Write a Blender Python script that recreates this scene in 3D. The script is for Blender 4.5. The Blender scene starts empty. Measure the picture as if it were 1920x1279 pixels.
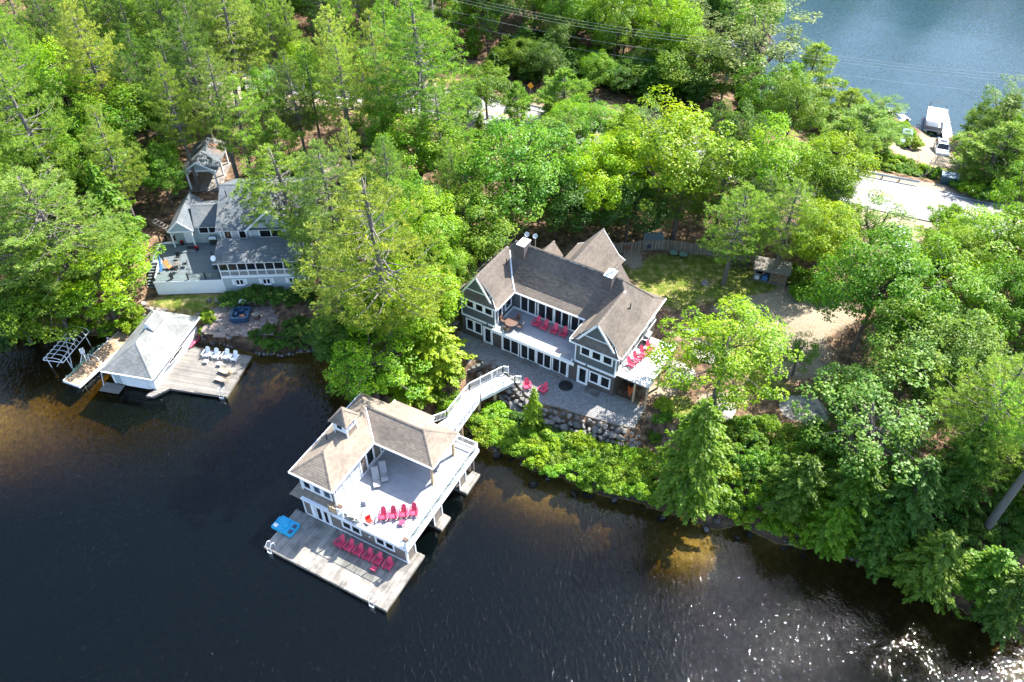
import bpy, math, random
import numpy as np
from mathutils import Vector, Matrix

# ---------------------------------------------------------------- camera, sky, sun, exposure
scene = bpy.context.scene
cam_d = bpy.data.cameras.new("camera")
cam = bpy.data.objects.new("camera", cam_d)
scene.collection.objects.link(cam)
cam.location = (0, 0, 62.0)
cam.rotation_euler = (math.radians(46.8), 0, 0)
cam_d.sensor_width = 36.0
cam_d.lens = 27.75
cam_d.clip_start = 1.0
cam_d.clip_end = 6000.0
scene.camera = cam

SUN_AZ, SUN_EL = math.radians(52.0), math.radians(49.0)      # azimuth from +Y towards +X
world = bpy.data.worlds.new("World")
scene.world = world
world.use_nodes = True
wn = world.node_tree.nodes
bg = wn["Background"]
sky = wn.new("ShaderNodeTexSky")
sky.sky_type = 'NISHITA'
sky.sun_disc = False
sky.sun_elevation = SUN_EL
sky.sun_rotation = SUN_AZ
sky.altitude = 200
sky.air_density = 1.0
sky.dust_density = 1.2
sky.ozone_density = 1.5
world.node_tree.links.new(sky.outputs[0], bg.inputs[0])
bg.inputs[1].default_value = 0.148
sun_d = bpy.data.lights.new("sun", 'SUN')
sun_d.energy = 5.0
sun_d.angle = math.radians(0.53)
sun_d.color = (1.0, 0.95, 0.86)
sun = bpy.data.objects.new("sun", sun_d)
scene.collection.objects.link(sun)
S = Vector((math.sin(SUN_AZ) * math.cos(SUN_EL), math.cos(SUN_AZ) * math.cos(SUN_EL), math.sin(SUN_EL)))
sun.rotation_euler = S.to_track_quat('Z', 'Y').to_euler()
sun.location = (80, 60, 120)
scene.view_settings.view_transform = 'Standard'
scene.view_settings.look = 'None'
scene.view_settings.exposure = 1.78
scene.view_settings.gamma = 1.0
scene.view_settings.use_curve_mapping = False
cy = scene.cycles
cy.max_bounces = 7
cy.diffuse_bounces = 3
cy.glossy_bounces = 3
cy.transmission_bounces = 3
cy.transparent_max_bounces = 8
cy.caustics_reflective = False
cy.caustics_refractive = False
cy.sample_clamp_indirect = 4.0
cy.use_denoising = True

COL = scene.collection

# ---------------------------------------------------------------- materials
def _nt(name):
    m = bpy.data.materials.new(name)
    m.use_nodes = True
    nt = m.node_tree
    nt.nodes.clear()
    out = nt.nodes.new("ShaderNodeOutputMaterial")
    return m, nt, nt.nodes, nt.links, out

def _math(nt, op, a, b=None):
    n = nt.nodes.new("ShaderNodeMath")
    n.operation = op
    for i, v in enumerate((a, b)):
        if v is None:
            continue
        if isinstance(v, (int, float)):
            n.inputs[i].default_value = v
        else:
            nt.links.new(v, n.inputs[i])
    return n.outputs[0]

def surf(name, col, rough=0.7, var=0.12, scale=2.0, fine=0.06, fscale=25.0, objrand=0.0, tone=0.0, bump=0.0, bscale=12.0,
         stretch=None, rot=0.0, metal=0.0, spec=0.4, col2=None, c2scale=0.6, c2lo=0.5, c2hi=0.62):
    """painted, wooden, mineral surfaces: base colour with broad and fine variation, optional second colour in patches"""
    m, nt, N, L, out = _nt(name)
    geo = N.new("ShaderNodeNewGeometry")
    vec = geo.outputs['Position']
    if stretch:
        mp = N.new("ShaderNodeMapping")
        mp.vector_type = 'POINT'
        mp.inputs['Rotation'].default_value = (0, 0, rot)
        mp2 = N.new("ShaderNodeMapping")
        mp2.inputs['Scale'].default_value = stretch
        L.new(vec, mp.inputs[0]); L.new(mp.outputs[0], mp2.inputs[0])
        vec = mp2.outputs[0]
    n1 = N.new("ShaderNodeTexNoise"); n1.inputs['Scale'].default_value = scale; n1.inputs['Detail'].default_value = 4
    n2 = N.new("ShaderNodeTexNoise"); n2.inputs['Scale'].default_value = fscale; n2.inputs['Detail'].default_value = 2
    L.new(vec, n1.inputs[0]); L.new(vec, n2.inputs[0])
    v = _math(nt, 'MULTIPLY_ADD', n1.outputs[0], 2 * var)
    v.node.inputs[2].default_value = 1 - var
    v2 = _math(nt, 'MULTIPLY_ADD', n2.outputs[0], 2 * fine)
    v2.node.inputs[2].default_value = 1 - fine
    v = _math(nt, 'MULTIPLY', v, v2)
    if objrand:
        oi = N.new("ShaderNodeObjectInfo")
        r = _math(nt, 'MULTIPLY_ADD', oi.outputs['Random'], 2 * objrand)
        r.node.inputs[2].default_value = 1 - objrand
        v = _math(nt, 'MULTIPLY', v, r)
    if tone:
        at = N.new("ShaderNodeAttribute"); at.attribute_name = "tone"
        r = _math(nt, 'MULTIPLY_ADD', at.outputs['Fac'], 2 * tone)
        r.node.inputs[2].default_value = 1 - tone
        v = _math(nt, 'MULTIPLY', v, r)
    base = N.new("ShaderNodeRGB"); base.outputs[0].default_value = (*col, 1)
    csock = base.outputs[0]
    if col2:
        n3 = N.new("ShaderNodeTexNoise"); n3.inputs['Scale'].default_value = c2scale; n3.inputs['Detail'].default_value = 6
        L.new(geo.outputs['Position'], n3.inputs[0])
        mr = N.new("ShaderNodeMapRange"); mr.inputs[1].default_value = c2lo; mr.inputs[2].default_value = c2hi
        L.new(n3.outputs[0], mr.inputs[0])
        mx = N.new("ShaderNodeMix"); mx.data_type = 'RGBA'
        L.new(mr.outputs[0], mx.inputs[0]); L.new(csock, mx.inputs[6]); mx.inputs[7].default_value = (*col2, 1)
        csock = mx.outputs[2]
    hs = N.new("ShaderNodeHueSaturation")
    L.new(csock, hs.inputs['Color']); L.new(v, hs.inputs['Value'])
    p = N.new("ShaderNodeBsdfPrincipled")
    L.new(hs.outputs[0], p.inputs['Base Color'])
    p.inputs['Roughness'].default_value = rough
    p.inputs['Metallic'].default_value = metal
    p.inputs['Specular IOR Level'].default_value = spec
    if bump:
        nb = N.new("ShaderNodeTexNoise"); nb.inputs['Scale'].default_value = bscale; nb.inputs['Detail'].default_value = 5
        L.new(vec, nb.inputs[0])
        b = N.new("ShaderNodeBump"); b.inputs['Strength'].default_value = bump; b.inputs['Distance'].default_value = 0.1
        L.new(nb.outputs[0], b.inputs['Height']); L.new(b.outputs[0], p.inputs['Normal'])
    L.new(p.outputs[0], out.inputs[0])
    return m

def leafmat(name, trans=0.45, gloss=0.05, rough=0.45, var=0.35, satlo=0.9):
    m, nt, N, L, out = _nt(name)
    oi = N.new("ShaderNodeObjectInfo")
    at = N.new("ShaderNodeAttribute"); at.attribute_name = "tone"
    v = _math(nt, 'MULTIPLY_ADD', at.outputs['Fac'], 2 * var); v.node.inputs[2].default_value = 1 - var
    hue = _math(nt, 'MULTIPLY_ADD', at.outputs['Fac'], -0.07); hue.node.inputs[2].default_value = 0.535
    hs = N.new("ShaderNodeHueSaturation")
    L.new(oi.outputs['Color'], hs.inputs['Color']); L.new(v, hs.inputs['Value']); L.new(hue, hs.inputs['Hue'])
    d = N.new("ShaderNodeBsdfDiffuse"); L.new(hs.outputs[0], d.inputs[0])
    t = N.new("ShaderNodeBsdfTranslucent")
    h2 = N.new("ShaderNodeHueSaturation"); h2.inputs['Hue'].default_value = 0.492; h2.inputs['Value'].default_value = 1.5; h2.inputs['Saturation'].default_value = 1.08
    L.new(hs.outputs[0], h2.inputs['Color']); L.new(h2.outputs[0], t.inputs[0])
    mx = N.new("ShaderNodeMixShader"); mx.inputs[0].default_value = trans
    L.new(d.outputs[0], mx.inputs[1]); L.new(t.outputs[0], mx.inputs[2])
    g = N.new("ShaderNodeBsdfGlossy"); g.inputs['Roughness'].default_value = rough; g.inputs['Color'].default_value = (0.9, 0.95, 0.9, 1)
    m2 = N.new("ShaderNodeMixShader"); m2.inputs[0].default_value = gloss
    L.new(mx.outputs[0], m2.inputs[1]); L.new(g.outputs[0], m2.inputs[2])
    L.new(m2.outputs[0], out.inputs[0])
    return m

def glassmat(name, tint, fac, rough=0.02):
    m, nt, N, L, out = _nt(name)
    t = N.new("ShaderNodeBsdfTransparent"); t.inputs[0].default_value = (*tint, 1)
    g = N.new("ShaderNodeBsdfGlossy"); g.inputs['Roughness'].default_value = rough
    lw = N.new("ShaderNodeLayerWeight"); lw.inputs[0].default_value = 0.5
    f = _math(nt, 'POWER', lw.outputs['Facing'], 4.0)
    f = _math(nt, 'MULTIPLY_ADD', f, 0.5); f.node.inputs[2].default_value = fac
    mx = N.new("ShaderNodeMixShader"); L.new(f, mx.inputs[0]); L.new(t.outputs[0], mx.inputs[1]); L.new(g.outputs[0], mx.inputs[2])
    L.new(mx.outputs[0], out.inputs[0])
    return m

MT = {}
MT['shingle_brown'] = surf('brown_asphalt_shingle', (0.138, 0.116, 0.098), 0.9, 0.18, 0.45, 0.14, 40, tone=0.17, spec=0.2, col2=(0.10, 0.087, 0.076), c2scale=0.35, c2lo=0.45, c2hi=0.7)
MT['shingle_grey'] = surf('grey_asphalt_shingle', (0.105, 0.122, 0.138), 0.9, 0.15, 0.8, 0.14, 40, tone=0.17, spec=0.2, col2=(0.15, 0.155, 0.15), c2scale=0.5, c2lo=0.5, c2hi=0.7)
MT['shingle_pale'] = surf('pale_grey_shingle', (0.195, 0.205, 0.205), 0.9, 0.16, 0.6, 0.12, 30, tone=0.16, spec=0.2, col2=(0.15, 0.158, 0.155), c2scale=0.5, c2lo=0.45, c2hi=0.65)
MT['shingle_tan'] = surf('tan_asphalt_shingle', (0.225, 0.185, 0.147), 0.9, 0.16, 0.45, 0.14, 40, tone=0.17, spec=0.2, col2=(0.155, 0.13, 0.108), c2scale=0.35, c2lo=0.45, c2hi=0.7)
MT['wet_rock'] = surf('dark_wet_rock', (0.075, 0.07, 0.066), 0.45, 0.3, 1.2, 0.2, 10, objrand=0.35, bump=0.6, bscale=5)
MT['white'] = surf('white_paint', (0.78, 0.79, 0.80), 0.55, 0.04, 1.5, 0.03, 20)
MT['soffit'] = surf('white_soffit', (0.72, 0.73, 0.74), 0.6, 0.05, 1.5, 0.03, 20)
MT['siding_slate'] = surf('slate_blue_siding', (0.085, 0.10, 0.105), 0.65, 0.08, 1.0, 0.05, 30, stretch=(0.15, 0.15, 9.0), bump=0.25, bscale=1.0)
MT['siding_brown'] = surf('dark_brown_siding', (0.085, 0.075, 0.07), 0.65, 0.08, 1.0, 0.05, 30, stretch=(0.15, 0.15, 9.0), bump=0.25, bscale=1.0)
MT['siding_taupe'] = surf('taupe_siding', (0.17, 0.145, 0.125), 0.7, 0.08, 1.0, 0.05, 30, stretch=(0.15, 0.15, 9.0), bump=0.25, bscale=1.0)
MT['siding_grey'] = surf('pale_sage_siding', (0.36, 0.415, 0.43), 0.65, 0.06, 1.0, 0.04, 30, stretch=(0.15, 0.15, 8.0), bump=0.2, bscale=1.0)
MT['window'] = surf('dark_window_glass', (0.012, 0.015, 0.017), 0.06, 0.5, 0.8, 0.1, 4, spec=0.6)
MT['curtain'] = surf('pale_curtain_behind_glass', (0.45, 0.47, 0.48), 0.3, 0.15, 3.0, 0.05, 20, spec=0.6)
MT['deck_grey'] = surf('grey_composite_decking', (0.31, 0.32, 0.34), 0.55, 0.14, 0.9, 0.08, 14, objrand=0.09, spec=0.4, col2=(0.25, 0.25, 0.25), c2scale=1.3, c2lo=0.52, c2hi=0.7)
MT['deck_white'] = surf('pale_deck_coating', (0.50, 0.50, 0.51), 0.6, 0.12, 0.9, 0.06, 14, objrand=0.06, col2=(0.40, 0.395, 0.385), c2scale=1.2, c2lo=0.52, c2hi=0.7)
MT['deck_blue'] = surf('slate_grey_deck_boards', (0.13, 0.155, 0.17), 0.6, 0.1, 1.0, 0.05, 30, objrand=0.08)
MT['dock_wood'] = surf('weathered_dock_wood', (0.26, 0.24, 0.212), 0.85, 0.42, 1.2, 0.2, 9, objrand=0.22, stretch=(1, 0.12, 1), rot=0.485, bump=0.3, col2=(0.13, 0.12, 0.11), c2scale=0.9, c2lo=0.45, c2hi=0.68)
MT['dock_wood2'] = surf('silvered_dock_wood', (0.195, 0.182, 0.165), 0.85, 0.42, 1.2, 0.2, 9, objrand=0.2, stretch=(0.12, 1, 1), rot=0.21, bump=0.3, col2=(0.15, 0.143, 0.135), c2scale=0.8, c2lo=0.45, c2hi=0.68)
MT['dock_tan'] = surf('tan_dock_wood', (0.40, 0.28, 0.18), 0.85, 0.3, 1.2, 0.2, 9, objrand=0.2, col2=(0.23, 0.15, 0.09), c2scale=1.2, c2lo=0.45, c2hi=0.62)
MT['post_wood'] = surf('tan_timber_post', (0.42, 0.31, 0.20), 0.8, 0.2, 2, 0.15, 12, stretch=(3, 3, 0.4))
MT['fence_wood'] = surf('weathered_fence_wood', (0.25, 0.215, 0.18), 0.9, 0.2, 2, 0.15, 12, objrand=0.2)
MT['old_wood'] = surf('old_grey_timber', (0.18, 0.165, 0.145), 0.9, 0.25, 2, 0.2, 12)
MT['red_chair'] = surf('pinkish_red_plastic', (0.60, 0.052, 0.115), 0.45, 0.06, 3, 0.03, 20, objrand=0.16)
MT['orange_red'] = surf('bright_red_plastic', (0.75, 0.03, 0.02), 0.4, 0.05, 3, 0.02, 20)
MT['white_chair'] = surf('white_chair_plastic', (0.78, 0.80, 0.82), 0.5, 0.04, 3, 0.02, 20)
MT['metal_white'] = surf('white_metal_tube', (0.72, 0.74, 0.76), 0.35, 0.05, 3, 0.03, 20)
MT['alu'] = surf('aluminium', (0.55, 0.57, 0.59), 0.35, 0.1, 3, 0.05, 20, metal=0.7)
MT['dark_metal'] = surf('dark_metal', (0.03, 0.03, 0.033), 0.45, 0.15, 3, 0.05, 20)
MT['black'] = surf('black_plastic', (0.015, 0.015, 0.018), 0.5, 0.15, 3, 0.05, 20)
MT['bronze'] = surf('bronze_brown_metal', (0.12, 0.07, 0.05), 0.5, 0.15, 3, 0.05, 20)
MT['grey_fabric'] = surf('grey_sling_fabric', (0.33, 0.33, 0.33), 0.8, 0.1, 3, 0.05, 40)
MT['tan_top'] = surf('tan_tabletop', (0.50, 0.40, 0.30), 0.6, 0.1, 3, 0.05, 40)
MT['blue_plastic'] = surf('turquoise_blue_plastic', (0.02, 0.38, 0.60), 0.4, 0.08, 1.5, 0.03, 20)
MT['navy'] = surf('navy_moulded_plastic', (0.02, 0.055, 0.11), 0.3, 0.2, 3, 0.1, 10, spec=0.6)
MT['orange'] = surf('orange_fabric', (0.75, 0.16, 0.04), 0.7, 0.1, 3, 0.05, 20)
MT['blue_cloth'] = surf('blue_canvas', (0.06, 0.17, 0.36), 0.8, 0.15, 3, 0.05, 20)
MT['chimney'] = surf('dark_chimney_siding', (0.10, 0.085, 0.08), 0.8, 0.1, 2, 0.1, 20, stretch=(0.3, 0.3, 7), bump=0.25, bscale=1.2)
MT['rock'] = surf('grey_granite', (0.185, 0.168, 0.155), 0.85, 0.3, 1.2, 0.22, 10, objrand=0.36, bump=0.6, bscale=5, col2=(0.12, 0.115, 0.11), c2scale=1.5, c2lo=0.45, c2hi=0.6)
MT['bedrock'] = surf('lichened_bedrock', (0.30, 0.275, 0.25), 0.9, 0.3, 0.8, 0.2, 8, bump=0.8, bscale=2.5, col2=(0.13, 0.125, 0.12), c2scale=1.1, c2lo=0.46, c2hi=0.6)
MT['paver'] = surf('grey_concrete_paver', (0.215, 0.218, 0.225), 0.85, 0.15, 0.8, 0.12, 20, tone=0.22)
MT['flagstone'] = surf('pinkish_flagstone', (0.20, 0.165, 0.152), 0.85, 0.25, 1, 0.15, 12, objrand=0.2)
MT['bark'] = surf('grey_brown_bark', (0.13, 0.11, 0.095), 0.95, 0.3, 1.5, 0.25, 14, stretch=(3, 3, 0.5), bump=0.8, bscale=5)
MT['pine_bark'] = surf('pine_bark', (0.15, 0.135, 0.125), 0.95, 0.3, 1.5, 0.25, 14, stretch=(3, 3, 0.5), bump=0.8, bscale=5)
MT['dead_wood'] = surf('bleached_dead_wood', (0.36, 0.34, 0.32), 0.9, 0.2, 2, 0.15, 14)
MT['leaf'] = leafmat('broad_leaf', 0.45, 0.016, 0.45, 0.42)
MT['needle'] = leafmat('pine_needle', 0.48, 0.012, 0.5, 0.38)
MT['grass'] = leafmat('grass_blade', 0.35, 0.02, 0.5, 0.4)
MT['asphalt'] = surf('sun_bleached_asphalt', (0.235, 0.231, 0.227), 0.9, 0.08, 0.3, 0.08, 8, col2=(0.195, 0.191, 0.187), c2scale=0.2, c2lo=0.45, c2hi=0.6)
MT['line_white'] = surf('white_road_paint', (0.72, 0.72, 0.70), 0.7, 0.1, 1, 0.1, 10)
MT['line_yellow'] = surf('yellow_road_paint', (0.62, 0.45, 0.10), 0.7, 0.1, 1, 0.1, 10)
MT['galv'] = surf('galvanised_steel', (0.45, 0.47, 0.49), 0.4, 0.1, 2, 0.05, 20, metal=0.5)
MT['sign_yellow'] = surf('orange_yellow_sign', (0.85, 0.36, 0.01), 0.5, 0.03, 2, 0.02, 20)
MT['car_silver'] = surf('silver_car_paint', (0.55, 0.57, 0.60), 0.2, 0.03, 1, 0.02, 20, metal=0.5, spec=0.6)
MT['car_white'] = surf('pale_car_paint', (0.66, 0.70, 0.72), 0.2, 0.03, 1, 0.02, 20, spec=0.6)
MT['car_blue'] = surf('blue_grey_car_paint', (0.30, 0.37, 0.45), 0.2, 0.03, 1, 0.02, 20, metal=0.4, spec=0.6)
MT['glass_rail'] = glassmat('balcony_glass', (0.93, 0.965, 0.945), 0.025)
MT['mesh_black'] = surf('black_rubber', (0.02, 0.02, 0.02), 0.8, 0.1, 2, 0.05, 20)
MT['log'] = surf('split_firewood', (0.32, 0.22, 0.14), 0.9, 0.25, 2, 0.2, 14, objrand=0.3)
MT['red_leafy'] = surf('red_flowers', (0.5, 0.01, 0.02), 0.8, 0.2, 2, 0.2, 14)
MT['bin_blue'] = surf('dark_teal_steel', (0.04, 0.10, 0.14), 0.5, 0.1, 2, 0.05, 20)
MT['green_net'] = surf('green_netting', (0.14, 0.24, 0.17), 0.9, 0.3, 3, 0.2, 14)
MT['wicker'] = surf('dry_wicker', (0.42, 0.33, 0.23), 0.9, 0.25, 3, 0.2, 14)
MT['star'] = surf('dark_blue_star_metal', (0.03, 0.045, 0.10), 0.5, 0.1, 2, 0.05, 20)
MT['rust'] = surf('rusty_wreath', (0.22, 0.10, 0.06), 0.8, 0.2, 4, 0.1, 20)
MT['wire'] = surf('pale_cable', (0.27, 0.28, 0.30), 0.5, 0.02, 1, 0.02, 5)
MT['litter'] = surf('fallen_pine_needles', (0.33, 0.15, 0.07), 0.95, 0.3, 2, 0.2, 14)

# ---------------------------------------------------------------- mesh helpers
class MB:
    """collects faces; obj() links them as one mesh object"""
    def __init__(s, zo=0.0):
        s.v = []; s.f = []; s.m = []; s.t = []; s.zo = zo
    def add(s, verts, faces, m=0, tone=0.5, T=None):
        b = len(s.v)
        for p in verts:
            p = Vector(p)
            if T is not None:
                p = T @ p
            s.v.append((p.x, p.y, p.z - s.zo)); s.t.append(tone)
        for f in faces:
            s.f.append([i + b for i in f]); s.m.append(m)
    def box(s, x0, x1, y0, y1, z0, z1, m=0, T=None, tone=0.5):
        s.add([(x0, y0, z0), (x1, y0, z0), (x1, y1, z0), (x0, y1, z0), (x0, y0, z1), (x1, y0, z1), (x1, y1, z1), (x0, y1, z1)],
              [(3, 2, 1, 0), (4, 5, 6, 7), (0, 1, 5, 4), (1, 2, 6, 5), (2, 3, 7, 6), (3, 0, 4, 7)], m, tone, T)
    def bar(s, a, b, w, h, m=0):
        """rectangular bar from a to b"""
        a, b = Vector(a), Vector(b)
        d = b - a
        L = d.length
        if L < 1e-6:
            return
        q = d.to_track_quat('X', 'Z').to_matrix().to_4x4()
        s.box(0, L, -w / 2, w / 2, -h / 2, h / 2, m, Matrix.Translation(a) @ q)
    def tube(s, pts, r, n=6, m=0, cap=True):
        pts = [Vector(p) for p in pts]
        rs = r if isinstance(r, (list, tuple)) else [r] * len(pts)
        rings = []
        prev = None
        for i, p in enumerate(pts):
            d = (pts[min(i + 1, len(pts) - 1)] - pts[max(i - 1, 0)]).normalized()
            if prev is None:
                x = d.orthogonal().normalized()
            else:
                x = (prev - d * prev.dot(d))
                x = x.normalized() if x.length > 1e-5 else d.orthogonal().normalized()
            prev = x
            y = d.cross(x)
            rings.append([p + (x * math.cos(2 * math.pi * k / n) + y * math.sin(2 * math.pi * k / n)) * rs[i] for k in range(n)])
        V = [q for ring in rings for q in ring]
        F = []
        for i in range(len(pts) - 1):
            for k in range(n):
                F.append((i * n + k, i * n + (k + 1) % n, (i + 1) * n + (k + 1) % n, (i + 1) * n + k))
        if cap:
            F.append(tuple(range(n - 1, -1, -1)))
            F.append(tuple((len(pts) - 1) * n + k for k in range(n)))
        s.add(V, F, m)
    def prism(s, poly, z0, z1, m=0, T=None):
        n = len(poly)
        V = [(p[0], p[1], z0) for p in poly] + [(p[0], p[1], z1) for p in poly]
        F = [tuple(range(n - 1, -1, -1)), tuple(range(n, 2 * n))] + [(i, (i + 1) % n, n + (i + 1) % n, n + i) for i in range(n)]
        s.add(V, F, m, 0.5, T)
    def slab(s, poly, t, mtop=0, mside=1):
        """polygon in space, thickened downwards along its normal"""
        P = [Vector(p) for p in poly]
        n = Vector((0, 0, 0))
        for i in range(len(P)):
            n += P[i].cross(P[(i + 1) % len(P)])
        n.normalize()
        if n.z < 0:
            P.reverse(); n = -n
        k = len(P)
        s.add(P, [tuple(range(k))], mtop)
        Q = [p - n * t for p in P]
        s.add(P + Q, [tuple(range(2 * k - 1, k - 1, -1))] + [(i, k + i, k + (i + 1) % k, (i + 1) % k) for i in range(k)], mside)
    def lathe(s, prof, n=12, m=0, c=(0, 0, 0)):
        V = []
        for r, z in prof:
            for k in range(n):
                V.append((c[0] + r * math.cos(2 * math.pi * k / n), c[1] + r * math.sin(2 * math.pi * k / n), c[2] + z))
        F = []
        for i in range(len(prof) - 1):
            for k in range(n):
                F.append((i * n + k, i * n + (k + 1) % n, (i + 1) * n + (k + 1) % n, (i + 1) * n + k))
        F.append(tuple(range(n - 1, -1, -1)))
        F.append(tuple((len(prof) - 1) * n + k for k in range(n)))
        s.add(V, F, m)
    def mesh(s, name, mats, smooth=False):
        me = bpy.data.meshes.new(name)
        me.from_pydata(s.v, [], s.f)
        for x in (mats if isinstance(mats, (list, tuple)) else [mats]):
            me.materials.append(MT[x] if isinstance(x, str) else x)
        me.polygons.foreach_set('material_index', s.m)
        if smooth:
            me.polygons.foreach_set('use_smooth', [True] * len(s.f))
        a = me.attributes.new('tone', 'FLOAT', 'POINT')
        a.data.foreach_set('value', s.t)
        me.update()
        return me
    def obj(s, name, mats, parent=None, smooth=False, stuff=False):
        o = bpy.data.objects.new(name, s.mesh(name, mats, smooth))
        COL.objects.link(o)
        if parent is not None:
            o.parent = parent
        if stuff:
            o['kind'] = 'stuff'
        return o

def tag(o, label=None, cat=None, group=None, kind=None):
    if label: o['label'] = label
    if cat: o['category'] = cat
    if group: o['group'] = group
    if kind: o['kind'] = kind
    return o

def thing(name, label, cat, loc=(0, 0, 0), rz=0.0, group=None):
    o = bpy.data.objects.new(name, None)
    o.empty_display_size = 0.3
    COL.objects.link(o)
    o.location = loc
    o.rotation_euler = (0, 0, rz)
    return tag(o, label, cat, group)

def link_copy(o, parent, name=None):
    c = o.copy()
    COL.objects.link(c)
    c.parent = parent
    return c

KIDS = {}
def dup(root, loc, rz, label=None, group=None, scale=None):
    """copy of a thing with copies of its parts and sub-parts, sharing mesh data"""
    r = root.copy()
    COL.objects.link(r)
    r.location = loc
    r.rotation_euler = (0, 0, rz)
    if scale: r.scale = scale
    if label: r['label'] = label
    if group: r['group'] = group
    for ch in root.children:
        c = link_copy(ch, r)
        for g in ch.children:
            link_copy(g, c)
    return r

class Fr:
    """a local frame on the ground: u along the front, v towards the back"""
    def __init__(s, x, y, yaw):
        s.x, s.y, s.yaw = x, y, yaw
        s.c, s.s = math.cos(yaw), math.sin(yaw)
    def w(s, u, v, z=0.0):
        return Vector((s.x + u * s.c - v * s.s, s.y + u * s.s + v * s.c, z))
HF = Fr(-5.3768, 63.931, -0.5502)
BF = Fr(-10.5043, 32.6572, -0.4849)
CF = Fr(-33.67, 71.74, 0.0559)
SF = Fr(-37.61, 57.35, -0.2121)
# TERRAIN BEGIN
SHORE = [(-3000, 95), (-300, 80), (-120, 72), (-75, 69), (-59, 66.9), (-52, 67.2), (-46, 67.2), (-41, 66.5), (-37.2, 66.3), (-36, 65.2), (-32, 64.6), (-29, 63.9), (-25.2, 63.8),
         (-22.4, 64.6), (-20, 63.5), (-18.6, 60), (-17, 57.5), (-13, 55.8), (-9, 54.6), (-5, 53), (-3.6, 51), (-1.06, 49.9), (2.1, 47.9), (4.6, 46.6), (8.6, 44.7), (12, 43.8),
         (15.4, 42.5), (18.6, 41.4), (22.4, 40.5), (25.9, 39.1), (30.3, 38), (33.4, 35.9), (37.3, 33.2), (42, 30.8), (55, 24), (90, 10), (300, -60), (3000, -400), (3000, -3000), (-3000, -3000)]
FARL = [(40, 121.6), (44, 120.8), (52, 120.3), (58, 121), (62.5, 119.5), (64.5, 115.5), (66, 112.5), (68, 112.2), (70.5, 113.4), (75, 114), (82, 114), (110, 112), (200, 105), (3000, 60),
        (3000, 260), (300, 200), (140, 186), (105, 182), (85, 190), (66, 196), (58, 186), (55, 170), (51, 155), (45, 138)]
HPTS = np.array([(5, 62, 3.3), (-2, 70, 3.8), (12, 72, 3.7), (22, 66, 3.6), (28, 70, 4.1), (22, 75, 3.8), (16, 79, 4.0), (25, 60, 3.0), (35, 66, 4.3), (16, 54, 2.6), (22, 52, 2.8), (29, 53, 3.0), (20, 58, 3.0),
                 (30, 47, 2.6), (40, 45, 3.5), (60, 50, 5), (42, 75, 4.8), (60, 70, 6), (90, 60, 7), (-60, 122, 6.5), (-8, 113, 5.5), (20, 101, 5), (47, 90, 5), (62, 83, 5), (90, 72, 5.5), (150, 50, 8),
                 (60, 104, 2.4), (64, 107, 1.7), (55, 100, 3.5), (70, 98, 3.2), (0, 130, 5.0), (0, 160, 6.5), (-50, 150, 9), (-110, 125, 10), (-110, 180, 14), (20, 130, 3.5), (-60, 200, 12),
                 (-37, 70.8, 2.5), (-29, 71, 2.55), (-36, 68, 1.9), (-31, 68, 1.9), (-30, 84, 5.2), (-38, 89, 5.8), (-38, 95, 6.2), (-50, 73, 3.5), (-62, 85, 6.5), (-85, 90, 8), (-46, 80, 4.6), (-20, 66, 2.4),
                 (-13, 64, 2.8), (-14, 75, 4.6), (0, 85, 4.6), (15, 88, 4.6), (-20, 92, 5.6), (-30, 110, 6.5), (35, 82, 4.7)])
def _poly_sd(poly, x, y):
    """signed distance to a polygon, negative inside"""
    d2 = np.full(x.shape, 1e18)
    ins = np.zeros(x.shape, bool)
    n = len(poly)
    for i in range(n):
        x0, y0 = poly[i]; x1, y1 = poly[(i + 1) % n]
        ex, ey = x1 - x0, y1 - y0
        t = np.clip(((x - x0) * ex + (y - y0) * ey) / (ex * ex + ey * ey), 0, 1)
        d2 = np.minimum(d2, (x - x0 - t * ex) ** 2 + (y - y0 - t * ey) ** 2)
        c = (y0 > y) != (y1 > y)
        xi = x0 + (y - y0) * ex / (ey if abs(ey) > 1e-12 else 1e-12)
        ins ^= c & (x < xi)
    d = np.sqrt(d2)
    return np.where(ins, -d, d)
def _hash_noise(x, y, s, seed=0):
    """smooth value noise"""
    x = x / s + seed * 17.3; y = y / s + seed * 9.1
    xi = np.floor(x); yi = np.floor(y); fx = x - xi; fy = y - yi
    fx = fx * fx * (3 - 2 * fx); fy = fy * fy * (3 - 2 * fy)
    def h(a, b):
        v = np.sin(a * 127.1 + b * 311.7 + seed * 74.7) * 43758.5453
        return v - np.floor(v)
    return (h(xi, yi) * (1 - fx) + h(xi + 1, yi) * fx) * (1 - fy) + (h(xi, yi + 1) * (1 - fx) + h(xi + 1, yi + 1) * fx) * fy
def _local(x, y, fx, fy, yaw):
    c, s = math.cos(yaw), math.sin(yaw)
    return (x - fx) * c + (y - fy) * s, -(x - fx) * s + (y - fy) * c
def _rect_d(u, v, u0, u1, v0, v1):
    dx = np.maximum(np.maximum(u0 - u, u - u1), 0); dy = np.maximum(np.maximum(v0 - v, v - v1), 0)
    return np.hypot(dx, dy)
PATIO = [(-0.5, 1.0), (-0.3, -1.2), (1.4, -2.4), (4.2, -2.6), (5.2, -2.3), (6.6, -2.6), (8.6, -3.3), (10.6, -4.4), (12.3, -4.75), (14.3, -4.1), (16.4, -3.9), (19.9, -3.2), (21.9, -2.75), (21.75, 0.4), (18.3, 0.4), (18.2, 1.0)]
ROAD = [(-160, 131), (-110, 127), (-60, 123), (-30, 119.5), (-7, 112.7), (5, 107.6), (20, 101.3), (50.5, 88.0), (65, 81.5), (95, 68), (150, 45), (260, 0)]
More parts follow.
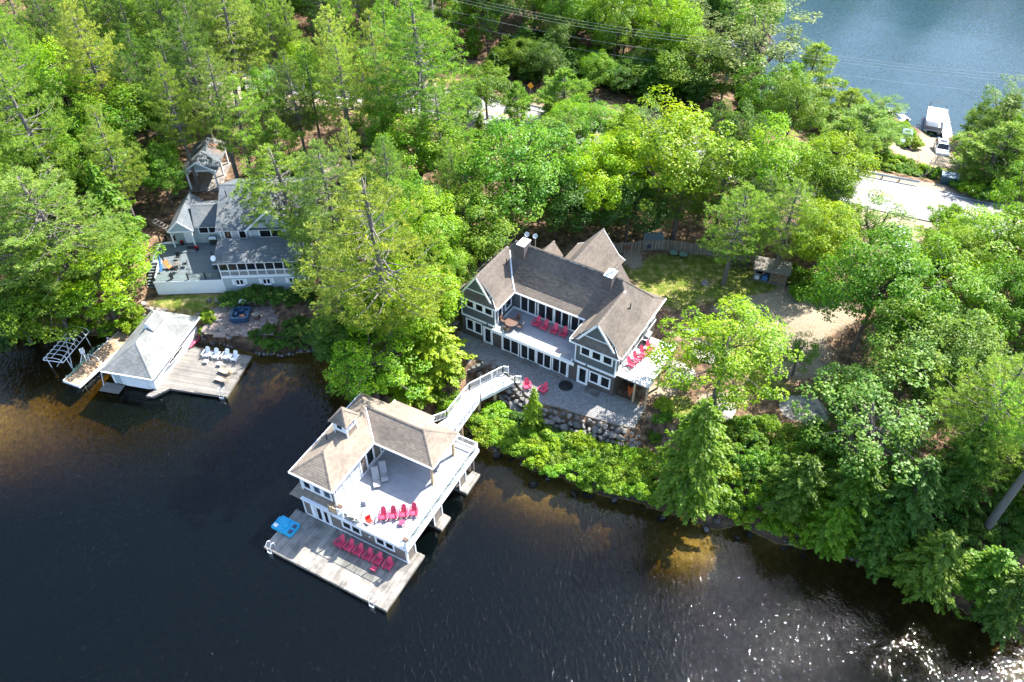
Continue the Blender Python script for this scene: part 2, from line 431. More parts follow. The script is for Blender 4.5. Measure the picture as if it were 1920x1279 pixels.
def road_d(x, y):
    d = np.full(x.shape, 1e9)
    for i in range(len(ROAD) - 1):
        x0, y0 = ROAD[i]; x1, y1 = ROAD[i + 1]
        ex, ey = x1 - x0, y1 - y0
        t = np.clip(((x - x0) * ex + (y - y0) * ey) / (ex * ex + ey * ey), 0, 1)
        d = np.minimum(d, np.hypot(x - x0 - t * ex, y - y0 - t * ey))
    return d
def road_z(x):
    return np.interp(x, [-160, -60, -7, 20, 50, 150], [8, 6.4, 5.4, 5.0, 5.0, 6.0])
def ground_z(x, y):
    x = np.asarray(x, float); y = np.asarray(y, float)
    sd = np.minimum(_poly_sd(SHORE, x, y), _poly_sd(FARL, x, y))
    sd = sd + (_hash_noise(x, y, 2.3, 3) - 0.5) * 0.9 + (_hash_noise(x, y, 0.9, 5) - 0.5) * 0.5
    w = np.zeros(x.shape); h = np.zeros(x.shape)
    for a, b, c in HPTS:
        k = 1 / ((x - a) ** 2 + (y - b) ** 2 + 6.0) ** 1.6
        w += k; h += k * c
    h /= w
    far = np.clip((np.hypot(x, y - 100) - 150) / 300, 0, 1)
    h = h + far * 35 * _hash_noise(x, y, 260, 2) + (_hash_noise(x, y, 14, 1) - 0.5) * 0.9 + (_hash_noise(x, y, 3.5, 4) - 0.5) * 0.35 + (_hash_noise(x, y, 1.2, 6) - 0.5) * 0.12
    land = np.maximum(0.0, h) * (1 - np.exp(-np.maximum(sd, 0) / 3.2)) + np.minimum(np.maximum(sd, 0) * 1.2, 0.35)
    # lake bed: gentle shelf off the left docks and the small boathouse point, steeper elsewhere
    sh = 1.06 * np.exp(-(((x + 60) / 30) ** 2 + ((y - 53) / 16) ** 2)) + np.exp(-(((x - 15.4) / 5.2) ** 2 + ((y - 39.2) / 4.0) ** 2)) * 1.1 + np.exp(-(((x - 2.0) / 5.5) ** 2 + ((y - 46.0) / 3.6) ** 2)) * 0.8
    d = np.maximum(-sd, 0)
    slope = 0.55 - 0.50 * np.clip(sh, 0, 1)
    bed = -(0.25 * np.minimum(d, 1) + d * slope)
    bed = np.maximum(bed, -7.0 + 0.5 * _hash_noise(x, y, 8, 8)) + np.where(d > 0, (_hash_noise(x, y, 1.6, 9) - 0.5) * 0.16 * np.minimum(d, 1), 0)
    z = np.where(sd > 0, land, bed)
    # flattened places
    u, v = _local(x, y, -5.3768, 63.931, -0.5502)
    pd = _poly_sd(PATIO, u, v)
    pd = np.minimum(np.maximum(pd, 0), _rect_d(u, v, -0.5, 18.5, -0.2, 10.5))
    front = (v < -1.0) & (u > 3.5)
    z = np.where(front & (sd > 0), np.minimum(z, 3.2 - 1.75 * np.clip(pd / 1.3, 0, 1) - 0.10 * pd + np.maximum(pd - 6, 0) * 0.6), z)
    k = np.exp(-(pd / np.where(front, 0.3, 0.8)) ** 2)
    z = np.where(sd > 0.3, z * (1 - k) + 3.22 * k, z)
    u, v = _local(x, y, -33.67, 71.74, 0.0559)
    k = np.exp(-(_rect_d(u, v, -8.5, 9.6, -1.2, 6) / 1.2) ** 2)
    z = np.where(sd > 0.3, z * (1 - k) + 2.5 * k, z)
    k = np.exp(-(_rect_d(u, v, -8.4, -2.8, 17, 24) / 1.5) ** 2)
    z = z * (1 - k) + 5.8 * k
    k = np.exp(-(_rect_d(x, y, -34.0, -28.0, 65.9, 69.8) / 0.9) ** 2)
    z = np.where(sd > 0.3, z * (1 - k) + 1.9 * k, z)
    rd = road_d(x, y)
    k = np.exp(-(np.maximum(rd - 5.2, 0) / 2.5) ** 2)
    z = z * (1 - k) + (road_z(x) - 0.06) * k
    return z
# TERRAIN END

def gz(x, y):
    return float(ground_z(np.array([x]), np.array([y]))[0])

def lines(a, b, step, lo, hi):
    core = list(np.arange(a, b + 1e-6, step))
    s = step; p = b
    while p < hi:
        s *= 1.35; p += s; core.append(min(p, hi))
    s = step; p = a; pre = []
    while p > lo:
        s *= 1.35; p -= s; pre.append(max(p, lo))
    return np.array(pre[::-1] + core)

def zone(x, y, z):
    """ground cover weights: grass, gravel, litter"""
    n = _hash_noise(x, y, 3.0, 11) * 0.6 + _hash_noise(x, y, 1.1, 12) * 0.4
    def blob(cx, cy, rx, ry, rot=0.0):
        c, s = math.cos(rot), math.sin(rot)
        u = (x - cx) * c + (y - cy) * s; v = -(x - cx) * s + (y - cy) * c
        return np.clip(1.6 - np.hypot(u / rx, v / ry) * 1.3 + (n - 0.5) * 1.1, 0, 1)
    grass = np.maximum.reduce([blob(20, 74, 9, 4.2), blob(19, 70, 7, 4), blob(26, 69.5, 7, 3.5), blob(26, 61, 6, 7), blob(-38, 70.3, 5, 1.3, 0.05), blob(-29, 71.2, 6, 0.8), blob(-39.5, 68.3, 3.2, 1.0), blob(16.5, 53.5, 2.5, 2.5), blob(62, 96, 12, 3, -0.42), blob(54, 79, 6, 4), blob(29, 46, 5, 5)])
    gravel = np.maximum.reduce([blob(31.5, 65.5, 6.5, 4.6, 0.5), blob(27, 67.8, 6, 1.5, 0.25), blob(30, 60.5, 4, 4.5), blob(47, 80, 4, 6), blob(61, 104, 5.5, 5.5), blob(64, 109, 3.5, 4), blob(-3, 107.5, 5, 3, -0.42), blob(14.8, 76.2, 1.3, 2.0), blob(15.2, 55.5, 2.2, 1.6), blob(21.3, 54.2, 3.0, 1.0), blob(-40, 112, 14, 5), blob(-25, 95, 6, 3)])
    rd = road_d(x, y)
    gravel = np.maximum(gravel, np.clip((6.6 - rd) / 1.6 + (n - 0.5), 0, 1))
    grass = np.maximum(grass * (1 - gravel * 0.9), np.clip(1 - np.abs(rd - 7.6) / 1.6, 0, 1) * 0.8)
    return grass, gravel, n

def build_ground():
    xs = lines(-95, 112, 0.75, -1600, 1600)
    ys = lines(24, 190, 0.75, -500, 2400)
    X, Y = np.meshgrid(xs, ys)
    Z = ground_z(X, Y)
    nx, ny = len(xs), len(ys)
    V = np.stack([X.ravel(), Y.ravel(), Z.ravel()], -1).astype(np.float32)
    i = np.arange((nx - 1) * (ny - 1)); r = i // (nx - 1); c = i % (nx - 1)
    a = r * nx + c
    F = np.stack([a, a + 1, a + nx + 1, a + nx], -1).astype(np.int32)
    me = np_mesh('ground', V, F)
    g, gr, n = zone(X, Y, Z)
    ca = me.attributes.new('zone', 'FLOAT_COLOR', 'POINT')
    ca.data.foreach_set('color', np.stack([g.ravel(), gr.ravel(), n.ravel(), np.ones(nx * ny)], -1).astype(np.float32).ravel())
    me.polygons.foreach_set('use_smooth', np.ones(len(F), bool))
    m, nt, N, L, out = _nt('forest_ground')
    geo = N.new("ShaderNodeNewGeometry")
    at = N.new("ShaderNodeAttribute"); at.attribute_name = 'zone'
    sep = N.new("ShaderNodeSeparateColor"); L.new(at.outputs['Color'], sep.inputs[0])
    def noise(scale, det=5):
        q = N.new("ShaderNodeTexNoise"); q.inputs['Scale'].default_value = scale; q.inputs['Detail'].default_value = det
        L.new(geo.outputs['Position'], q.inputs[0]); return q.outputs[0]
    def ramp(sock, stops):
        q = N.new("ShaderNodeValToRGB"); e = q.color_ramp.elements
        e[0].position, e[0].color = stops[0][0], (*stops[0][1], 1)
        e[1].position, e[1].color = stops[-1][0], (*stops[-1][1], 1)
        for p, cc in stops[1:-1]:
            k = e.new(p); k.color = (*cc, 1)
        L.new(sock, q.inputs[0]); return q.outputs[0]
    def mix(f, a_, b_):
        q = N.new("ShaderNodeMix"); q.data_type = 'RGBA'
        L.new(f, q.inputs[0]); L.new(a_, q.inputs[6]); L.new(b_, q.inputs[7]); return q.outputs[2]
    nb, nf = noise(1.3), noise(9)
    litter = ramp(nb, [(0.3, (0.045, 0.033, 0.023)), (0.45, (0.11, 0.072, 0.047)), (0.56, (0.19, 0.12, 0.075)), (0.7, (0.28, 0.20, 0.135))])
    grassc = ramp(nb, [(0.3, (0.085, 0.135, 0.02)), (0.5, (0.16, 0.19, 0.035)), (0.66, (0.33, 0.29, 0.11))])
    gravelc = ramp(nf, [(0.3, (0.20, 0.158, 0.108)), (0.5, (0.29, 0.24, 0.172)), (0.7, (0.38, 0.325, 0.25))])
    bedc = ramp(noise(1.9, 8), [(0.3, (0.16, 0.105, 0.025)), (0.5, (0.21, 0.145, 0.035)), (0.7, (0.28, 0.20, 0.06))])
    def sharpen(s):
        q = N.new("ShaderNodeMath"); q.operation = 'MULTIPLY_ADD'; q.inputs[1].default_value = 1.0
        L.new(s, q.inputs[0])
        w = _math(nt, 'MULTIPLY_ADD', nf, 0.9); w.node.inputs[2].default_value = -0.45
        L.new(w, q.inputs[2])
        mr = N.new("ShaderNodeMapRange"); mr.inputs[1].default_value = 0.35; mr.inputs[2].default_value = 0.65
        L.new(q.outputs[0], mr.inputs[0]); return mr.outputs[0]
    c1 = mix(sharpen(sep.outputs[0]), litter, grassc)
    c1 = mix(sharpen(sep.outputs[1]), c1, gravelc)
    sx = N.new("ShaderNodeSeparateXYZ"); L.new(geo.outputs['Position'], sx.inputs[0])
    mr = N.new("ShaderNodeMapRange"); mr.inputs[1].default_value = 0.10; mr.inputs[2].default_value = -0.05
    L.new(sx.outputs[2], mr.inputs[0])
    shoreside = N.new("ShaderNodeMapRange"); shoreside.inputs[1].default_value = 1.0; shoreside.inputs[2].default_value = 0.05; shoreside.inputs[4].default_value = 0.92; L.new(sx.outputs[2], shoreside.inputs[0])  # low bank ground blends to a darker colour towards the waterline
    dark_ground = N.new("ShaderNodeRGB"); dark_ground.outputs[0].default_value = (0.035, 0.028, 0.02, 1)
    c0 = mix(shoreside.outputs[0], c1, dark_ground.outputs[0])
    c1 = mix(mr.outputs[0], c0, bedc)
    mul = N.new("ShaderNodeHueSaturation"); L.new(c1, mul.inputs['Color'])
    vv = _math(nt, 'MULTIPLY_ADD', noise(30, 2), 0.7); vv.node.inputs[2].default_value = 0.65
    L.new(vv, mul.inputs['Value'])
    p = N.new("ShaderNodeBsdfPrincipled"); p.inputs['Roughness'].default_value = 0.95; p.inputs['Specular IOR Level'].default_value = 0.15
    L.new(mul.outputs[0], p.inputs['Base Color'])
    b = N.new("ShaderNodeBump"); b.inputs['Strength'].default_value = 0.7; b.inputs['Distance'].default_value = 0.15
    L.new(nf, b.inputs['Height']); L.new(b.outputs[0], p.inputs['Normal'])
    L.new(p.outputs[0], out.inputs[0])
    me.materials.append(m)
    o = bpy.data.objects.new('ground', me); COL.objects.link(o)
    tag(o, 'forest floor, lawn, gravel and lake bed', kind='structure')

def np_mesh(name, V, F, tone=None):
    me = bpy.data.meshes.new(name)
    k = F.shape[1]
    me.vertices.add(len(V)); me.vertices.foreach_set('co', np.ascontiguousarray(V, np.float32).ravel())
    me.loops.add(F.size); me.loops.foreach_set('vertex_index', np.ascontiguousarray(F, np.int32).ravel())
    me.polygons.add(len(F)); me.polygons.foreach_set('loop_start', np.arange(0, F.size, k, dtype=np.int32))
    if tone is not None:
        a = me.attributes.new('tone', 'FLOAT', 'POINT'); a.data.foreach_set('value', np.ascontiguousarray(tone, np.float32))
    me.update(calc_edges=True)
    return me

def build_water(name, y0, y1, rip, body, label):
    b = MB()
    b.box(-2900, 2900, y0, y1, -12, 0.0)
    m, nt, N, L, out = _nt('amber_' + name)
    geo = N.new("ShaderNodeNewGeometry")
    def wave(scale, rot, stretch, det=3):
        mp = N.new("ShaderNodeMapping"); mp.inputs['Rotation'].default_value = (0, 0, rot); mp.inputs['Scale'].default_value = stretch
        L.new(geo.outputs['Position'], mp.inputs[0])
        q = N.new("ShaderNodeTexNoise"); q.inputs['Scale'].default_value = scale; q.inputs['Detail'].default_value = det; q.inputs['Roughness'].default_value = 0.55
        L.new(mp.outputs[0], q.inputs[0]); return q.outputs[0]
    w1 = wave(3.0, 0.5, (1.0, 0.45, 1), 4)
    w2 = wave(0.28, 0.9, (1.0, 0.5, 1), 2)
    gust = wave(0.045, 0.3, (1, 1, 1), 3)
    gm = N.new("ShaderNodeMapRange"); gm.inputs[1].default_value = 0.35; gm.inputs[2].default_value = 0.65; gm.inputs[3].default_value = 0.4; gm.inputs[4].default_value = 1.3
    L.new(gust, gm.inputs[0])
    hh = _math(nt, 'MULTIPLY', w1, gm.outputs[0])
    h2 = _math(nt, 'MULTIPLY', w2, 1.4)
    w3 = _math(nt, 'MULTIPLY', _math(nt, 'POWER', wave(3.2, 0.7, (1.0, 0.5, 1), 2), 6.0), _math(nt, 'MULTIPLY', gm.outputs[0], 7.0))
    hh = _math(nt, 'ADD', _math(nt, 'MULTIPLY', hh, 0.75), h2)
    hh = _math(nt, 'ADD', hh, w3)
    bp = N.new("ShaderNodeBump"); bp.inputs['Strength'].default_value = 1.0; bp.inputs['Distance'].default_value = rip
    L.new(hh, bp.inputs['Height'])
    fr = N.new("ShaderNodeFresnel"); fr.inputs[0].default_value = 1.33; L.new(bp.outputs[0], fr.inputs['Normal'])
    t = N.new("ShaderNodeBsdfTransparent"); t.inputs[0].default_value = (0.97, 0.97, 0.95, 1)
    g = N.new("ShaderNodeBsdfGlossy"); g.inputs['Roughness'].default_value = 0.025; L.new(bp.outputs[0], g.inputs['Normal'])
    df = N.new("ShaderNodeBsdfDiffuse"); df.inputs[0].default_value = (*body[0], 1)      # light scattered back by the water; back lake's also paints in sky reflection
    mb_ = N.new("ShaderNodeMixShader"); mb_.inputs[0].default_value = body[1]; L.new(t.outputs[0], mb_.inputs[1]); L.new(df.outputs[0], mb_.inputs[2])
    mx = N.new("ShaderNodeMixShader"); L.new(fr.outputs[0], mx.inputs[0]); L.new(mb_.outputs[0], mx.inputs[1]); L.new(g.outputs[0], mx.inputs[2])
    L.new(mx.outputs[0], out.inputs[0])
    va = N.new("ShaderNodeVolumeAbsorption"); va.inputs['Color'].default_value = (0.47, 0.39, 0.06, 1); va.inputs['Density'].default_value = 0.85
    L.new(va.outputs[0], out.inputs['Volume'])
    o = b.obj(name, [m])
    tag(o, label, kind='structure')

def build_road():
    P = []
    for i in range(len(ROAD) - 1):
        a, c = np.array(ROAD[i]), np.array(ROAD[i + 1])
        k = max(2, int(np.hypot(*(c - a)) / 2.0))
        for j in range(k):
            P.append(a + (c - a) * j / k)
    P = np.array(P)
    for _ in range(12):
        P[1:-1] = (P[:-2] + P[1:-1] * 2 + P[2:]) / 4
    T = np.gradient(P, axis=0); T /= np.linalg.norm(T, axis=1)[:, None]
    Nn = np.stack([-T[:, 1], T[:, 0]], -1)
    Zr = road_z(P[:, 0])
    def strip(name, o0, o1, dz, mat, dash=None):
        b = MB()
        for i in range(len(P) - 1):
            q = [(*(P[i] + Nn[i] * o0), Zr[i] + dz), (*(P[i] + Nn[i] * o1), Zr[i] + dz), (*(P[i + 1] + Nn[i + 1] * o1), Zr[i + 1] + dz), (*(P[i + 1] + Nn[i + 1] * o0), Zr[i + 1] + dz)]
            b.add(q, [(0, 3, 2, 1)])
        return b.obj(name, mat)
    rd = strip('road', -4.1, 4.1, 0.03, 'asphalt')
    tag(rd, 'sun bleached two lane asphalt road behind the trees', kind='structure')
    for nm, o0, mt in (('edge_line', 3.3, 'line_white'), ('edge_line', -3.4, 'line_white'), ('centre_line', -0.2, 'line_yellow'), ('centre_line', 0.08, 'line_yellow')):
        s = strip(nm, o0, o0 + (0.14 if 'edge' in nm else 0.12), 0.036, mt)
        s.parent = rd
    return P, Nn, Zr
build_ground()
build_water('lake_water', -2500, 100, 0.037, ((0.012, 0.026, 0.030), 0.07), 'dark rippled lake water, amber in the shallows')
build_water('back_lake_water', 100.02, 2300, 0.06, ((0.05, 0.12, 0.16), 0.40), 'pale blue rippled water of the back lake')
ROADP = build_road()
# ---------------------------------------------------------------- building helpers
RND = random.Random(7)
def shingles(parent, planes, mat, row=0.21, tab=0.34, lip=0.017, zo=0.0, seed=1):
    """courses of separate shingle tabs laid on each roof plane (first edge = eave), as one piece of real geometry"""
    rnd = random.Random(seed)
    mb = MB(zo)
    for poly in planes:
        P = [Vector(p) for p in poly]
        ex = (P[1] - P[0]).normalized()
        n = Vector((0, 0, 0))
        for i in range(len(P)):
            n += P[i].cross(P[(i + 1) % len(P)])
        n.normalize()
        if n.z < 0:
            n = -n
        ey = n.cross(ex).normalized()
        if ey.z < 0:
            ey = -ey
        q = [((p - P[0]).dot(ex), (p - P[0]).dot(ey)) for p in P]
        ymax = max(y for _, y in q)
        def span(y):
            xs = []
            for i in range(len(q)):
                (x0, y0), (x1, y1) = q[i], q[(i + 1) % len(q)]
                if abs(y1 - y0) < 1e-6:
                    if abs(y - y0) < 1e-4: xs += [x0, x1]
                    continue
                t = (y - y0) / (y1 - y0)
                if -1e-5 <= t <= 1 + 1e-5: xs.append(x0 + (x1 - x0) * t)
            return (min(xs), max(xs)) if xs else None
        y = 0.0; k = 0
        while y < ymax - 0.02:
            y2 = min(y + row, ymax - 1e-4)
            a, b = span(max(y, 1e-4)), span(y2)
            if a is None or b is None:
                break
            br = [a[0]]
            x = a[0] + tab * (0.5 if k % 2 else 1.0) * rnd.uniform(0.75, 1.1)
            while x < a[1] - 0.08:
                br.append(x); x += tab * rnd.uniform(0.8, 1.2)
            br.append(a[1])
            w = max(a[1] - a[0], 1e-6)
            rt = rnd.uniform(-0.10, 0.10)
            for i in range(len(br) - 1):
                x0, x1 = br[i], br[i + 1]
                g = 0.006
                t0, t1 = (x0 - a[0]) / w, (x1 - a[0]) / w
                u0 = x0 if b[0] <= x0 <= b[1] else b[0] + (b[1] - b[0]) * t0
                u1 = x1 if b[0] <= x1 <= b[1] else b[0] + (b[1] - b[0]) * t1
                lf = lip * rnd.uniform(0.75, 1.35)
                A = P[0] + ex * (x0 + g) + ey * y
                B = P[0] + ex * (x1 - g) + ey * y
                Cc = P[0] + ex * max(u1 - g, u0) + ey * y2
                D = P[0] + ex * u0 + ey * y2
                mb.add([A + n * lf, B + n * lf, Cc + n * 0.006, D + n * 0.006, A, B], [(0, 1, 2, 3), (4, 5, 1, 0)], 0, min(1, max(0, 0.5 + rt + rnd.uniform(-0.4, 0.4))))
            y += row; k += 1
    return mb.obj('shingles', mat, parent, stuff=True)

def caps(parent, segs, mat, zo=0.0, w=0.26, h=0.05, name='ridge_cap'):
    mb = MB(zo)
    for a, b in segs:
        a, b = Vector(a), Vector(b)
        L = (b - a).length; k = max(1, int(L / 0.3))
        for i in range(k):
            p, q = a.lerp(b, i / k), a.lerp(b, (i + 1) / k + 0.02)
            d = (q - p).normalized(); sd = d.cross(Vector((0, 0, 1))).normalized() * (w / 2)
            up = Vector((0, 0, h * (1 + 0.25 * (i % 2))))
            drop = Vector((0, 0, -w * 0.28))
            mb.add([p + sd + drop + up, p + up * 1.2, p - sd + drop + up, q + sd + drop + up * .8, q + up, q - sd + drop + up * .8], [(0, 1, 4, 3), (1, 2, 5, 4), (0, 2, 1)], 0, 0.35 + 0.3 * RND.random())
    return mb.obj(name, mat, parent)

def wallF(o, d):
    """frame on a wall: a along the wall, b outwards, c up. o=(u,v) start, d=unit dir in plan; outward = right-hand side of d"""
    dx, dy = d
    return Matrix(((dx, dy, 0, o[0]), (dy, -dx, 0, o[1]), (0, 0, 1, 0), (0, 0, 0, 1)))

def window(parent, F, a0, a1, c0, c1, cols=1, rows=1, zo=0.0, fw=0.11, mull=0.09, depth=0.07, name='window', mat='white', gmat='window', sill=False, bars=None):
    f = MB(zo)
    f.box(a0, a1, 0.003, depth, c0, c0 + fw, 0, F); f.box(a0, a1, 0.003, depth, c1 - fw, c1, 0, F)
    f.box(a0, a0 + fw, 0.003, depth - .002, c0 + fw, c1 - fw, 0, F); f.box(a1 - fw, a1, 0.003, depth - .002, c0 + fw, c1 - fw, 0, F)
    iw = (a1 - a0 - 2 * fw - (cols - 1) * mull) / cols
    ih = (c1 - c0 - 2 * fw - (rows - 1) * mull) / rows
    panes = []
    for i in range(cols):
        x0 = a0 + fw + i * (iw + mull)
        if i: f.box(x0 - mull, x0, 0.003, depth - .004, c0 + fw, c1 - fw, 0, F)
        for j in range(rows):
            y0 = c0 + fw + j * (ih + mull)
            if j: f.box(x0, x0 + iw, 0.003, depth - .006, y0 - mull, y0, 0, F)
            panes.append((x0, x0 + iw, y0, y0 + ih))
            s = 0.035
            f.box(x0, x0 + iw, 0.003, 0.045, y0, y0 + s, 0, F); f.box(x0, x0 + iw, 0.003, 0.045, y0 + ih - s, y0 + ih, 0, F)
            f.box(x0, x0 + s, 0.003, 0.043, y0 + s, y0 + ih - s, 0, F); f.box(x0 + iw - s, x0 + iw, 0.003, 0.043, y0 + s, y0 + ih - s, 0, F)
    if sill: f.box(a0 - .04, a1 + .04, 0.003, depth + .06, c0 - .05, c0 - .003, 0, F)
    w = f.obj(name, mat, parent)
    for i, (x0, x1, y0, y1) in enumerate(panes):
        p = MB(zo); p.box(x0 + .02, x1 - .02, 0.005, 0.022 + 0.004 * (i % 2), y0 + .02, y1 - .02, 0, F)
        p.obj('pane', gmat if isinstance(gmat, str) else gmat[i % len(gmat)], w)
    return w

def railing(parent, pts, zo=0.0, h=1.0, style='baluster', post=0.1, gap=1.6, mat='white', capm=None, name='railing', skip_end=False):
    """posts, rails and balusters (or glass panels) along pts (local 3D floor points); returns the railing part"""
    pts = [Vector(p) for p in pts]
    r = MB(zo); bal = MB(zo); panels = []; posts = []
    for i in range(len(pts) - 1):
        a, b = pts[i], pts[i + 1]
        L = (b - a).length; k = max(1, round(L / gap))
        d = (b - a) / L
        for j in range(k + (1 if i == len(pts) - 2 else 0)):
            posts.append(a + d * (L * j / k))
        up = Vector((0, 0, h))
        if style == 'baluster':
            r.bar(a + up, b + up, 0.085, 0.05); r.bar(a + Vector((0, 0, .1)), b + Vector((0, 0, .1)), 0.05, 0.05); r.bar(a + up * .9, b + up * .9, 0.05, 0.04)
            m = int(L / 0.13)
            for q in range(1, m):
                p = a + d * (L * q / m)
                bal.box(p.x - .014, p.x + .014, p.y - .014, p.y + .014, p.z + .1, p.z + h * .9)
        else:
            r.bar(a + up, b + up, 0.06, 0.035)
            for j in range(k):
                p, q = a + d * (L * j / k + .06), a + d * (L * (j + 1) / k - .06)
                panels.append((p, q))
    for p in posts:
        r.box(p.x - post / 2, p.x + post / 2, p.y - post / 2, p.y + post / 2, p.z - .15, p.z + h + .06)
    o = r.obj(name, mat, parent)
    if style == 'baluster':
        bal.obj('balusters', mat, o, stuff=True)
    for p, q in panels:
        g = MB(zo); d = (q - p); L = d.length; T = Matrix.Translation(p) @ d.to_track_quat('X', 'Z').to_matrix().to_4x4()
        g.box(0, L, -.006, .006, .08, h - .03, 0, T); g.obj('glass_panel', 'glass_rail', o)
    return o

def planks(parent, u0, u1, v0, v1, z, along, mat, w=0.145, gap=0.012, t=0.035, zo=0.0, jit=0.0, seed=3, name='plank', clip=None):
    """deck boards, each its own part, sharing one mesh when their length agrees"""
    rnd = random.Random(seed)
    if along == 'u':
        n = max(1, int(round((v1 - v0) / w))); st = (v1 - v0) / n
        mb = MB(); mb.box(0, u1 - u0, gap / 2, st - gap / 2, -t, 0)
    else:
        n = max(1, int(round((u1 - u0) / w))); st = (u1 - u0) / n
        mb = MB(); mb.box(gap / 2, st - gap / 2, 0, v1 - v0, -t, 0)
    me = mb.mesh(name, mat)
    for i in range(n):
        o = bpy.data.objects.new(name, me); COL.objects.link(o); o.parent = parent
        dz = rnd.uniform(-jit, jit * .3)
        if along == 'u':
            o.location = (u0 + rnd.uniform(-jit, jit) * 2, v0 + i * st, z - zo + dz)
        else:
            o.location = (u0 + i * st, v0 + rnd.uniform(-jit, jit) * 2, z - zo + dz)

def gable_end(mb, a, b, apex, t, m=0):
    """triangular wall from a to b with an apex, thickness t along +v"""
    A, B, C = Vector(a), Vector(b), Vector(apex)
    o = Vector((0, t, 0))
    mb.add([A, B, C, A + o, B + o, C + o], [(0, 1, 2), (5, 4, 3), (0, 3, 4, 1), (1, 4, 5, 2), (2, 5, 3, 0)], m)

# ---------------------------------------------------------------- main house
def build_house():
    Z0 = 3.22
    H = thing('lake_house', 'large dark slate cottage with brown shingle roofs, two front gables and a balcony between them', 'house', HF.w(0, 0, Z0), HF.yaw)
    w = MB(Z0); w.box(0, 18.2, 0, 9.9, 3.0, 5.92); w.obj('lower_wall', 'siding_brown', H)
    w = MB(Z0); w.box(0, 4.25, 0.02, 9.88, 5.92, 9.0); w.obj('wall', 'siding_slate', H)
    w = MB(Z0); w.box(13.75, 18.2, 0.02, 9.88, 5.92, 9.0); w.obj('wall', 'siding_slate', H)
    w = MB(Z0); w.box(4.25, 13.75, 3.7, 9.86, 5.92, 9.0); w.obj('wall', 'siding_slate', H)
    w = MB(Z0); w.box(6.9, 11.8, 9.8, 13.5, 3.0, 8.98); gable_end(w, (6.9, 13.4, 8.98), (11.8, 13.4, 8.98), (9.35, 13.4, 11.7), .1); w.obj('wall', 'siding_slate', H)
    # corner boards, belly bands, trims
    t = MB(Z0)
    for u in (-0.03, 4.17, 13.69, 18.11):
        t.box(u, u + .12, -.03, .09, 5.92, 8.98)
    t.box(-.04, 4.3, -.045, 0.02, 5.95, 6.2); t.box(13.7, 18.24, -.045, 0.02, 5.95, 6.2)
    t.box(-.05, -.003, .02, 9.9, 5.95, 6.2); t.box(18.203, 18.245, .02, 9.9, 5.95, 6.2)
    t.box(4.17, 4.29, .1, 3.69, 6.1, 6.32); t.box(13.71, 13.83, .1, 3.69, 6.1, 6.32); t.box(4.3, 13.7, 3.62, 3.7, 6.1, 6.3)
    t.box(4.2, 13.8, 3.6, 3.7, 8.55, 8.9)
    t.box(-.05, -.003, .1, 9.9, 8.7, 8.98); t.box(18.203, 18.25, .1, 9.9, 8.7, 8.98)
    t.obj('trim', 'white', H)
    # gables with pent roofs
    for u0, u1, uc, lab in ((0, 4.25, 2.12, 0), (13.75, 18.2, 15.97, 1)):
        g = MB(Z0); gable_end(g, (u0 + .05, 0.03, 9.55), (u1 - .05, 0.03, 9.55), (uc, 0.03, 11.95), .12); go = g.obj('gable', 'siding_slate', H)
        tr = MB(Z0); tr.box(u0 + .5, u1 - .5, -.03, .02, 9.86, 9.96); tr.obj('gable_trim', 'white', go)
        pl = [[(u0 - .45, -.52, 8.97), (u1 + .45, -.52, 8.97), (u1 - .35, 0.02, 9.86), (u0 + .35, 0.02, 9.86)]]
        pb = MB(Z0); pb.slab(pl[0], .06, 0, 1); pb.box(u0 - .5, u1 + .5, -.56, -.50, 8.80, 8.99, 1); pb.box(u0 - .3, u1 + .3, -.5, .02, 8.86, 8.9, 1)
        po = pb.obj('pent_roof', ['shingle_brown', 'soffit'], H)
        shingles(po, pl, 'shingle_brown', zo=Z0, seed=20 + lab)
    # roofs
    E, B, R = 8.95, 9.4, 12.5
    main = [[(-.5, 3.05, E), (18.72, 3.05, E), (17.82, 3.95, B), (.4, 3.95, B)], [(.4, 3.95, B), (17.82, 3.95, B), (15.1, 6.7, R), (2.6, 6.7, R)],
            [(18.72, 10.35, E), (-.5, 10.35, E), (.4, 9.45, B), (17.82, 9.45, B)], [(17.82, 9.45, B), (.4, 9.45, B), (2.6, 6.7, R), (15.1, 6.7, R)],
            [(18.72, 3.05, E), (18.72, 10.35, E), (17.82, 9.45, B), (17.82, 3.95, B)], [(17.82, 3.95, B), (17.82, 9.45, B), (15.1, 6.7, R)],
            [(-.5, 10.35, E), (-.5, 3.05, E), (.4, 3.95, B), (.4, 9.45, B)], [(.4, 9.45, B), (.4, 3.95, B), (2.6, 6.7, R)]]
    def wing(uc, hw, v0, v1, zr, dz):
        e0, e1 = uc - hw, uc + hw
        z = dz
        return [[(e0, v1, E + z), (e0, v0, E + z), (e0 + .85, v0, B + z), (e0 + .85, v1, B + z)], [(e0 + .85, v1, B + z), (e0 + .85, v0, B + z), (uc, v0, zr + z), (uc, v1, zr + z)],
                [(e1, v0, E + z), (e1, v1, E + z), (e1 - .85, v1, B + z), (e1 - .85, v0, B + z)], [(e1 - .85, v0, B + z), (e1 - .85, v1, B + z), (uc, v1, zr + z), (uc, v0, zr + z)]]
    lw = wing(2.12, 2.64, -.28, 5.9, 12.06, .03)
    rw = wing(15.97, 2.82, -.28, 5.7, 12.06, .03)
    bg = wing(9.35, 2.95, 7.2, 14.05, 12.0, .02)
    def small(uc, hw, v0, v1, ze, zr):
        return [[(uc - hw, v1, ze), (uc - hw, v0, ze), (uc, v0, zr), (uc, v1, zr)], [(uc + hw, v0, ze), (uc + hw, v1, ze), (uc, v1, zr), (uc, v0, zr)]]
    s1 = small(4.9, 1.25, 8.0, 11.1, 9.1, 10.55); s2 = small(12.95, 1.35, 8.0, 11.0, 9.1, 10.95)
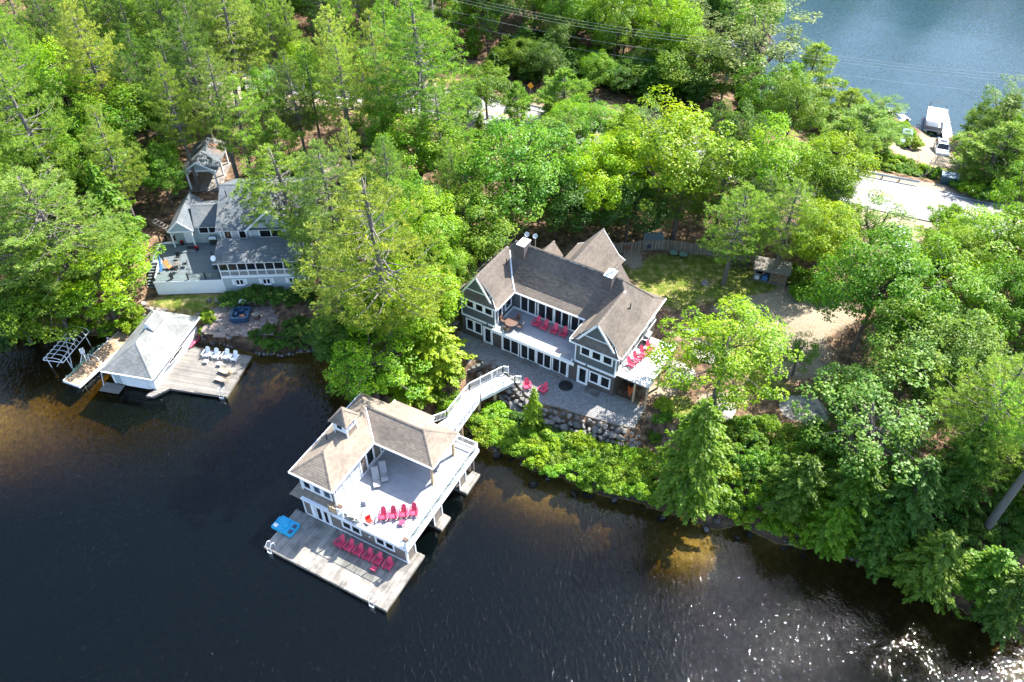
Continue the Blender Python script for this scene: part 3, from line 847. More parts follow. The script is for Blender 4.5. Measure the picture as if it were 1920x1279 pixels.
    for k, (nm, pls, caplist, ends) in enumerate((
            ('main_roof', main, [((2.6, 6.7, R), (15.1, 6.7, R)), ((18.72, 3.05, E), (17.82, 3.95, B)), ((17.82, 3.95, B), (15.1, 6.7, R)), ((18.72, 10.35, E), (17.82, 9.45, B)), ((17.82, 9.45, B), (15.1, 6.7, R)), ((.4, 9.45, B), (2.6, 6.7, R))], None),
            ('gable_roof', lw, [((2.12, -.3, 12.09), (2.12, 5.7, 12.09))], (2.12, 2.64, -.28, 12.06)),
            ('gable_roof', rw, [((15.97, -.3, 12.09), (15.97, 5.3, 12.09))], (15.97, 2.82, -.28, 12.06)),
            ('back_gable_roof', bg, [((9.35, 7.0, 12.02), (9.35, 14.1, 12.02))], (9.35, 2.95, 14.05, 12.0)),
            ('small_gable_roof', s1, [((4.9, 8.6, 10.55), (4.9, 11.15, 10.55))], None), ('small_gable_roof', s2, [((12.95, 8.3, 10.95), (12.95, 11.05, 10.95))], None))):
        mb = MB(Z0)
        for p in pls:
            mb.slab(p, .14, 0, 1)
        if ends:
            uc, hw, v, zr = ends
            for sgn in (-1, 1):   # white rake boards
                a, b_, c_ = (uc + sgn * hw, v, E - .06), (uc + sgn * (hw - .85), v, B - .06), (uc, v, zr - .06)
                mb.bar(a, b_, .07, .2, 1); mb.bar(b_, c_, .07, .2, 1)
        r = mb.obj(nm, ['shingle_brown', 'soffit'], H)
        shingles(r, pls, 'shingle_brown', zo=Z0, seed=30 + k)
        caps(r, caplist, 'shingle_brown', Z0, h=.07 if k == 0 else .05)
        if k == 0:
            g = MB(Z0); g.box(4.7, 13.2, 2.94, 3.06, E - .12, E + .02); g.box(-.6, -.5, 3.0, 10.4, E - .12, E + .02); g.box(18.72, 18.84, -.2, 10.4, E - .12, E + .02); g.obj('gutter', 'white', r)
        if k in (1, 2):
            u = ends[0] + ends[1] * (1 if k == 1 else -1)
            g = MB(Z0); g.box(u - .05, u + .06, -.3, 3.0, E - .12, E + .03); g.obj('gutter', 'white', r)
    vf = MB(Z0)
    vf.tube([(4.74, 3.06, 9.03), (3.92, 3.98, 9.52), (2.42, 5.86, 11.7)], .09, 6)
    vf.obj('valley_flashing', 'white', H)
    # chimneys
    for k, (u0, u1, v0, v1, z1) in enumerate(((3.42, 4.33, 5.6, 7.0, 12.95), (13.55, 14.45, 5.65, 6.95, 13.0))):
        c = MB(Z0); c.box(u0, u1, v0, v1, 9.2, z1); ch = c.obj('chimney', 'chimney', H)
        cp = MB(Z0); cp.box(u0 - .03, u1 + .03, v0 - .03, v1 + .03, z1, z1 + .08); cp.obj('chimney_cap', 'white', ch)
        if k:
            for (a, b_) in ((14.1, 6.55), (13.9, 6.1)):
                p = MB(Z0); p.lathe([(.11, 0), (.11, .3), (.2, .3), (.2, .36), (.05, .44)], 10, 0, (a, b_, z1 + .1)); p.obj('flue', 'galv', ch)
    # vent pipes
    for p in ((2.95, 4.4, 11.2, .5), (17.0, 5.0, 10.95, .45), (2.4, 6.9, 12.2, .7)):
        v = MB(Z0); v.tube([(p[0], p[1], p[2] - .3), (p[0], p[1], p[2] + p[3])], .06, 8); v.obj('vent_pipe', 'black', H)
    # windows, left wing and right wing fronts
    F = wallF((0, 0.02), (1, 0))
    window(H, F, .55, 4.0, 7.32, 8.92, 3, 1, Z0, .13, .3)
    window(H, wallF((0, 0), (1, 0)), .5, 2.6, 4.1, 5.75, 2, 1, Z0, .13, .26)
    window(H, F, 14.25, 17.85, 7.22, 8.86, 3, 1, Z0, .13, .3)
    window(H, wallF((0, 0), (1, 0)), 15.45, 17.85, 4.0, 5.55, 2, 1, Z0, .13, .3)
    for a0, a1 in ((2.72, 3.9), (14.12, 15.36)):
        window(H, wallF((0, 0), (1, 0)), a0, a1, 3.24, 5.6, 1, 1, Z0, .22, .1, .08, 'door')
    # sliding doors below the balcony
    Fl = wallF((0, -.0), (1, 0))
    for a0, a1 in ((5.12, 7.2), (7.36, 9.25), (9.3, 11.1), (11.18, 13.0)):
        window(H, Fl, a0, a1, 3.28, 5.55, 2, 1, Z0, .1, .07, .08, 'sliding_door')
    tt = MB(Z0); tt.box(5.0, 13.15, -.05, -.003, 5.55, 5.72); tt.box(5.0, 5.11, -.04, -.003, 3.22, 5.55); tt.box(13.01, 13.12, -.04, -.003, 3.22, 5.55); tt.obj('door_trim', 'white', H)
    # sliding doors on the balcony
    Fb = wallF((0, 3.7), (1, 0))
    for a0, a1 in ((5.1, 7.05), (7.25, 9.2), (9.24, 11.05), (11.2, 13.1)):
        window(H, Fb, a0, a1, 6.16, 8.5, 2, 1, Z0, .1, .07, .08, 'sliding_door')
    # windows on the wing sides facing the balcony
    Fs = wallF((4.25, 0), (0, 1))
    window(H, Fs, .45, 1.35, 6.25, 8.6, 1, 1, Z0, .1, name='door'); window(H, Fs, 1.9, 3.2, 6.9, 8.5, 1, 1, Z0, .12)
    # right side wall windows above the porch
    Fr_ = wallF((18.2, 0), (0, 1))
    for a0, a1, c0, c1 in ((.6, 1.5, 6.5, 8.5), (1.8, 3.6, 6.2, 8.4), (4.2, 5.2, 6.9, 8.4), (6.4, 7.6, 6.9, 8.3), (8.3, 9.3, 6.9, 8.3)):
        window(H, Fr_, a0, a1, c0, c1, 1 if a1 - a0 < 1.3 else 2, 1, Z0, .12)
    # small wall lamps and vents
    for u in (4.32, 4.7, 13.45, 13.85):
        b = MB(Z0); b.lathe([(.09, 0), (.09, .05), (.05, .07)], 10, 0, (0, 0, 0)); o = b.obj('wall_vent', 'white', H); o.rotation_euler = (math.pi / 2, 0, 0); o.location = (u, -.003, 3.95 - Z0 + Z0 - 3.22); 
    for u in (3.3, 15.1):
        b = MB(Z0); b.box(u - .06, u + .06, -.14, -.05, 6.0, 6.2); b.obj('wall_lamp', 'black', H)
    # balcony
    d = MB(Z0); d.box(4.27, 13.73, -.45, 3.68, 5.92, 6.06); d.box(4.1, 13.9, -.52, -.45, 5.72, 6.12, 1); d.box(4.3, 13.7, -.44, -.06, 5.80, 5.90, 1); bal = d.obj('balcony', ['siding_brown', 'white'], H)
    planks(bal, 4.3, 13.7, -.44, 3.66, 6.10, 'u', 'deck_grey', zo=Z0, w=.16)
    g = []
    r = MB(Z0)
    us = [4.3, 5.5, 6.6, 7.7, 8.75, 9.9, 11.1, 12.3, 13.6]
    for i, u in enumerate(us):
        r.box(u - .03, u + .03, -.42, -.36, 6.1, 6.55 if i not in (3, 4) else 7.15)
    r.box(4.3, 13.6, -.412, -.368, 6.11, 6.15)
    ro = r.obj('railing', 'white', H)
    for i in range(len(us) - 1):
        p = MB(Z0); p.box(us[i] + .05, us[i + 1] - .05, -.396, -.384, 6.18, 7.12); p.obj('glass_panel', 'glass_rail', ro)
    # side porch on posts
    pz = MB(Z0); pz.box(18.26, 21.72, .36, 7.2, 5.84, 6.0, 1); po = pz.obj('side_deck', ['white', 'old_wood'], H)
    planks(po, 18.27, 21.75, .33, 7.22, 6.05, 'u', 'deck_white', zo=Z0, w=.2, gap=.006)
    for u, v in ((20.25, .5), (21.6, .48), (21.6, 3.6), (21.6, 6.9)):
        q = MB(Z0); q.box(u - .09, u + .09, v - .09, v + .09, 3.0, 5.84); q.obj('post', 'post_wood', H)
    # stone door steps
    for u0, u1, v0 in ((2.6, 4.1, -.85), (5.6, 7.0, -.7), (7.8, 9.7, -.75), (11.2, 12.8, -.75), (15.4, 16.9, -.95)):
        q = MB(Z0); q.box(u0, u1, v0, -.08, 3.2, 3.36 + .04 * (u0 > 7)); q.obj('door_step', 'rock', H)
    # satellite dishes behind the left chimney
    for u, v in ((3.3, 8.0), (4.2, 8.2)):
        q = MB(Z0); q.tube([(u, v, 11.0), (u, v, 13.0)], .035, 6); q.lathe([(.05, 0), (.26, .05), (.36, .13)], 14, 0, (0, 0, 0))
        dsh = MB(); dsh.lathe([(.03, 0), (.19, .04), (.27, .10), (.25, .09), (.02, .02)], 14)
        st = MB(Z0); st.tube([(u, v, 10.6), (u, v, 12.75)], .03, 6); so = st.obj('dish_mast', 'galv', H)
        do = dsh.obj('dish', 'galv', so); do.location = (u, v - .05, 12.8 - Z0); do.rotation_euler = (math.radians(55), 0, .5)
    return H
HOUSE = build_house()

# ---------------------------------------------------------------- paved terrace, steps and retaining stones
def build_patio():
    t = thing('stone_patio', 'grey cobble paved terrace along the front of the dark slate cottage', 'patio', HF.w(0, 0, 3.22), HF.yaw)
    b = MB(3.22); b.prism([(u, v) for u, v in PATIO], 3.0, 3.235); b.obj('patio_bed', 'old_wood', t)
    pv = MB(3.22); rnd = random.Random(5)
    P = np.array(PATIO)
    st = .235
    for i in range(int(22.6 / st)):
        for j in range(int(6.0 / st)):
            u, v = -.6 + (i + (.5 if j % 2 else 0)) * st, -4.9 + j * st
            if v > -.05: continue
            if _poly_sd(PATIO, np.array([u + st / 2]), np.array([v + st / 2]))[0] > -.12: continue
            h = 3.262 + rnd.uniform(-.008, .008)
            g = .02
            a = (u + g, v + g); c = (u + st - g, v + st - g)
            e = .025
            pv.add([(a[0], a[1], 3.236), (c[0], a[1], 3.236), (c[0], c[1], 3.236), (a[0], c[1], 3.236), (a[0] + e, a[1] + e, h), (c[0] - e, a[1] + e, h), (c[0] - e, c[1] - e, h), (a[0] + e, c[1] - e, h)],
                   [(4, 5, 6, 7), (0, 1, 5, 4), (1, 2, 6, 5), (2, 3, 7, 6), (3, 0, 4, 7)], 0, rnd.random())
    pv.obj('pavers', 'paver', t, stuff=True)
build_patio()

def rock_mesh(name, seed, sx, sy, sz, mat='rock', sub=2, rough=.22):
    """a boulder: an icosphere broken along random planes, then roughened"""
    import bmesh
    rnd = random.Random(seed)
    bm = bmesh.new()
    bmesh.ops.create_icosphere(bm, subdivisions=sub, radius=1)
    cuts = [(Vector((rnd.gauss(0, 1), rnd.gauss(0, 1), rnd.gauss(0, .8))).normalized(), rnd.uniform(.5, .8)) for _ in range(14)]
    for v in bm.verts:
        for n, d in cuts:
            k = v.co.dot(n) - d
            if k > 0: v.co -= n * k * .92
        v.co *= 1 + rnd.uniform(-.5, .5) * rough * .25
        v.co.x *= sx; v.co.y *= sy; v.co.z *= sz
    me = bpy.data.meshes.new(name); bm.to_mesh(me); bm.free()
    me.materials.append(MT[mat])
    return me
ROCKS = [rock_mesh('stone', 100 + i, 1, RND.uniform(.65, .9), RND.uniform(.5, .7), sub=2) for i in range(8)]
WETR = [rock_mesh('wet_stone', 200 + i, 1, RND.uniform(.65, .9), RND.uniform(.5, .7), 'wet_rock') for i in range(6)]
BIGR = [rock_mesh('boulder', 300 + i, 1, RND.uniform(.7, .9), RND.uniform(.5, .7), sub=3, rough=.3) for i in range(3)]

def stone(parent, x, y, z, s, rnd, name='stone', flat=1.0, pool=None):
    o = bpy.data.objects.new(name, rnd.choice(pool or ROCKS)); COL.objects.link(o)
    if parent is not None: o.parent = parent
    o.location = (x, y, z); o.scale = (s * rnd.uniform(.85, 1.25), s * rnd.uniform(.8, 1.1), s * flat * rnd.uniform(.8, 1.1))
    o.rotation_euler = (rnd.uniform(-.3, .3), rnd.uniform(-.3, .3), rnd.uniform(0, 6.28))
    return o

def build_stone_walls():
    rnd = random.Random(21)
    t = thing('retaining_wall', 'rough boulder retaining wall holding up the paved terrace above the shore', 'stone wall', HF.w(0, 0, 2.0), HF.yaw)
    edge = [(4.6, -2.6), (5.6, -2.6), (6.8, -3.1), (8.4, -3.7), (10.4, -4.85), (12.2, -5.2), (14.3, -4.6), (16.4, -4.35), (18.2, -3.9), (20.0, -3.65), (21.9, -3.2), (23.2, -3.1)]
    for k, (off, z, s) in enumerate(((0.0, 3.0, .42), (.42, 2.55, .48), (.85, 2.05, .5), (1.25, 1.55, .5))):
        for i in range(len(edge) - 1):
            a, b = Vector((*edge[i], 0)), Vector((*edge[i + 1], 0))
            L = (b - a).length; n = max(1, round(L / (s * 1.45)))
            for j in range(n):
                p = a.lerp(b, (j + .5 * (k % 2)) / n)
                if k == 3 and rnd.random() < .35: continue
                stone(t, p.x + rnd.uniform(-.12, .12), p.y - off + rnd.uniform(-.1, .1), z - 2.0 + rnd.uniform(-.08, .1), s * rnd.uniform(.6, 1.45), rnd)
    # stone steps beside the bridge, down to the left
    st = thing('stone_steps', 'curved flight of grey stone slab steps beside the white footbridge', 'steps', HF.w(3.4, -2.9, 2.2), HF.yaw)
    for i in range(6):
        a = HF.w(4.9 - .35 * i, -2.55 - .42 * i * .55, 0)
        q = MB(); q.box(-.75, .75, -.22, .22, -.12, .1)
        me = q.mesh('step', 'rock')
        o = bpy.data.objects.new('step', me); COL.objects.link(o); o.parent = st
        o.location = (1.55 - .42 * i, .42 - .36 * i, 1.02 - .2 * i); o.rotation_euler = (0, 0, .75)
    # loose boulders left of the steps
    for i in range(14):
        stone(st, -.9 + rnd.uniform(-1.3, 1.2), .6 + rnd.uniform(-1.2, 1.5), .55 + rnd.uniform(-.3, .4), rnd.uniform(.3, .55), rnd)
build_stone_walls()
# ---------------------------------------------------------------- big boathouse
def build_boathouse():
    Z0 = 0.0
    H = thing('boathouse', 'large two storey boathouse with brown hip roofs, a cupola and a pale open upper deck', 'boathouse', BF.w(0, 0, 0), BF.yaw)
    # cribs under the dock, in the water
    c = MB()
    for u0, u1, v0, v1 in ((-12.9, -10, .3, 2.2), (-8, -5.6, .3, 2.2), (-3, -.4, .3, 2.2), (-12.2, -.9, 4.7, 5.8), (-12.2, -.6, 8.95, 10.3), (-12.2, -.6, 13.45, 15.8)):
        c.box(u0, u1, v0, v1, -6.5, .22)
    c.obj('crib', 'old_wood', H)
    f = MB()
    f.box(-13.14, 0.02, -.03, .05, .12, .42); f.box(-13.14, -13.06, .05, 4.6, .12, .42); f.box(-.06, .02, .05, 5.95, .12, .42)
    for v in (1.2, 2.4, 3.6): f.box(-13.0, -.1, v, v + .1, .15, .41)
    for v0, v1 in ((8.87, 10.42), (13.38, 15.95)): f.box(-.9, .0, v0, v1, .12, .41)
    f.obj('dock_frame', 'dock_wood', H)
    planks(H, -13.12, -.86, .0, 4.5, .46, 'v', 'dock_wood', w=.15, jit=.012)
    planks(H, -.86, 0.0, .0, 5.93, .46, 'v', 'dock_wood', w=.145, jit=.012, seed=4)
    planks(H, -.86, 0.0, 8.87, 10.42, .46, 'v', 'dock_wood', w=.145, jit=.012, seed=5)
    planks(H, -.86, 0.0, 13.38, 15.92, .46, 'v', 'dock_wood', w=.145, jit=.012, seed=6)
    # lower walls
    w = MB()
    w.box(-12.0, -.8, 4.58, 4.72, .42, 2.8); w.box(-12.0, -11.86, 4.72, 16.2, .1, 2.8); w.box(-12.0, -.8, 16.1, 16.24, .1, 2.8)
    for v0, v1 in ((4.72, 5.85), (8.97, 10.3), (13.5, 14.6)): w.box(-.95, -.82, v0, v1, .42, 2.8)
    w.box(-.95, -.82, 5.85, 16.1, 2.45, 2.8)
    w.box(-11.86, -1.0, 4.74, 16.0, 2.70, 2.78)
    w.obj('lower_wall', 'siding_taupe', H)
    t = MB()
    for u in (-12.02, -.92): t.box(u, u + .13, 4.53, 4.6, .46, 2.75)
    t.box(-9.1, -.8, 4.52, 4.578, .5, .66); t.box(-9.06, -8.92, 4.525, 4.578, .66, 2.7); t.box(-11.15, -10.75, 4.525, 4.578, .46, 2.7); t.box(-12.0, -11.15, 4.53, 4.578, .46, .6)
    for v in (4.6, 5.75, 8.9, 10.22, 13.42, 14.55): t.box(-.82, -.77, v, v + .12, .46, 2.78)
    t.obj('trim', 'white', H)
    F = wallF((0, 4.58), (1, 0))
    window(H, F, -10.65, -9.85, .5, 2.6, 1, 1, 0, .13, name='door'); window(H, F, -9.85 + .02, -9.1, .5, 2.6, 1, 1, 0, .13, name='door')
    window(H, F, -7.72, -5.6, 1.3, 2.45, 2, 1, 0, .14, .16); window(H, F, -4.1, -2.05, 1.36, 2.5, 2, 1, 0, .14, .16)
    b = MB(); b.box(-4.75, -4.6, 4.5, 4.58, 1.75, 1.95); b.obj('wall_lamp', 'white', H)
    # upper deck
    d = MB(); d.box(-12.0, -.56, 4.4, 16.7, 2.80, 3.05, 1); d.box(-8.5, -.5, 4.33, 4.41, 2.72, 3.11); d.box(-.56, -.47, 4.33, 16.78, 2.72, 3.11); d.box(-8.5, -.47, 16.7, 16.78, 2.72, 3.11)
    deck = d.obj('upper_deck', ['white', 'white'], H)
    planks(deck, -8.42, -.56, 4.41, 16.7, 3.095, 'u', 'deck_grey', w=.15, gap=.008)
    # rails
    railing(H, [(-7.75, 4.48, 3.1), (-.65, 4.48, 3.1)], h=.98, style='glass', gap=1.7, post=.07)
    railing(H, [(-.62, 4.6, 3.1), (-.62, 16.2, 3.1)], h=.98, style='glass', gap=1.9, post=.07)
    railing(H, [(-.62, 16.3, 3.1), (-.62, 16.62, 3.1), (-2.9, 16.62, 3.1)], h=.98, gap=2.0)
    railing(H, [(-7.8, 4.95, 3.1), (-7.8, 4.48, 3.1), (-7.2, 4.48, 3.1)], h=1.0, gap=2)
    railing(H, [(-1.1, 4.46, 3.1), (-.62, 4.46, 3.1), (-.62, 5.0, 3.1)], h=1.0, gap=2)
    # dark planters on the corner posts
    for u, v in ((-7.65, 4.75), (-.72, 4.6)):
        b = MB(); b.box(u - .2, u + .2, v - .15, v + .15, 4.1, 4.3); b.obj('post_box', 'bronze', H)
    sl = MB()
    for k in range(7): sl.box(-8.85, -7.9, 4.44, 4.5, 2.95 + k * .15, 3.05 + k * .15)
    for u in (-8.85, -8.35, -7.95): sl.box(u, u + .06, 4.5, 4.56, 2.9, 4.05)
    sl.obj('slat_screen', 'post_wood', H)
    # upper storey
    w = MB(); w.box(-12.2, -8.4, 5.15, 15.0, 3.0, 6.15); w.box(-8.4, -3.6, 14.6, 14.75, 3.05, 6.1); w.obj('upper_wall', 'siding_taupe', H)
    F = wallF((0, 5.15), (1, 0))
    window(H, F, -12.05, -8.75, 3.75, 5.0, 3, 1, 0, .17, .38)
    t = MB()
    for u in (-12.24, -8.5): t.box(u, u + .14, 5.09, 5.15, 3.1, 6.0)
    t.box(-8.41, -8.34, 5.09, 5.25, 3.1, 6.0); t.box(-8.40, -8.35, 5.2, 15, 3.1, 3.25); t.box(-8.4, -8.35, 5.2, 15.0, 5.75, 6.0)
    t.obj('trim', 'white', H)
    Fs = wallF((-8.4, 0), (0, 1))
    for a0, a1, c0, c1 in ((5.35, 6.5, 3.2, 5.55), (6.55, 7.65, 3.2, 5.55), (7.75, 9.0, 3.2, 5.55)):
        window(H, Fs, a0, a1, c0, c1, 1, 1, 0, .15, gmat='curtain', name='sliding_door')
    window(H, Fs, 9.75, 11.0, 3.4, 5.5, 1, 1, 0, .16); window(H, Fs, 11.9, 12.8, 3.2, 5.3, 1, 1, 0, .14, name='door')
    # side and back windows (left wall)
    b = MB(); b.box(-8.34, -8.2, 9.25, 9.4, 4.9, 5.15); b.obj('wall_lamp', 'bronze', H)
    # pent roof over the doors
    pl = [[(-13.3, 4.4, 2.82), (-8.85, 4.4, 2.82), (-8.6, 5.15, 3.42), (-12.75, 5.15, 3.42)], [(-13.3, 10.5, 2.82), (-13.3, 4.4, 2.82), (-12.2, 5.15, 3.42), (-12.2, 10.5, 3.42)]]
    p = MB()
    for q in pl: p.slab(q, .1, 0, 1)
    po = p.obj('pent_roof', ['shingle_tan', 'white'], H); shingles(po, pl, 'shingle_tan', seed=50)
    # hip roofs
    E, R = 6.1, 7.76
    a, b_, c, d_ = -12.72, -8.1, 10.87, 15.42
    m, n = -10.41, 13.14
    pls = [[(a, d_, E), (a, 4.65, E), (m, 6.95, R), (m, n, R)], [(a, 4.65, E), (b_, 4.65, E), (m, 6.95, R)], [(b_, 4.65, E), (b_, c, E), (m, n, R), (m, 6.95, R)],
           [(b_, c, E), (-1.77, c, E), (-4.05, n, R), (m, n, R)], [(-1.77, c, E), (-1.77, d_, E), (-4.05, n, R)], [(-1.77, d_, E), (a, d_, E), (m, n, R), (-4.05, n, R)]]
    rb = MB()
    for q in pls: rb.slab(q, .12, 0, 1)
    ro = rb.obj('roof', ['shingle_tan', 'soffit'], H); shingles(ro, pls, 'shingle_tan', seed=51)
    caps(ro, [((m, 6.95, R), (m, n, R)), ((m, n, R), (-4.05, n, R)), ((a, 4.65, E), (m, 6.95, R)), ((b_, 4.65, E), (m, 6.95, R)), ((-1.77, c, E), (-4.05, n, R)), ((-1.77, d_, E), (-4.05, n, R)), ((a, d_, E), (m, n, R))], 'shingle_tan')
    vf = MB(); vf.tube([(b_, c, E + .06), (m + .2, n - .2, R - .08)], .07, 6); vf.obj('valley_flashing', 'white', ro)
    gt = MB()
    gt.box(a, b_, 4.55, 4.66, E - .12, E + .02); gt.box(b_, b_ + .1, 4.6, c, E - .12, E + .02); gt.box(b_ + .1, -1.7, c - .1, c, E - .12, E + .02); gt.box(-1.77, -1.67, c, d_, E - .12, E + .02); gt.box(a - .1, a, 4.6, d_, E - .12, E + .02)
    gt.obj('gutter', 'white', ro)
    ex = [[(-4.5, 15.75, 6.62), (-8.95, 15.75, 6.62), (-8.95, 13.25, 7.74), (-4.5, 13.25, 7.74)]]
    eb = MB(); eb.slab(ex[0], .14, 0, 1); eb.box(-8.9, -8.8, 13.6, 15.6, 6.0, 6.9, 1); eb.box(-4.65, -4.55, 13.6, 15.6, 6.0, 6.9, 1)
    eo = eb.obj('shed_roof', ['shingle_tan', 'white'], H); shingles(eo, ex, 'shingle_tan', seed=52)
    # porch posts
    for u, v in ((-2.25, 11.3), (-2.28, 15.05)):
        q = MB(); q.box(u - .11, u + .11, v - .11, v + .11, 3.1, 6.05); q.box(u - .16, u + .16, v - .16, v + .16, 3.1, 3.2)
        q.bar((u - .1, v, 5.4), (u - .9, v, 6.05), .1, .1); q.obj('porch_post', 'post_wood', H)
    q = MB(); q.box(-1.7 + .35, -1.0, 15.7, 15.95, .45, 2.8); q.obj('deck_post', 'post_wood', H)
    # cupola
    w = MB(); w.box(-11.15, -9.72, 9.5, 10.92, 6.6, 8.95); cu = w.obj('cupola', 'shingle_tan', H)
    t = MB()
    for u, v in ((-11.18, 9.47), (-9.81, 9.47), (-9.81, 10.83), (-11.18, 10.83)): t.box(u, u + .12, v, v + .12, 6.6, 8.94)
    t.box(-11.06, -9.81, 9.46, 9.5, 8.05, 8.94); t.box(-9.72, -9.69, 9.59, 10.83, 8.0, 8.94); t.box(-11.06, -9.81, 9.46, 9.5, 7.8, 8.05)
    t.obj('trim', 'white', cu)
    window(cu, wallF((0, 9.46), (1, 0)), -10.8, -10.05, 8.1, 8.8, 1, 1, 0, .07); window(cu, wallF((-9.69, 0), (0, 1)), 9.8, 10.65, 8.1, 8.75, 2, 2, 0, .05, .05)
    e0, e1, f0, f1 = -11.42, -9.45, 9.22, 11.2
    ap = (-10.43, 10.21, 10.1)
    cp = [[(e0, f0, 8.95), (e1, f0, 8.95), ap], [(e1, f0, 8.95), (e1, f1, 8.95), ap], [(e1, f1, 8.95), (e0, f1, 8.95), ap], [(e0, f1, 8.95), (e0, f0, 8.95), ap]]
    q = MB()
    for p_ in cp: q.slab(p_, .08, 0, 1)
    cr = q.obj('cupola_roof', ['shingle_tan', 'white'], cu)
    shingles(cu, cp, 'shingle_tan', seed=53)
    caps(cu, [((e0, f0, 8.95), ap), ((e1, f0, 8.95), ap), ((e1, f1, 8.95), ap)], 'shingle_tan')
    v = MB(); v.tube([(-11.4, 8.6, 6.8), (-11.4, 8.6, 7.75)], .06, 8); v.obj('vent_pipe', 'black', H)
    return H
build_boathouse()

def ladder(name, label, loc, rz, mat='metal_white', group=None):
    t = thing(name, label, 'ladder', loc, rz, group)
    for s in (-.24, .24):
        m = MB(); m.tube([(s, .45, 0), (s, .42, .75), (s, .15, .95), (s, -.12, .7), (s, -.14, -1.3)], .025, 6); m.obj('side_rail', mat, t)
    for k in range(4):
        m = MB(); m.box(-.24, .24, -.2, -.08, -.25 - k * .28, -.21 - k * .28); m.obj('rung', mat, t)
    return t
ladder('swim_ladder', 'white swim ladder at the left front corner of the big lower dock', BF.w(-12.4, -.02, .46), BF.yaw)
ladder('swim_ladder', 'white swim ladder near the right front corner of the big lower dock', BF.w(-1.4, -.02, .46), BF.yaw)

# ---------------------------------------------------------------- footbridge
def build_bridge():
    t = thing('footbridge', 'white railed footbridge from the boathouse deck up to the paved terrace', 'bridge', (-4.5, 53, 0))
    o = Vector((-4.5, 53, 0))
    Lp = [Vector((-7.35, 50.75, 3.1)) - o, Vector((-6.4, 51.65, 3.13)) - o, Vector((-4.37, 55.27, 3.22)) - o, Vector((-.95, 57.65, 3.3)) - o]
    Rp = [Vector((-6.0, 49.0, 3.1)) - o, Vector((-5.35, 49.75, 3.13)) - o, Vector((-3.18, 53.95, 3.22)) - o, Vector((.3, 56.25, 3.3)) - o]
    for i in range(3):
        a, b, c, d = Rp[i], Rp[i + 1], Lp[i + 1], Lp[i]
        m = MB()
        m.slab([a + Vector((0, 0, -.06)), b + Vector((0, 0, -.06)), c + Vector((0, 0, -.06)), d + Vector((0, 0, -.06))], .22, 0, 0); m.obj('bridge_deck', 'white', t)
        L = ((b - a).length + (c - d).length) / 2; n = max(3, int(L / .16))
        for k in range(n):
            p = [a.lerp(b, (k + .04) / n), a.lerp(b, (k + .96) / n), d.lerp(c, (k + .96) / n), d.lerp(c, (k + .04) / n)]
            q = MB(); q.slab([x + Vector((0, 0, .0)) for x in p], .04, 0, 0); q.obj('plank', 'deck_white', t)
    railing(t, Lp[1:3], h=1.0, gap=1.55); railing(t, Lp[2:4], h=1.0, gap=1.55)
    railing(t, [Lp[3], Lp[3] + Vector((.55, -.05, -.05))], h=1.0, gap=2)
    railing(t, Rp[1:3], h=1.0, gap=1.6); railing(t, Rp[2:4], h=1.0, gap=1.6)
    railing(t, [Rp[3], Rp[3] + Vector((.6, -.05, -.05))], h=1.0, gap=2)
    for p, zb in (((-3.35, 53.9), .3), ((-1.75, 55.1), .9), ((-5.0, 50.9), -.8)):
        m = MB(); m.tube([(p[0] + 4.5, p[1] - 53, zb - .5), (p[0] + 4.5, p[1] - 53, 3.0)], .16, 10)
        m.bar((p[0] + 4.5, p[1] - 53, 2.2), (p[0] + 3.9, p[1] - 52.2, 3.0), .1, .1); m.obj('post', 'post_wood', t)
    # left rail on the boathouse side
    railing(t, [Vector((-7.9, 50.9, 3.1)) - o, Lp[1]], h=1.0, gap=1.6)
build_bridge()

# ---------------------------------------------------------------- furniture
def make_adirondack(name, mat, label, cat='chair'):
    t = thing(name, label, cat)
    s = MB()
    for k in range(6):
        y = -.32 + k * .095; z = .38 - k * .028
        s.box(-.28, .28, y, y + .08, z - .02, z)
    s.box(-.28, .28, -.35, -.33, .25, .38); s.obj('seat', mat, t)
    b = MB()
    for k in range(6):
        x = (k - 2.5); top = 1.02 - .018 * x * x
        T = Matrix.Translation((x * .088, .2, .26)) @ Matrix.Rotation(math.radians(-x * 2.2), 4, 'Y') @ Matrix.Rotation(math.radians(-24), 4, 'X')
        b.box(-.04, .04, 0, .022, 0, top - .2, 0, T)
    b.bar((-.3, .36, .58), (.3, .36, .58), .03, .06); b.bar((-.24, .3, .34), (.24, .3, .34), .03, .06); b.obj('backrest', mat, t)
    for sx in (-1, 1):
        a = MB(); a.prism([(sx * .29, -.42), (sx * .44, -.42), (sx * .43, .1), (sx * .36, .42), (sx * .30, .42)][::sx], .565, .59); a.obj('arm', mat, t)
        l = MB(); l.box(sx * .33 - .02, sx * .33 + .02, -.38, -.27, 0, .565); l.obj('leg', mat, t)
        r = MB(); r.bar((sx * .29, -.34, .32), (sx * .29, .5, .05), .035, .12); r.obj('leg', mat, t)
    return t
PROTO = make_adirondack('adirondack_chair', 'red_chair', 'x')
_first = [True]
def adirondack(loc, rz, label, group):
    global PROTO
    rz += random.Random(int(loc.x * 37 + loc.y * 91)).uniform(-.09, .09)
    if _first[0]:
        _first[0] = False
        PROTO.location = loc; PROTO.rotation_euler = (0, 0, rz); PROTO['label'] = label; PROTO['group'] = group
        return PROTO
    return dup(PROTO, loc, rz, label, group)
names6 = ['leftmost', 'second from the left', 'third from the left', 'fourth from the left', 'fifth from the left', 'rightmost']
for i, (u, v) in enumerate([(-7.15, 3.3), (-6.17, 3.33), (-5.17, 3.35), (-4.15, 3.36), (-3.15, 3.4), (-2.12, 3.44)]):
    adirondack(BF.w(u, v, .465), BF.yaw + .02 * (i % 3 - 1), 'pink-red slatted chair on the shaded lower dock, %s of the six' % names6[i], 'red chairs in a row on the lower dock')
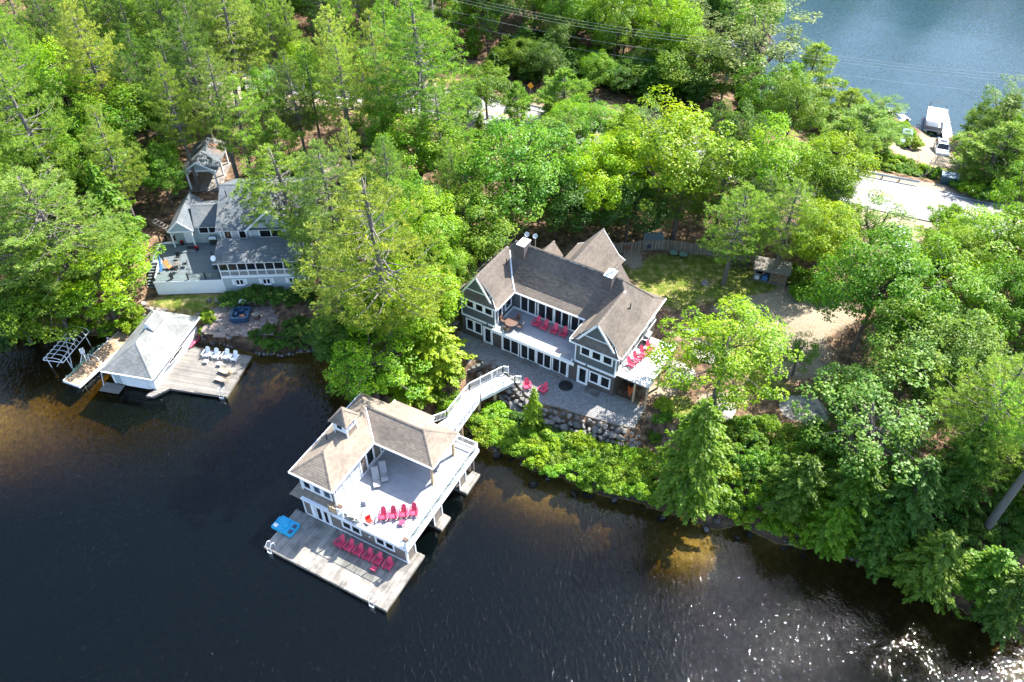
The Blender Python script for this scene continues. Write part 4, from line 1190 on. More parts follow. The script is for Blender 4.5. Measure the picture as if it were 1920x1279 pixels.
n4 = ['leftmost', 'second from the left', 'third from the left', 'rightmost']
for i, (u, v) in enumerate([(-4.1, 6.1), (-3.38, 6.6), (-2.66, 7.15), (-1.95, 7.7)]):
    adirondack(BF.w(u, v, 3.1), .02 + .03 * (i % 2), 'sunlit red slatted chair on the pale boathouse deck, %s of four' % n4[i], 'red chairs on the boathouse upper deck')
for i, (u, v) in enumerate([(7.85, 2.45), (8.85, 2.4), (10.0, 2.42), (11.05, 2.5)]):
    adirondack(HF.w(u, v, 6.105), HF.yaw + .06 * (i % 2), 'pink-red slatted chair on the shaded balcony between the gables, %s of four' % n4[i], 'red chairs on the balcony')
adirondack(HF.w(10.3, -3.55, 3.27), HF.yaw + .75, 'red slatted chair on the paved terrace, the one nearer the footbridge', 'red chairs on the paved terrace')
adirondack(HF.w(11.95, -3.15, 3.27), HF.yaw - .2, 'red slatted chair on the paved terrace, the one farther from the footbridge', 'red chairs on the paved terrace')
o4 = ['nearest the lake', 'second from the lake', 'third from the lake', 'farthest from the lake']
for i, (u, v) in enumerate([(18.95, 2.2), (19.1, 3.2), (19.35, 4.3), (19.6, 5.3)]):
    adirondack(HF.w(u, v, 6.065), HF.yaw + 1.25, 'red slatted chair on the white side porch, %s of four' % o4[i], 'red chairs on the white side porch')

def footstool(loc, rz, mat, label, cat='footstool', group=None):
    t = thing('footstool', label, cat, loc, rz, group)
    s = MB()
    for k in range(5): s.box(-.24, .24, -.22 + k * .09, -.14 + k * .09, .33 - .01 * abs(k - 2), .36 - .01 * abs(k - 2))
    s.obj('seat', mat, t)
    for sx in (-.22, .22):
        for sy in (-.16, .16):
            l = MB(); l.box(sx - .02, sx + .02, sy - .04, sy + .04, 0, .33); l.obj('leg', mat, t)
footstool(BF.w(-3.1, 2.65, .465), BF.yaw, 'red_chair', 'pink-red footstool in front of the chairs on the lower dock')
footstool(BF.w(-2.3, 6.3, 3.1), 0.1, 'red_chair', 'sunlit red footstool in front of the chairs on the pale boathouse deck')
def small_red_seat():
    t = thing('childs_chair', 'small bright red plastic chair by the glass rail of the boathouse deck', 'chair', BF.w(-4.95, 5.15, 3.1), .6)
    s = MB(); s.box(-.24, .24, -.24, .24, .24, .29); s.obj('seat', 'orange_red', t)
    b = MB(); b.prism([(-.26, .2), (-.2, .27), (.2, .27), (.26, .2), (.2, .23), (-.2, .23)], .26, .72); b.obj('backrest', 'orange_red', t)
    for sx in (-.2, .2):
        for sy in (-.2, .2):
            l = MB(); l.box(sx - .03, sx + .03, sy - .03, sy + .03, 0, .24); l.obj('leg', 'orange_red', t)
small_red_seat()

def sling_chair(loc, rz, label, frame='dark_metal', seat='grey_fabric', group=None):
    t = thing('patio_chair', label, 'chair', loc, rz, group)
    s = MB(); s.box(-.24, .24, -.24, .22, .42, .45); s.obj('seat', seat, t)
    b = MB(); b.box(-.24, .24, 0, .03, 0, .52, 0, Matrix.Translation((0, .22, .43)) @ Matrix.Rotation(math.radians(-14), 4, 'X')); b.obj('backrest', seat, t)
    for sx in (-.27, .27):
        a = MB(); a.tube([(sx, -.26, 0), (sx, -.25, .62), (sx, .2, .64), (sx, .3, .5), (sx, .28, 0)], .018, 6); a.obj('arm_frame', frame, t)
    return t
def outdoor_table(loc, rz, label, w, d, h=.72, top='tan_top', leg='dark_metal', round_=False):
    t = thing('patio_table', label, 'table', loc, rz)
    m = MB()
    if round_: m.lathe([(w / 2, h - .04), (w / 2 + .02, h - .02), (w / 2, h)], 28)
    else: m.box(-w / 2, w / 2, -d / 2, d / 2, h - .04, h)
    m.obj('table_top', top, t)
    for sx in (-1, 1):
        for sy in (-1, 1):
            l = MB(); l.tube([(sx * w * .38 * (.75 if round_ else 1), sy * d * .4 * (.75 if round_ else 1), 0), (sx * w * .34, sy * d * .36, h - .04)] if not round_ else [(sx * w * .3, sy * w * .3, 0), (sx * w * .2, sy * w * .2, h - .04)], .022, 6); l.obj('leg', leg, t)
    return t
outdoor_table(BF.w(-6.3, 4.95, 3.1), -.15, 'tan topped table with grey chairs in the front corner of the boathouse deck', 1.15, .85, top='tan_top')
sling_chair(BF.w(-7.05, 5.15, 3.1), 1.4, 'grey sling chair at the left side of the tan deck table')
sling_chair(BF.w(-6.15, 5.85, 3.1), -.25, 'grey sling chair behind the tan deck table')
sling_chair(BF.w(-6.3, 4.72 - .0, 3.1) + Vector((.35, -.35, 0)), 3.0, 'grey sling chair in front of the tan deck table by the glass rail')
sling_chair(BF.w(-2.75, 12.9, 3.1), .5, 'small grey chair between the porch posts of the boathouse roof')
sling_chair(BF.w(-7.1, 13.3, 3.1), .4, 'grey chair in deep shade under the boathouse porch roof')
def lounger(loc, rz, label):
    t = thing('wave_lounger', label, 'lounger', loc, rz, 'wave shaped loungers on the boathouse deck')
    prof = [(-.95, .30), (-.7, .36), (-.45, .33), (-.2, .22), (0, .16), (.2, .2), (.42, .34), (.65, .52), (.88, .72), (1.02, .84)]
    m = MB()
    for i in range(len(prof) - 1):
        (y0, z0), (y1, z1) = prof[i], prof[i + 1]
        m.bar((0, y0, z0), (0, y1 + .01, z1), .58, .04)
    m.obj('seat', 'grey_fabric', t)
    for sx in (-.31, .31):
        f = MB(); f.tube([(sx, y, z) for y, z in prof], .022, 6); f.tube([(sx, -.6, .34), (sx, -.62, 0)], .02, 6); f.tube([(sx, .6, .48), (sx, .55, 0)], .02, 6); f.obj('frame', 'grey_fabric', t)
    for k in range(3):
        a = MB(); a.box(-.2 + k * .17, -.1 + k * .17, .9, 1.0, .8, .92); a.obj('headrest_slat', 'grey_fabric', t)
lounger(BF.w(-7.0, 9.15, 3.1), .25, 'grey wave lounger on the boathouse deck, the sunlit one nearer the glass rail')
lounger(BF.w(-6.75, 10.0, 3.1), .25, 'grey wave lounger on the boathouse deck, the shaded one under the porch roof edge')
# balcony table set
outdoor_table(HF.w(5.7, .85, 6.105), .3, 'round bronze table at the left end of the balcony', 1.35, 1.35, round_=True, top='bronze', leg='bronze')
for k, (du, dv, a, lb) in enumerate(((-1.0, .1, 1.5, 'left of'), (.95, .25, -1.4, 'right of'), (.0, -.9, 3.1, 'in front of'), (.15, 1.0, 0, 'behind'))):
    sling_chair(HF.w(5.7 + du, .85 + dv, 6.105), HF.yaw + a, 'brown metal chair %s the round balcony table' % lb, 'bronze', 'bronze', 'chairs around the round balcony table')

def grill(loc, rz, label, lid='dark_metal'):
    t = thing('barbecue', label, 'barbecue', loc, rz)
    b = MB(); b.box(-.4, .4, -.28, .28, .1, .78); b.obj('cabinet', 'dark_metal', t)
    h = MB()
    n = 8
    V = [(x, -.3 * math.cos(math.pi * k / n), .82 + .34 * math.sin(math.pi * k / n)) for x in (-.42, .42) for k in range(n + 1)]
    h.add(V, [(k, k + 1, n + 2 + k, n + 1 + k) for k in range(n)] + [tuple(range(n, -1, -1)), tuple(range(n + 1, 2 * n + 2))]); h.obj('hood', lid, t)
    for sx in (-1, 1):
        s = MB(); s.box(sx * .44 if sx > 0 else -.78, .78 if sx > 0 else -.44, -.25, .25, .78, .82); s.obj('side_shelf', 'alu', t)
    hd = MB(); hd.tube([(-.3, -.34, 1.0), (.3, -.34, 1.0)], .018, 6); hd.obj('handle', 'alu', t)
    for sx in (-.36, .36):
        l = MB(); l.box(sx - .03, sx + .03, -.26, -.2, 0, .1); l.obj('leg', 'black', t); l = MB(); l.box(sx - .03, sx + .03, .2, .26, 0, .1); l.obj('leg', 'black', t)
grill(HF.w(18.75, 6.3, 6.065), HF.yaw + 1.57, 'covered grey barbecue at the back of the white side porch', 'alu')

def swim_float():
    t = thing('swim_raft', 'turquoise blue plastic raft with recessed trays hanging over the left edge of the lower dock', 'raft', BF.w(-12.65, 2.5, .47), BF.yaw - .0)
    b = MB(); b.prism([(-1.1, -.72), (1.0, -.72), (1.12, -.6), (1.12, .6), (1.0, .72), (-.9, .72), (-1.12, .5), (-1.2, -.55)], .02, .22); b.obj('hull', 'blue_plastic', t)
    r = MB()
    for a, c in (((-1.1, -.68), (1.05, -.68)), ((1.06, -.66), (1.06, .66)), ((1.04, .68), (-.95, .68)), ((-1.1, -.6), (-1.08, .52)), ((0, -.66), (0, .66)), ((-1.1, 0), (1.05, 0))): r.bar((*a, .26), (*c, .26), .09, .09)
    r.obj('rim', 'blue_plastic', t)
    s = MB(); s.box(.55, .95, -.5, -.1, .222, .25); s.obj('tray', 'navy', t); s = MB(); s.box(.55, .95, .12, .5, .222, .25); s.obj('tray', 'navy', t)
    s = MB(); s.box(-.25, .25, -.22, .22, .23, .31); s.obj('console', 'blue_plastic', t)
    s = MB(); s.box(-1.05, -.65, -.55, -.2, .225, .30); s.obj('cushion', 'white', t)
swim_float()

# ---------------------------------------------------------------- small boathouse, docks and lift at the left
def build_small_boathouse():
    t = thing('small_boathouse', 'small white boathouse with a pale grey hip roof on the left shore', 'boathouse', SF.w(0, 0, 0), SF.yaw)
    w = MB(); w.box(-5.5, -.47, .55, .7, .45, 2.65); w.box(-.6, -.47, .7, 9.6, .1, 2.65); w.box(-5.5, -5.37, .7, 9.6, .1, 2.65); w.box(-5.5, -.47, 9.5, 9.62, .1, 2.65); w.obj('wall', 'white', t)
    d = MB(); d.box(-4.1, -1.35, .48, .548, .35, 2.45); d.obj('boat_door', 'white', t)
    for k in range(4):
        g = MB(); g.box(-4.05, -1.4, .455, .478, .45 + k * .5, .9 + k * .5); g.obj('door_panel', 'white', t)
    d = MB(); d.box(-5.2, -4.35, .5, .548, .45, 2.35); do = d.obj('door', 'siding_grey', t)
    tr = MB(); tr.box(-5.35, -5.2, .49, .548, .4, 2.5); tr.box(-4.35, -4.2, .47, .548, .4, 2.5); tr.box(-1.25, -1.1, .47, .548, .4, 2.5); tr.box(-.62, -.44, .52, .72, .4, 2.6); tr.obj('trim', 'white', t)
    E, R = 2.62, 4.62
    pls = [[(-5.95, 0, E), (0, 0, E), (-2.97, 2.95, R)], [(0, 0, E), (0, 10.1, E), (-2.97, 7.15, R), (-2.97, 2.95, R)], [(0, 10.1, E), (-5.95, 10.1, E), (-2.97, 7.15, R)], [(-5.95, 10.1, E), (-5.95, 0, E), (-2.97, 2.95, R), (-2.97, 7.15, R)]]
    r = MB()
    for p in pls: r.slab(p, .12, 0, 1)
    ro = r.obj('roof', ['shingle_pale', 'soffit'], t); shingles(ro, pls, 'shingle_pale', row=.2, tab=.36, seed=60)
    caps(ro, [((-2.97, 2.95, R), (-2.97, 7.15, R)), ((0, 0, E), (-2.97, 2.95, R)), ((-5.95, 0, E), (-2.97, 2.95, R)), ((0, 10.1, E), (-2.97, 7.15, R)), ((-5.95, 10.1, E), (-2.97, 7.15, R))], 'shingle_pale')
    dm = [[(-2.3, 5.6, 4.95), (-4.6, 5.6, 3.45 + .25), (-4.6, 8.0, 3.45 + .25), (-2.3, 8.0, 4.95)]]
    # gablet across the ridge
    ga = [[(-3.6, 5.2, 4.35), (-3.6, 7.4, 4.35), (-2.97, 7.4, 5.35), (-2.97, 5.2, 5.35)], [(-2.3, 5.2, 4.35), (-2.97, 5.2, 5.35), (-2.97, 7.4, 5.35), (-2.3, 7.4, 4.35)]]
    g = MB()
    for p in ga: g.slab(p, .08, 0, 1)
    gable_end(g, (-3.5, 5.26, 4.3), (-2.4, 5.26, 4.3), (-2.97, 5.26, 5.28), .1, 1); g.obj('gablet', ['shingle_pale', 'white'], ro)
    gt = MB(); gt.box(0, .1, 0, 10.1, E - .12, E + .02); gt.box(-5.95, 0, -.1, 0, E - .12, E + .02); gt.obj('gutter', 'white', ro)
    # rowing shell hung on the right wall
    for k in range(5):
        pass
    st = MB(); st.box(-6.6, -4.3, -.75, .5, .2, .3); st.obj('front_step', 'dock_wood2', t)
    cr = MB(); cr.box(-5.4, -.5, .8, 9.4, -3, .1); cr.obj('crib', 'old_wood', t)
    br = MB(); br.tube([(-6.0, .0, 2.4), (-6.3, -.2, .5)], .04, 6); br.obj('brace', 'white', t)
build_small_boathouse()

def shell_canoe():
    t = thing('canoe', 'slim white canoe hung on the right wall of the small white boathouse', 'canoe', SF.w(-.22, 4.6, 1.85), SF.yaw)
    n = 11; V = []; F = []
    for i in range(n):
        s = (i / (n - 1)) * 2 - 1; w = .24 * (1 - s * s) + .01; y = s * 1.9; lift = .12 * s ** 4
        for k in range(7):
            a = math.pi * k / 6
            V.append((.2 * -math.sin(a) * (w / .25) + .2, y, -w * math.cos(a) + lift))
    for i in range(n - 1):
        for k in range(6): F.append((i * 7 + k, i * 7 + k + 1, (i + 1) * 7 + k + 1, (i + 1) * 7 + k))
    m = MB(); m.add(V, F); m.obj('hull', 'white', t)
    g = MB(); g.box(.12, .17, -1.4, 1.4, -.13, .15); g.obj('interior', 'dark_metal', t)
    for y in (-.6, .6):
        s = MB(); s.box(.16, .2, y - .04, y + .04, -.2, .2); s.obj('thwart', 'post_wood', t)
shell_canoe()
def kayak(loc, rz, mat, label, L=3.0):
    t = thing('kayak', label, 'kayak', loc, rz)
    n = 12; V = []; F = []
    for i in range(n):
        s = (i / (n - 1)) * 2 - 1; w = .33 * (1 - abs(s) ** 2.2) + .015; y = s * L / 2; lift = .08 * s ** 4
        for k in range(8):
            a = 2 * math.pi * k / 8
            V.append((w * math.cos(a), y, .17 + lift + .15 * math.sin(a) * (w / .34 + .15)))
    for i in range(n - 1):
        for k in range(8): F.append((i * 8 + k, i * 8 + (k + 1) % 8, (i + 1) * 8 + (k + 1) % 8, (i + 1) * 8 + k))
    m = MB(); m.add(V, F); m.obj('hull', mat, t, smooth=True)
    c = MB(); c.lathe([(.24, .30), (.27, .34), (.23, .345)], 14); co = c.obj('cockpit', 'black', t); co.scale = (1, 1.7, 1)
    return t
kayak(SF.w(-.1, 8.4, .5), SF.yaw + .0, 'red_chair', 'red kayak lying on the grey dock against the small white boathouse')

def build_side_dock():
    t = thing('swim_dock', 'weathered grey plank dock beside the small white boathouse', 'dock', SF.w(0, 0, 0), SF.yaw)
    P = [(-38.9, 57.1), (-38.05, 57.0), (-36.65, 58.15), (-30.25, 56.95), (-29.05, 63.1), (-36.3, 64.6), (-38.2, 58.0)]
    L = []
    for x, y in P:
        dx, dy = x - SF.x, y - SF.y
        L.append((dx * SF.c + dy * SF.s, -dx * SF.s + dy * SF.c))
    b = MB(); b.prism(L, .12, .40); b.obj('dock_frame', 'old_wood', t)
    v0 = min(v for _, v in L); v1 = max(v for _, v in L)
    rnd = random.Random(9); v = v0; w = .15
    while v < v1 - .05:
        vm = v + w / 2; xs = []
        for i in range(len(L)):
            (a0, b0), (a1, b1) = L[i], L[(i + 1) % len(L)]
            if (b0 > vm) != (b1 > vm): xs.append(a0 + (a1 - a0) * (vm - b0) / (b1 - b0))
        xs.sort()
        for i in range(0, len(xs) - 1, 2):
            if xs[i + 1] - xs[i] > .15:
                m = MB(); z = .45 + rnd.uniform(-.012, .006)
                m.box(xs[i] + rnd.uniform(-.04, .02), xs[i + 1] + rnd.uniform(-.02, .06), v + .007, v + w - .007, .405, z); m.obj('plank', 'dock_wood2', t)
        v += w
    c = MB(); c.box(.4, 1.6, 1.2, 6, -3, .1); c.box(5.2, 6.9, 1.6, 6, -4, .1); c.obj('crib', 'old_wood', t)
build_side_dock()
def double_chair(loc, rz, label):
    t = thing('double_chair', label, 'bench', loc, rz, 'white double chairs on the grey dock')
    for sx in (-.52, .52):
        s = MB()
        for k in range(5): s.box(sx - .27, sx + .27, -.32 + k * .11, -.23 + k * .11, .36 - k * .028, .38 - k * .028)
        s.box(sx - .27, sx + .27, -.35, -.33, .22, .38); s.obj('seat', 'white_chair', t)
        b = MB()
        for k in range(6):
            x = k - 2.5
            T = Matrix.Translation((sx + x * .088, .2, .26)) @ Matrix.Rotation(math.radians(-24), 4, 'X')
            b.box(-.04, .04, 0, .022, 0, .84 - .018 * x * x, 0, T)
        b.obj('backrest', 'white_chair', t)
    for x in (-.98, .86):
        a = MB(); a.box(x, x + .14, -.42, .42, .565, .59); a.obj('arm', 'white_chair', t)
    m = MB(); m.box(-.26, .26, -.4, .25, .54, .57); m.obj('middle_table', 'white_chair', t)
    for x in (-.9, -.2, .2, .9):
        l = MB(); l.box(x - .03, x + .03, -.38, -.28, 0, .56); l.obj('leg', 'white_chair', t); l = MB(); l.bar((x, -.3, .3), (x, .5, .05), .04, .12); l.obj('leg', 'white_chair', t)
double_chair(Vector((-33.45, 62.95, .46)), SF.yaw + .02, 'white double chair with a middle table on the grey dock, nearer the white boathouse')
double_chair(Vector((-31.25, 62.6, .46)), SF.yaw - .06, 'white double chair with a middle table on the grey dock, nearer the open water')
footstool(Vector((-33.8, 62.0, .46)), SF.yaw, 'white_chair', 'white footstool on the grey dock nearer the small boathouse')
footstool(Vector((-32.2, 61.6, .46)), SF.yaw - .1, 'white_chair', 'white footstool on the grey dock nearer the wicker loungers')
def wicker(loc, rz, label):
    t = thing('wicker_lounger', label, 'lounger', loc, rz, 'dry wicker loungers on the grey dock')
    m = MB()
    pr = [(-.9, .25), (-.4, .32), (.1, .3), (.5, .5), (.8, .78)]
    for i in range(4): m.bar((0, pr[i][0], pr[i][1]), (0, pr[i + 1][0], pr[i + 1][1]), .55, .05)
    m.obj('seat', 'wicker', t)
    f = MB()
    for sx in (-.3, .3):
        f.tube([(sx, -.9, 0), (sx, -.9, .3), (sx, .1, .42), (sx, .8, .8)], .03, 6); f.tube([(sx, .5, .5), (sx, .55, 0)], .025, 6)
    f.tube([(-.3, .8, .8), (0, .86, .98), (.3, .8, .8)], .025, 6); f.obj('frame', 'wicker', t)
wicker(Vector((-31.2, 60.3, .46)), SF.yaw - 1.9, 'dry wicker lounger on the grey dock, the one nearer the white chairs')
wicker(Vector((-31.2, 59.1, .46)), SF.yaw - 1.8, 'dry wicker lounger on the grey dock, the one nearer the ladder')
b = MB(); b.lathe([(.3, .0), (.32, .38), (.28, .42)], 16); o = b.obj('stump_table', 'wicker', None); o.location = (-30.8, 60.35, .46); tag(o, 'round wicker side table between the two dry loungers', 'side table')
ladder('swim_ladder', 'white swim ladder at the outer corner of the grey dock', Vector((-30.8, 57.1, .46)), SF.yaw)

def build_pier():
    t = thing('narrow_dock', 'narrow tan dock with fallen needles left of the small white boathouse', 'dock', (-47.5, 58.95, 0), math.atan2(7.2, 2.9) - math.pi / 2)
    planks(t, -1.08, 1.08, 0, 8.4, .46, 'u', 'dock_tan', w=.16, jit=.01)
    f = MB(); f.box(1.06, 1.16, -.03, 8.4, .15, .52); f.box(-1.16, -1.06, -.03, 8.4, .15, .47); f.box(-1.16, 1.16, -.1, -.03, .15, .5); f.obj('dock_frame', 'white', t)
    for v in (.6, 4.2):
        p = MB(); p.tube([(-.95, v, -2), (-.95, v, .4)], .06, 8); p.tube([(.95, v, -2), (.95, v, .4)], .06, 8); p.obj('pile', 'galv', t)
    for v in (3.3, 6.2):
        r = MB(); r.tube([(-.55, v, .46), (-.75, v + .3, 1.3), (.7, v + .2, 1.35), (1.9, v - .3, 1.0)], .035, 6); r.obj('mooring_whip', 'metal_white', t)
build_pier()
m = MB(); rnd = random.Random(4)
for k in range(26):
    a = Vector((-48.1 + k * .06 + rnd.uniform(-.2, .2), 59.6 + k * .2, .5)); b_ = a + Vector((rnd.uniform(-.2, .2), rnd.uniform(.3, .7), rnd.uniform(0, .1)))
    m.tube([a, a.lerp(b_, .5) + Vector((rnd.uniform(-.15, .15), 0, .08)), b_], .05, 5)
o = m.obj('net_heap', 'green_net', None); tag(o, 'bundled green netting along the left edge of the narrow tan dock', 'net')
def build_lift():
    t = thing('boat_lift', 'empty white tube boat lift canopy frame standing in the water', 'boat lift', (-49.5, 63, 0))
    A, B, C, D = [Vector(p) - Vector((-49.5, 63, 0)) for p in ((-51.1, 61.3, 1.6), (-48.75, 60.9, 1.6), (-47.75, 65.7, 1.75), (-50.0, 66.2, 1.75))]
    f = MB(); f.tube([A, D], .05, 6); f.obj('canopy_rail', 'metal_white', t)
    f = MB(); f.tube([B, C], .05, 6); f.obj('canopy_rail', 'metal_white', t)
    f = MB(); f.tube([A, B], .05, 6); f.obj('canopy_rail', 'metal_white', t)
    for k in range(9):
        s = k / 8; p, q = A.lerp(D, s), B.lerp(C, s); up = Vector((0, 0, .5))
        m = MB(); m.tube([p, p.lerp(q, .08) + up * .7, p.lerp(q, .25) + up, p.lerp(q, .75) + up, p.lerp(q, .92) + up * .7, q], .03, 6); m.obj('hoop', 'metal_white', t)
    m = MB(); m.tube([A.lerp(B, .5) + Vector((0, 0, .5)), D.lerp(C, .5) + Vector((0, 0, .5))], .035, 6); m.obj('ridge_tube', 'metal_white', t)
    for x, y in ((-50.75, 61.6), (-48.5, 61.5), (-49.7, 65.4), (-47.9, 65.2)):
        p = Vector((x + 49.5, y - 63, -2.0)); m = MB(); top = Vector((p.x - .4, p.y + .3, 1.6)); m.tube([p, top], .045, 6); m.obj('leg', 'metal_white', t)
    m = MB(); m.tube([Vector((-50.4 + 49.5, -1.2, .1)), Vector((.6, 1.9, 1.5))], .04, 6); m.tube([Vector((.9, -1.4, .1)), Vector((-.9, 2.2, 1.4))], .04, 6); m.obj('cross_brace', 'metal_white', t)
build_lift()
def build_winch():
    t = thing('lift_winch', 'white boat lift winch box on a tripod of tubes beside the tan dock', 'winch', (-47.35, 62.6, 0))
    m = MB(); m.box(-.22, .22, -.22, .22, 1.5, 1.95, 0, Matrix.Rotation(.5, 4, 'Z')); m.obj('winch_box', 'metal_white', t)
    for x, y in ((-.9, -1.9), (.5, -.9), (.2, .6)):
        l = MB(); l.tube([(x, y, -1.2), (0, 0, 1.55)], .045, 6); l.obj('leg', 'metal_white', t)
build_winch()
# ---------------------------------------------------------------- grey cottage on the left
def build_cottage():
    Z0 = 2.5
    H = thing('grey_cottage', 'pale sage cottage with grey shingle roofs and a screened porch, left of the tall pines', 'house', CF.w(0, 0, Z0), CF.yaw)
    w = MB(Z0); w.box(0, 9.5, 0, 7.4, 2.2, 4.75); w.obj('lower_wall', 'siding_grey', H)
    w = MB(Z0); w.box(-.1, 9.5, 3.9, 14.2, 4.6, 9.0); gable_end(w, (3.3, 3.62, 8.9), (8.5, 3.62, 8.9), (5.9, 3.62, 11.25), .15); w.box(3.4, 8.4, 3.62, 3.9, 7.5, 8.95); w.obj('wall', 'siding_grey', H)
    w = MB(Z0); w.box(-7.0, -.1, 7.5, 12.5, 4.3, 7.0); w.obj('wall', 'siding_grey', H)
    t = MB(Z0); t.box(-.04, 9.54, -.06, -.003, 4.62, 4.82); t.box(-.06, .06, -.05, .02, 2.3, 4.62); t.box(9.45, 9.56, -.05, .02, 2.3, 4.62)
    t.box(-.16, -.04, 3.85, 3.93, 7, 8.9); t.box(3.34, 3.42, 3.58, 3.66, 7.5, 8.95); t.obj('trim', 'white', H)
    F = wallF((0, 0), (1, 0))
    for a0, a1 in ((1.45, 2.4), (4.55, 5.5), (7.6, 8.55)):
        window(H, F, a0, a1, 3.55, 4.4, 2, 1, Z0, .07, .06, sill=True)
        for x in (a0 - .38, a1 + .06):
            s = MB(Z0); s.box(x, x + .32, -.05, -.003, 3.62, 4.4)
            for k in range(5): s.box(x + .04, x + .28, -.065, -.05, 3.68 + k * .14, 3.78 + k * .14)
            s.obj('shutter', 'white', H)
    # screened porch
    p = MB(Z0)
    n = 9
    for i in range(n + 1):
        u = .05 + i * (9.4 / n); p.box(u - .05, u + .05, -.05, .05, 4.82, 6.95)
    p.box(0, 9.5, -.055, .055, 4.82, 4.95); p.box(0, 9.5, -.055, .055, 5.6, 5.72); p.box(0, 9.5, -.055, .055, 6.85, 7.0)
    for v in (1.2, 2.5): p.box(-.05, .05, v, v + .1, 4.82, 7.0)
    po = p.obj('porch_frame', 'white', H)
    bl = MB(Z0)
    for k in range(80): bl.box(.1 + k * .117, .13 + k * .117, -.02, .01, 4.95, 5.6)
    bl.obj('balusters', 'white', po, stuff=True)
    for i in range(n):
        u = .05 + i * (9.4 / n); g = MB(Z0); g.box(u + .06, u + 9.4 / n - .06, .06, .07, 4.95, 6.85); g.obj('screen', 'window', po)
    # roofs
    def roofpart(nm, pls, seed, capl, side='white'):
        mb = MB(Z0)
        for q in pls: mb.slab(q, .13, 0, 1)
        r = mb.obj(nm, ['shingle_grey', side], H); shingles(r, pls, 'shingle_grey', zo=Z0, seed=seed, row=.18)
        if capl: caps(r, capl, 'shingle_grey', Z0)
        return r
    roofpart('porch_roof', [[(-.45, -.35, 6.98), (9.7, -.35, 6.98), (9.7, 3.0, 8.05), (-.2, 3.0, 8.05)]], 70, None)
    roofpart('main_roof', [[(-.45, 3.35, 8.85), (9.9, 3.35, 8.85), (9.9, 9.1, 11.5), (-.45, 9.1, 11.5)], [(9.9, 14.8, 8.85), (-.45, 14.8, 8.85), (-.45, 9.1, 11.5), (9.9, 9.1, 11.5)]], 71, [((-.45, 9.1, 11.5), (9.9, 9.1, 11.5))])
    roofpart('cross_gable_roof', [[(3.0, 8.5, 8.85), (3.0, 3.2, 8.85), (5.9, 3.2, 11.45), (5.9, 8.5, 11.45)], [(8.8, 3.2, 8.85), (8.8, 8.5, 8.85), (5.9, 8.5, 11.45), (5.9, 3.2, 11.45)]], 72, [((5.9, 3.2, 11.45), (5.9, 8.5, 11.45))])
    e = roofpart('entry_gable_roof', [[(-7.25, 12.9, 6.85), (-7.25, 6.45, 6.85), (-5.75, 6.45, 8.25), (-5.75, 12.9, 8.25)], [(-4.2, 6.45, 6.85), (-4.2, 12.9, 6.85), (-5.75, 12.9, 8.25), (-5.75, 6.45, 8.25)]], 73, [((-5.75, 6.45, 8.25), (-5.75, 12.9, 8.25))])
    roofpart('link_roof', [[(-4.2, 7.0, 7.0), (-.05, 7.0, 7.0), (-.05, 9.9, 8.25), (-5.0, 9.9, 8.25)], [(-.05, 12.8, 7.0), (-4.2, 12.8, 7.0), (-5.0, 9.9, 8.25), (-.05, 9.9, 8.25)]], 74, [((-5.0, 9.9, 8.25), (-.05, 9.9, 8.25))])
    g = MB(Z0); gable_end(g, (-7.0, 6.5, 6.95), (-4.45, 6.5, 6.95), (-5.75, 6.5, 8.1), .1); g.obj('gable', 'siding_grey', H)
    g = MB(Z0); g.bar((-7.25, 6.42, 6.8), (-5.75, 6.42, 8.2), .06, .2); g.bar((-4.2, 6.42, 6.8), (-5.75, 6.42, 8.2), .06, .2); g.box(-7.2, -4.25, 6.4, 6.5, 6.72, 6.9)
    g.bar((3.0, 3.17, 8.8), (5.9, 3.17, 11.4), .07, .2); g.bar((8.8, 3.17, 8.8), (5.9, 3.17, 11.4), .07, .2); g.obj('rake_board', 'white', H)
    for u in (-6.95, -4.5):
        q = MB(Z0); q.box(u - .08, u + .08, 6.5, 6.66, 4.3, 6.8); sg = 1 if u < -5 else -1
        q.bar((u, 6.58, 6.1), (u + sg * .55, 6.58, 6.75), .1, .1); q.obj('porch_post', 'white', H)
    window(H, wallF((0, 7.5), (1, 0)), -5.85, -4.95, 4.5, 6.55, 1, 1, Z0, .12, gmat='white', name='door')
    window(H, wallF((0, 7.5), (1, 0)), -3.95, -.4, 5.75, 6.8, 3, 1, Z0, .08, .08)
    window(H, wallF((0, 3.9), (1, 0)), .25, 2.9, 7.35, 8.6, 3, 1, Z0, .1, .08, gmat=['window', 'curtain', 'window'])
    window(H, wallF((0, 3.62), (1, 0)), 4.4, 7.2, 7.6, 8.75, 2, 1, Z0, .1, .08)
    v = MB(Z0); v.tube([(.5, 7.6, 10.6), (.5, 7.6, 11.6)], .06, 8); v.obj('vent_pipe', 'black', H)
    d = MB(Z0); d.tube([(-.1, .2, 6.9), (-.2, .1, 7.4)], .03, 6); dm = d.obj('dish_mast', 'galv', H)
    l = MB(); l.lathe([(.03, 0), (.25, .05), (.34, .12), (.02, .02)], 14); o = l.obj('dish', 'white', dm); o.location = (-.2, .0, 7.5 - Z0); o.rotation_euler = (.9, 0, -.3)
    # sunroom porch nested deck
    D = thing('cottage_deck', 'slate grey deck with white skirting in front of the sage cottage', 'deck', CF.w(0, 0, Z0), CF.yaw)
    m = MB(Z0); m.prism([(-7.85, .05), (-.02, .05), (-.02, 7.45), (-7, 7.45), (-7.0, 9.2), (-9.1, 9.2), (-9.3, 4.0), (-8.4, 4.0)], 4.2, 4.4); m.obj('deck_frame', 'white', D)
    k = 0; v = .05
    while v < 7.4:
        u0 = -7.85 if v < 4 else -9.25
        p = MB(Z0); p.box(u0, -.03, v + .008, v + .142, 4.402, 4.44); p.obj('plank', 'deck_blue', D); v += .15
    p = MB(Z0)
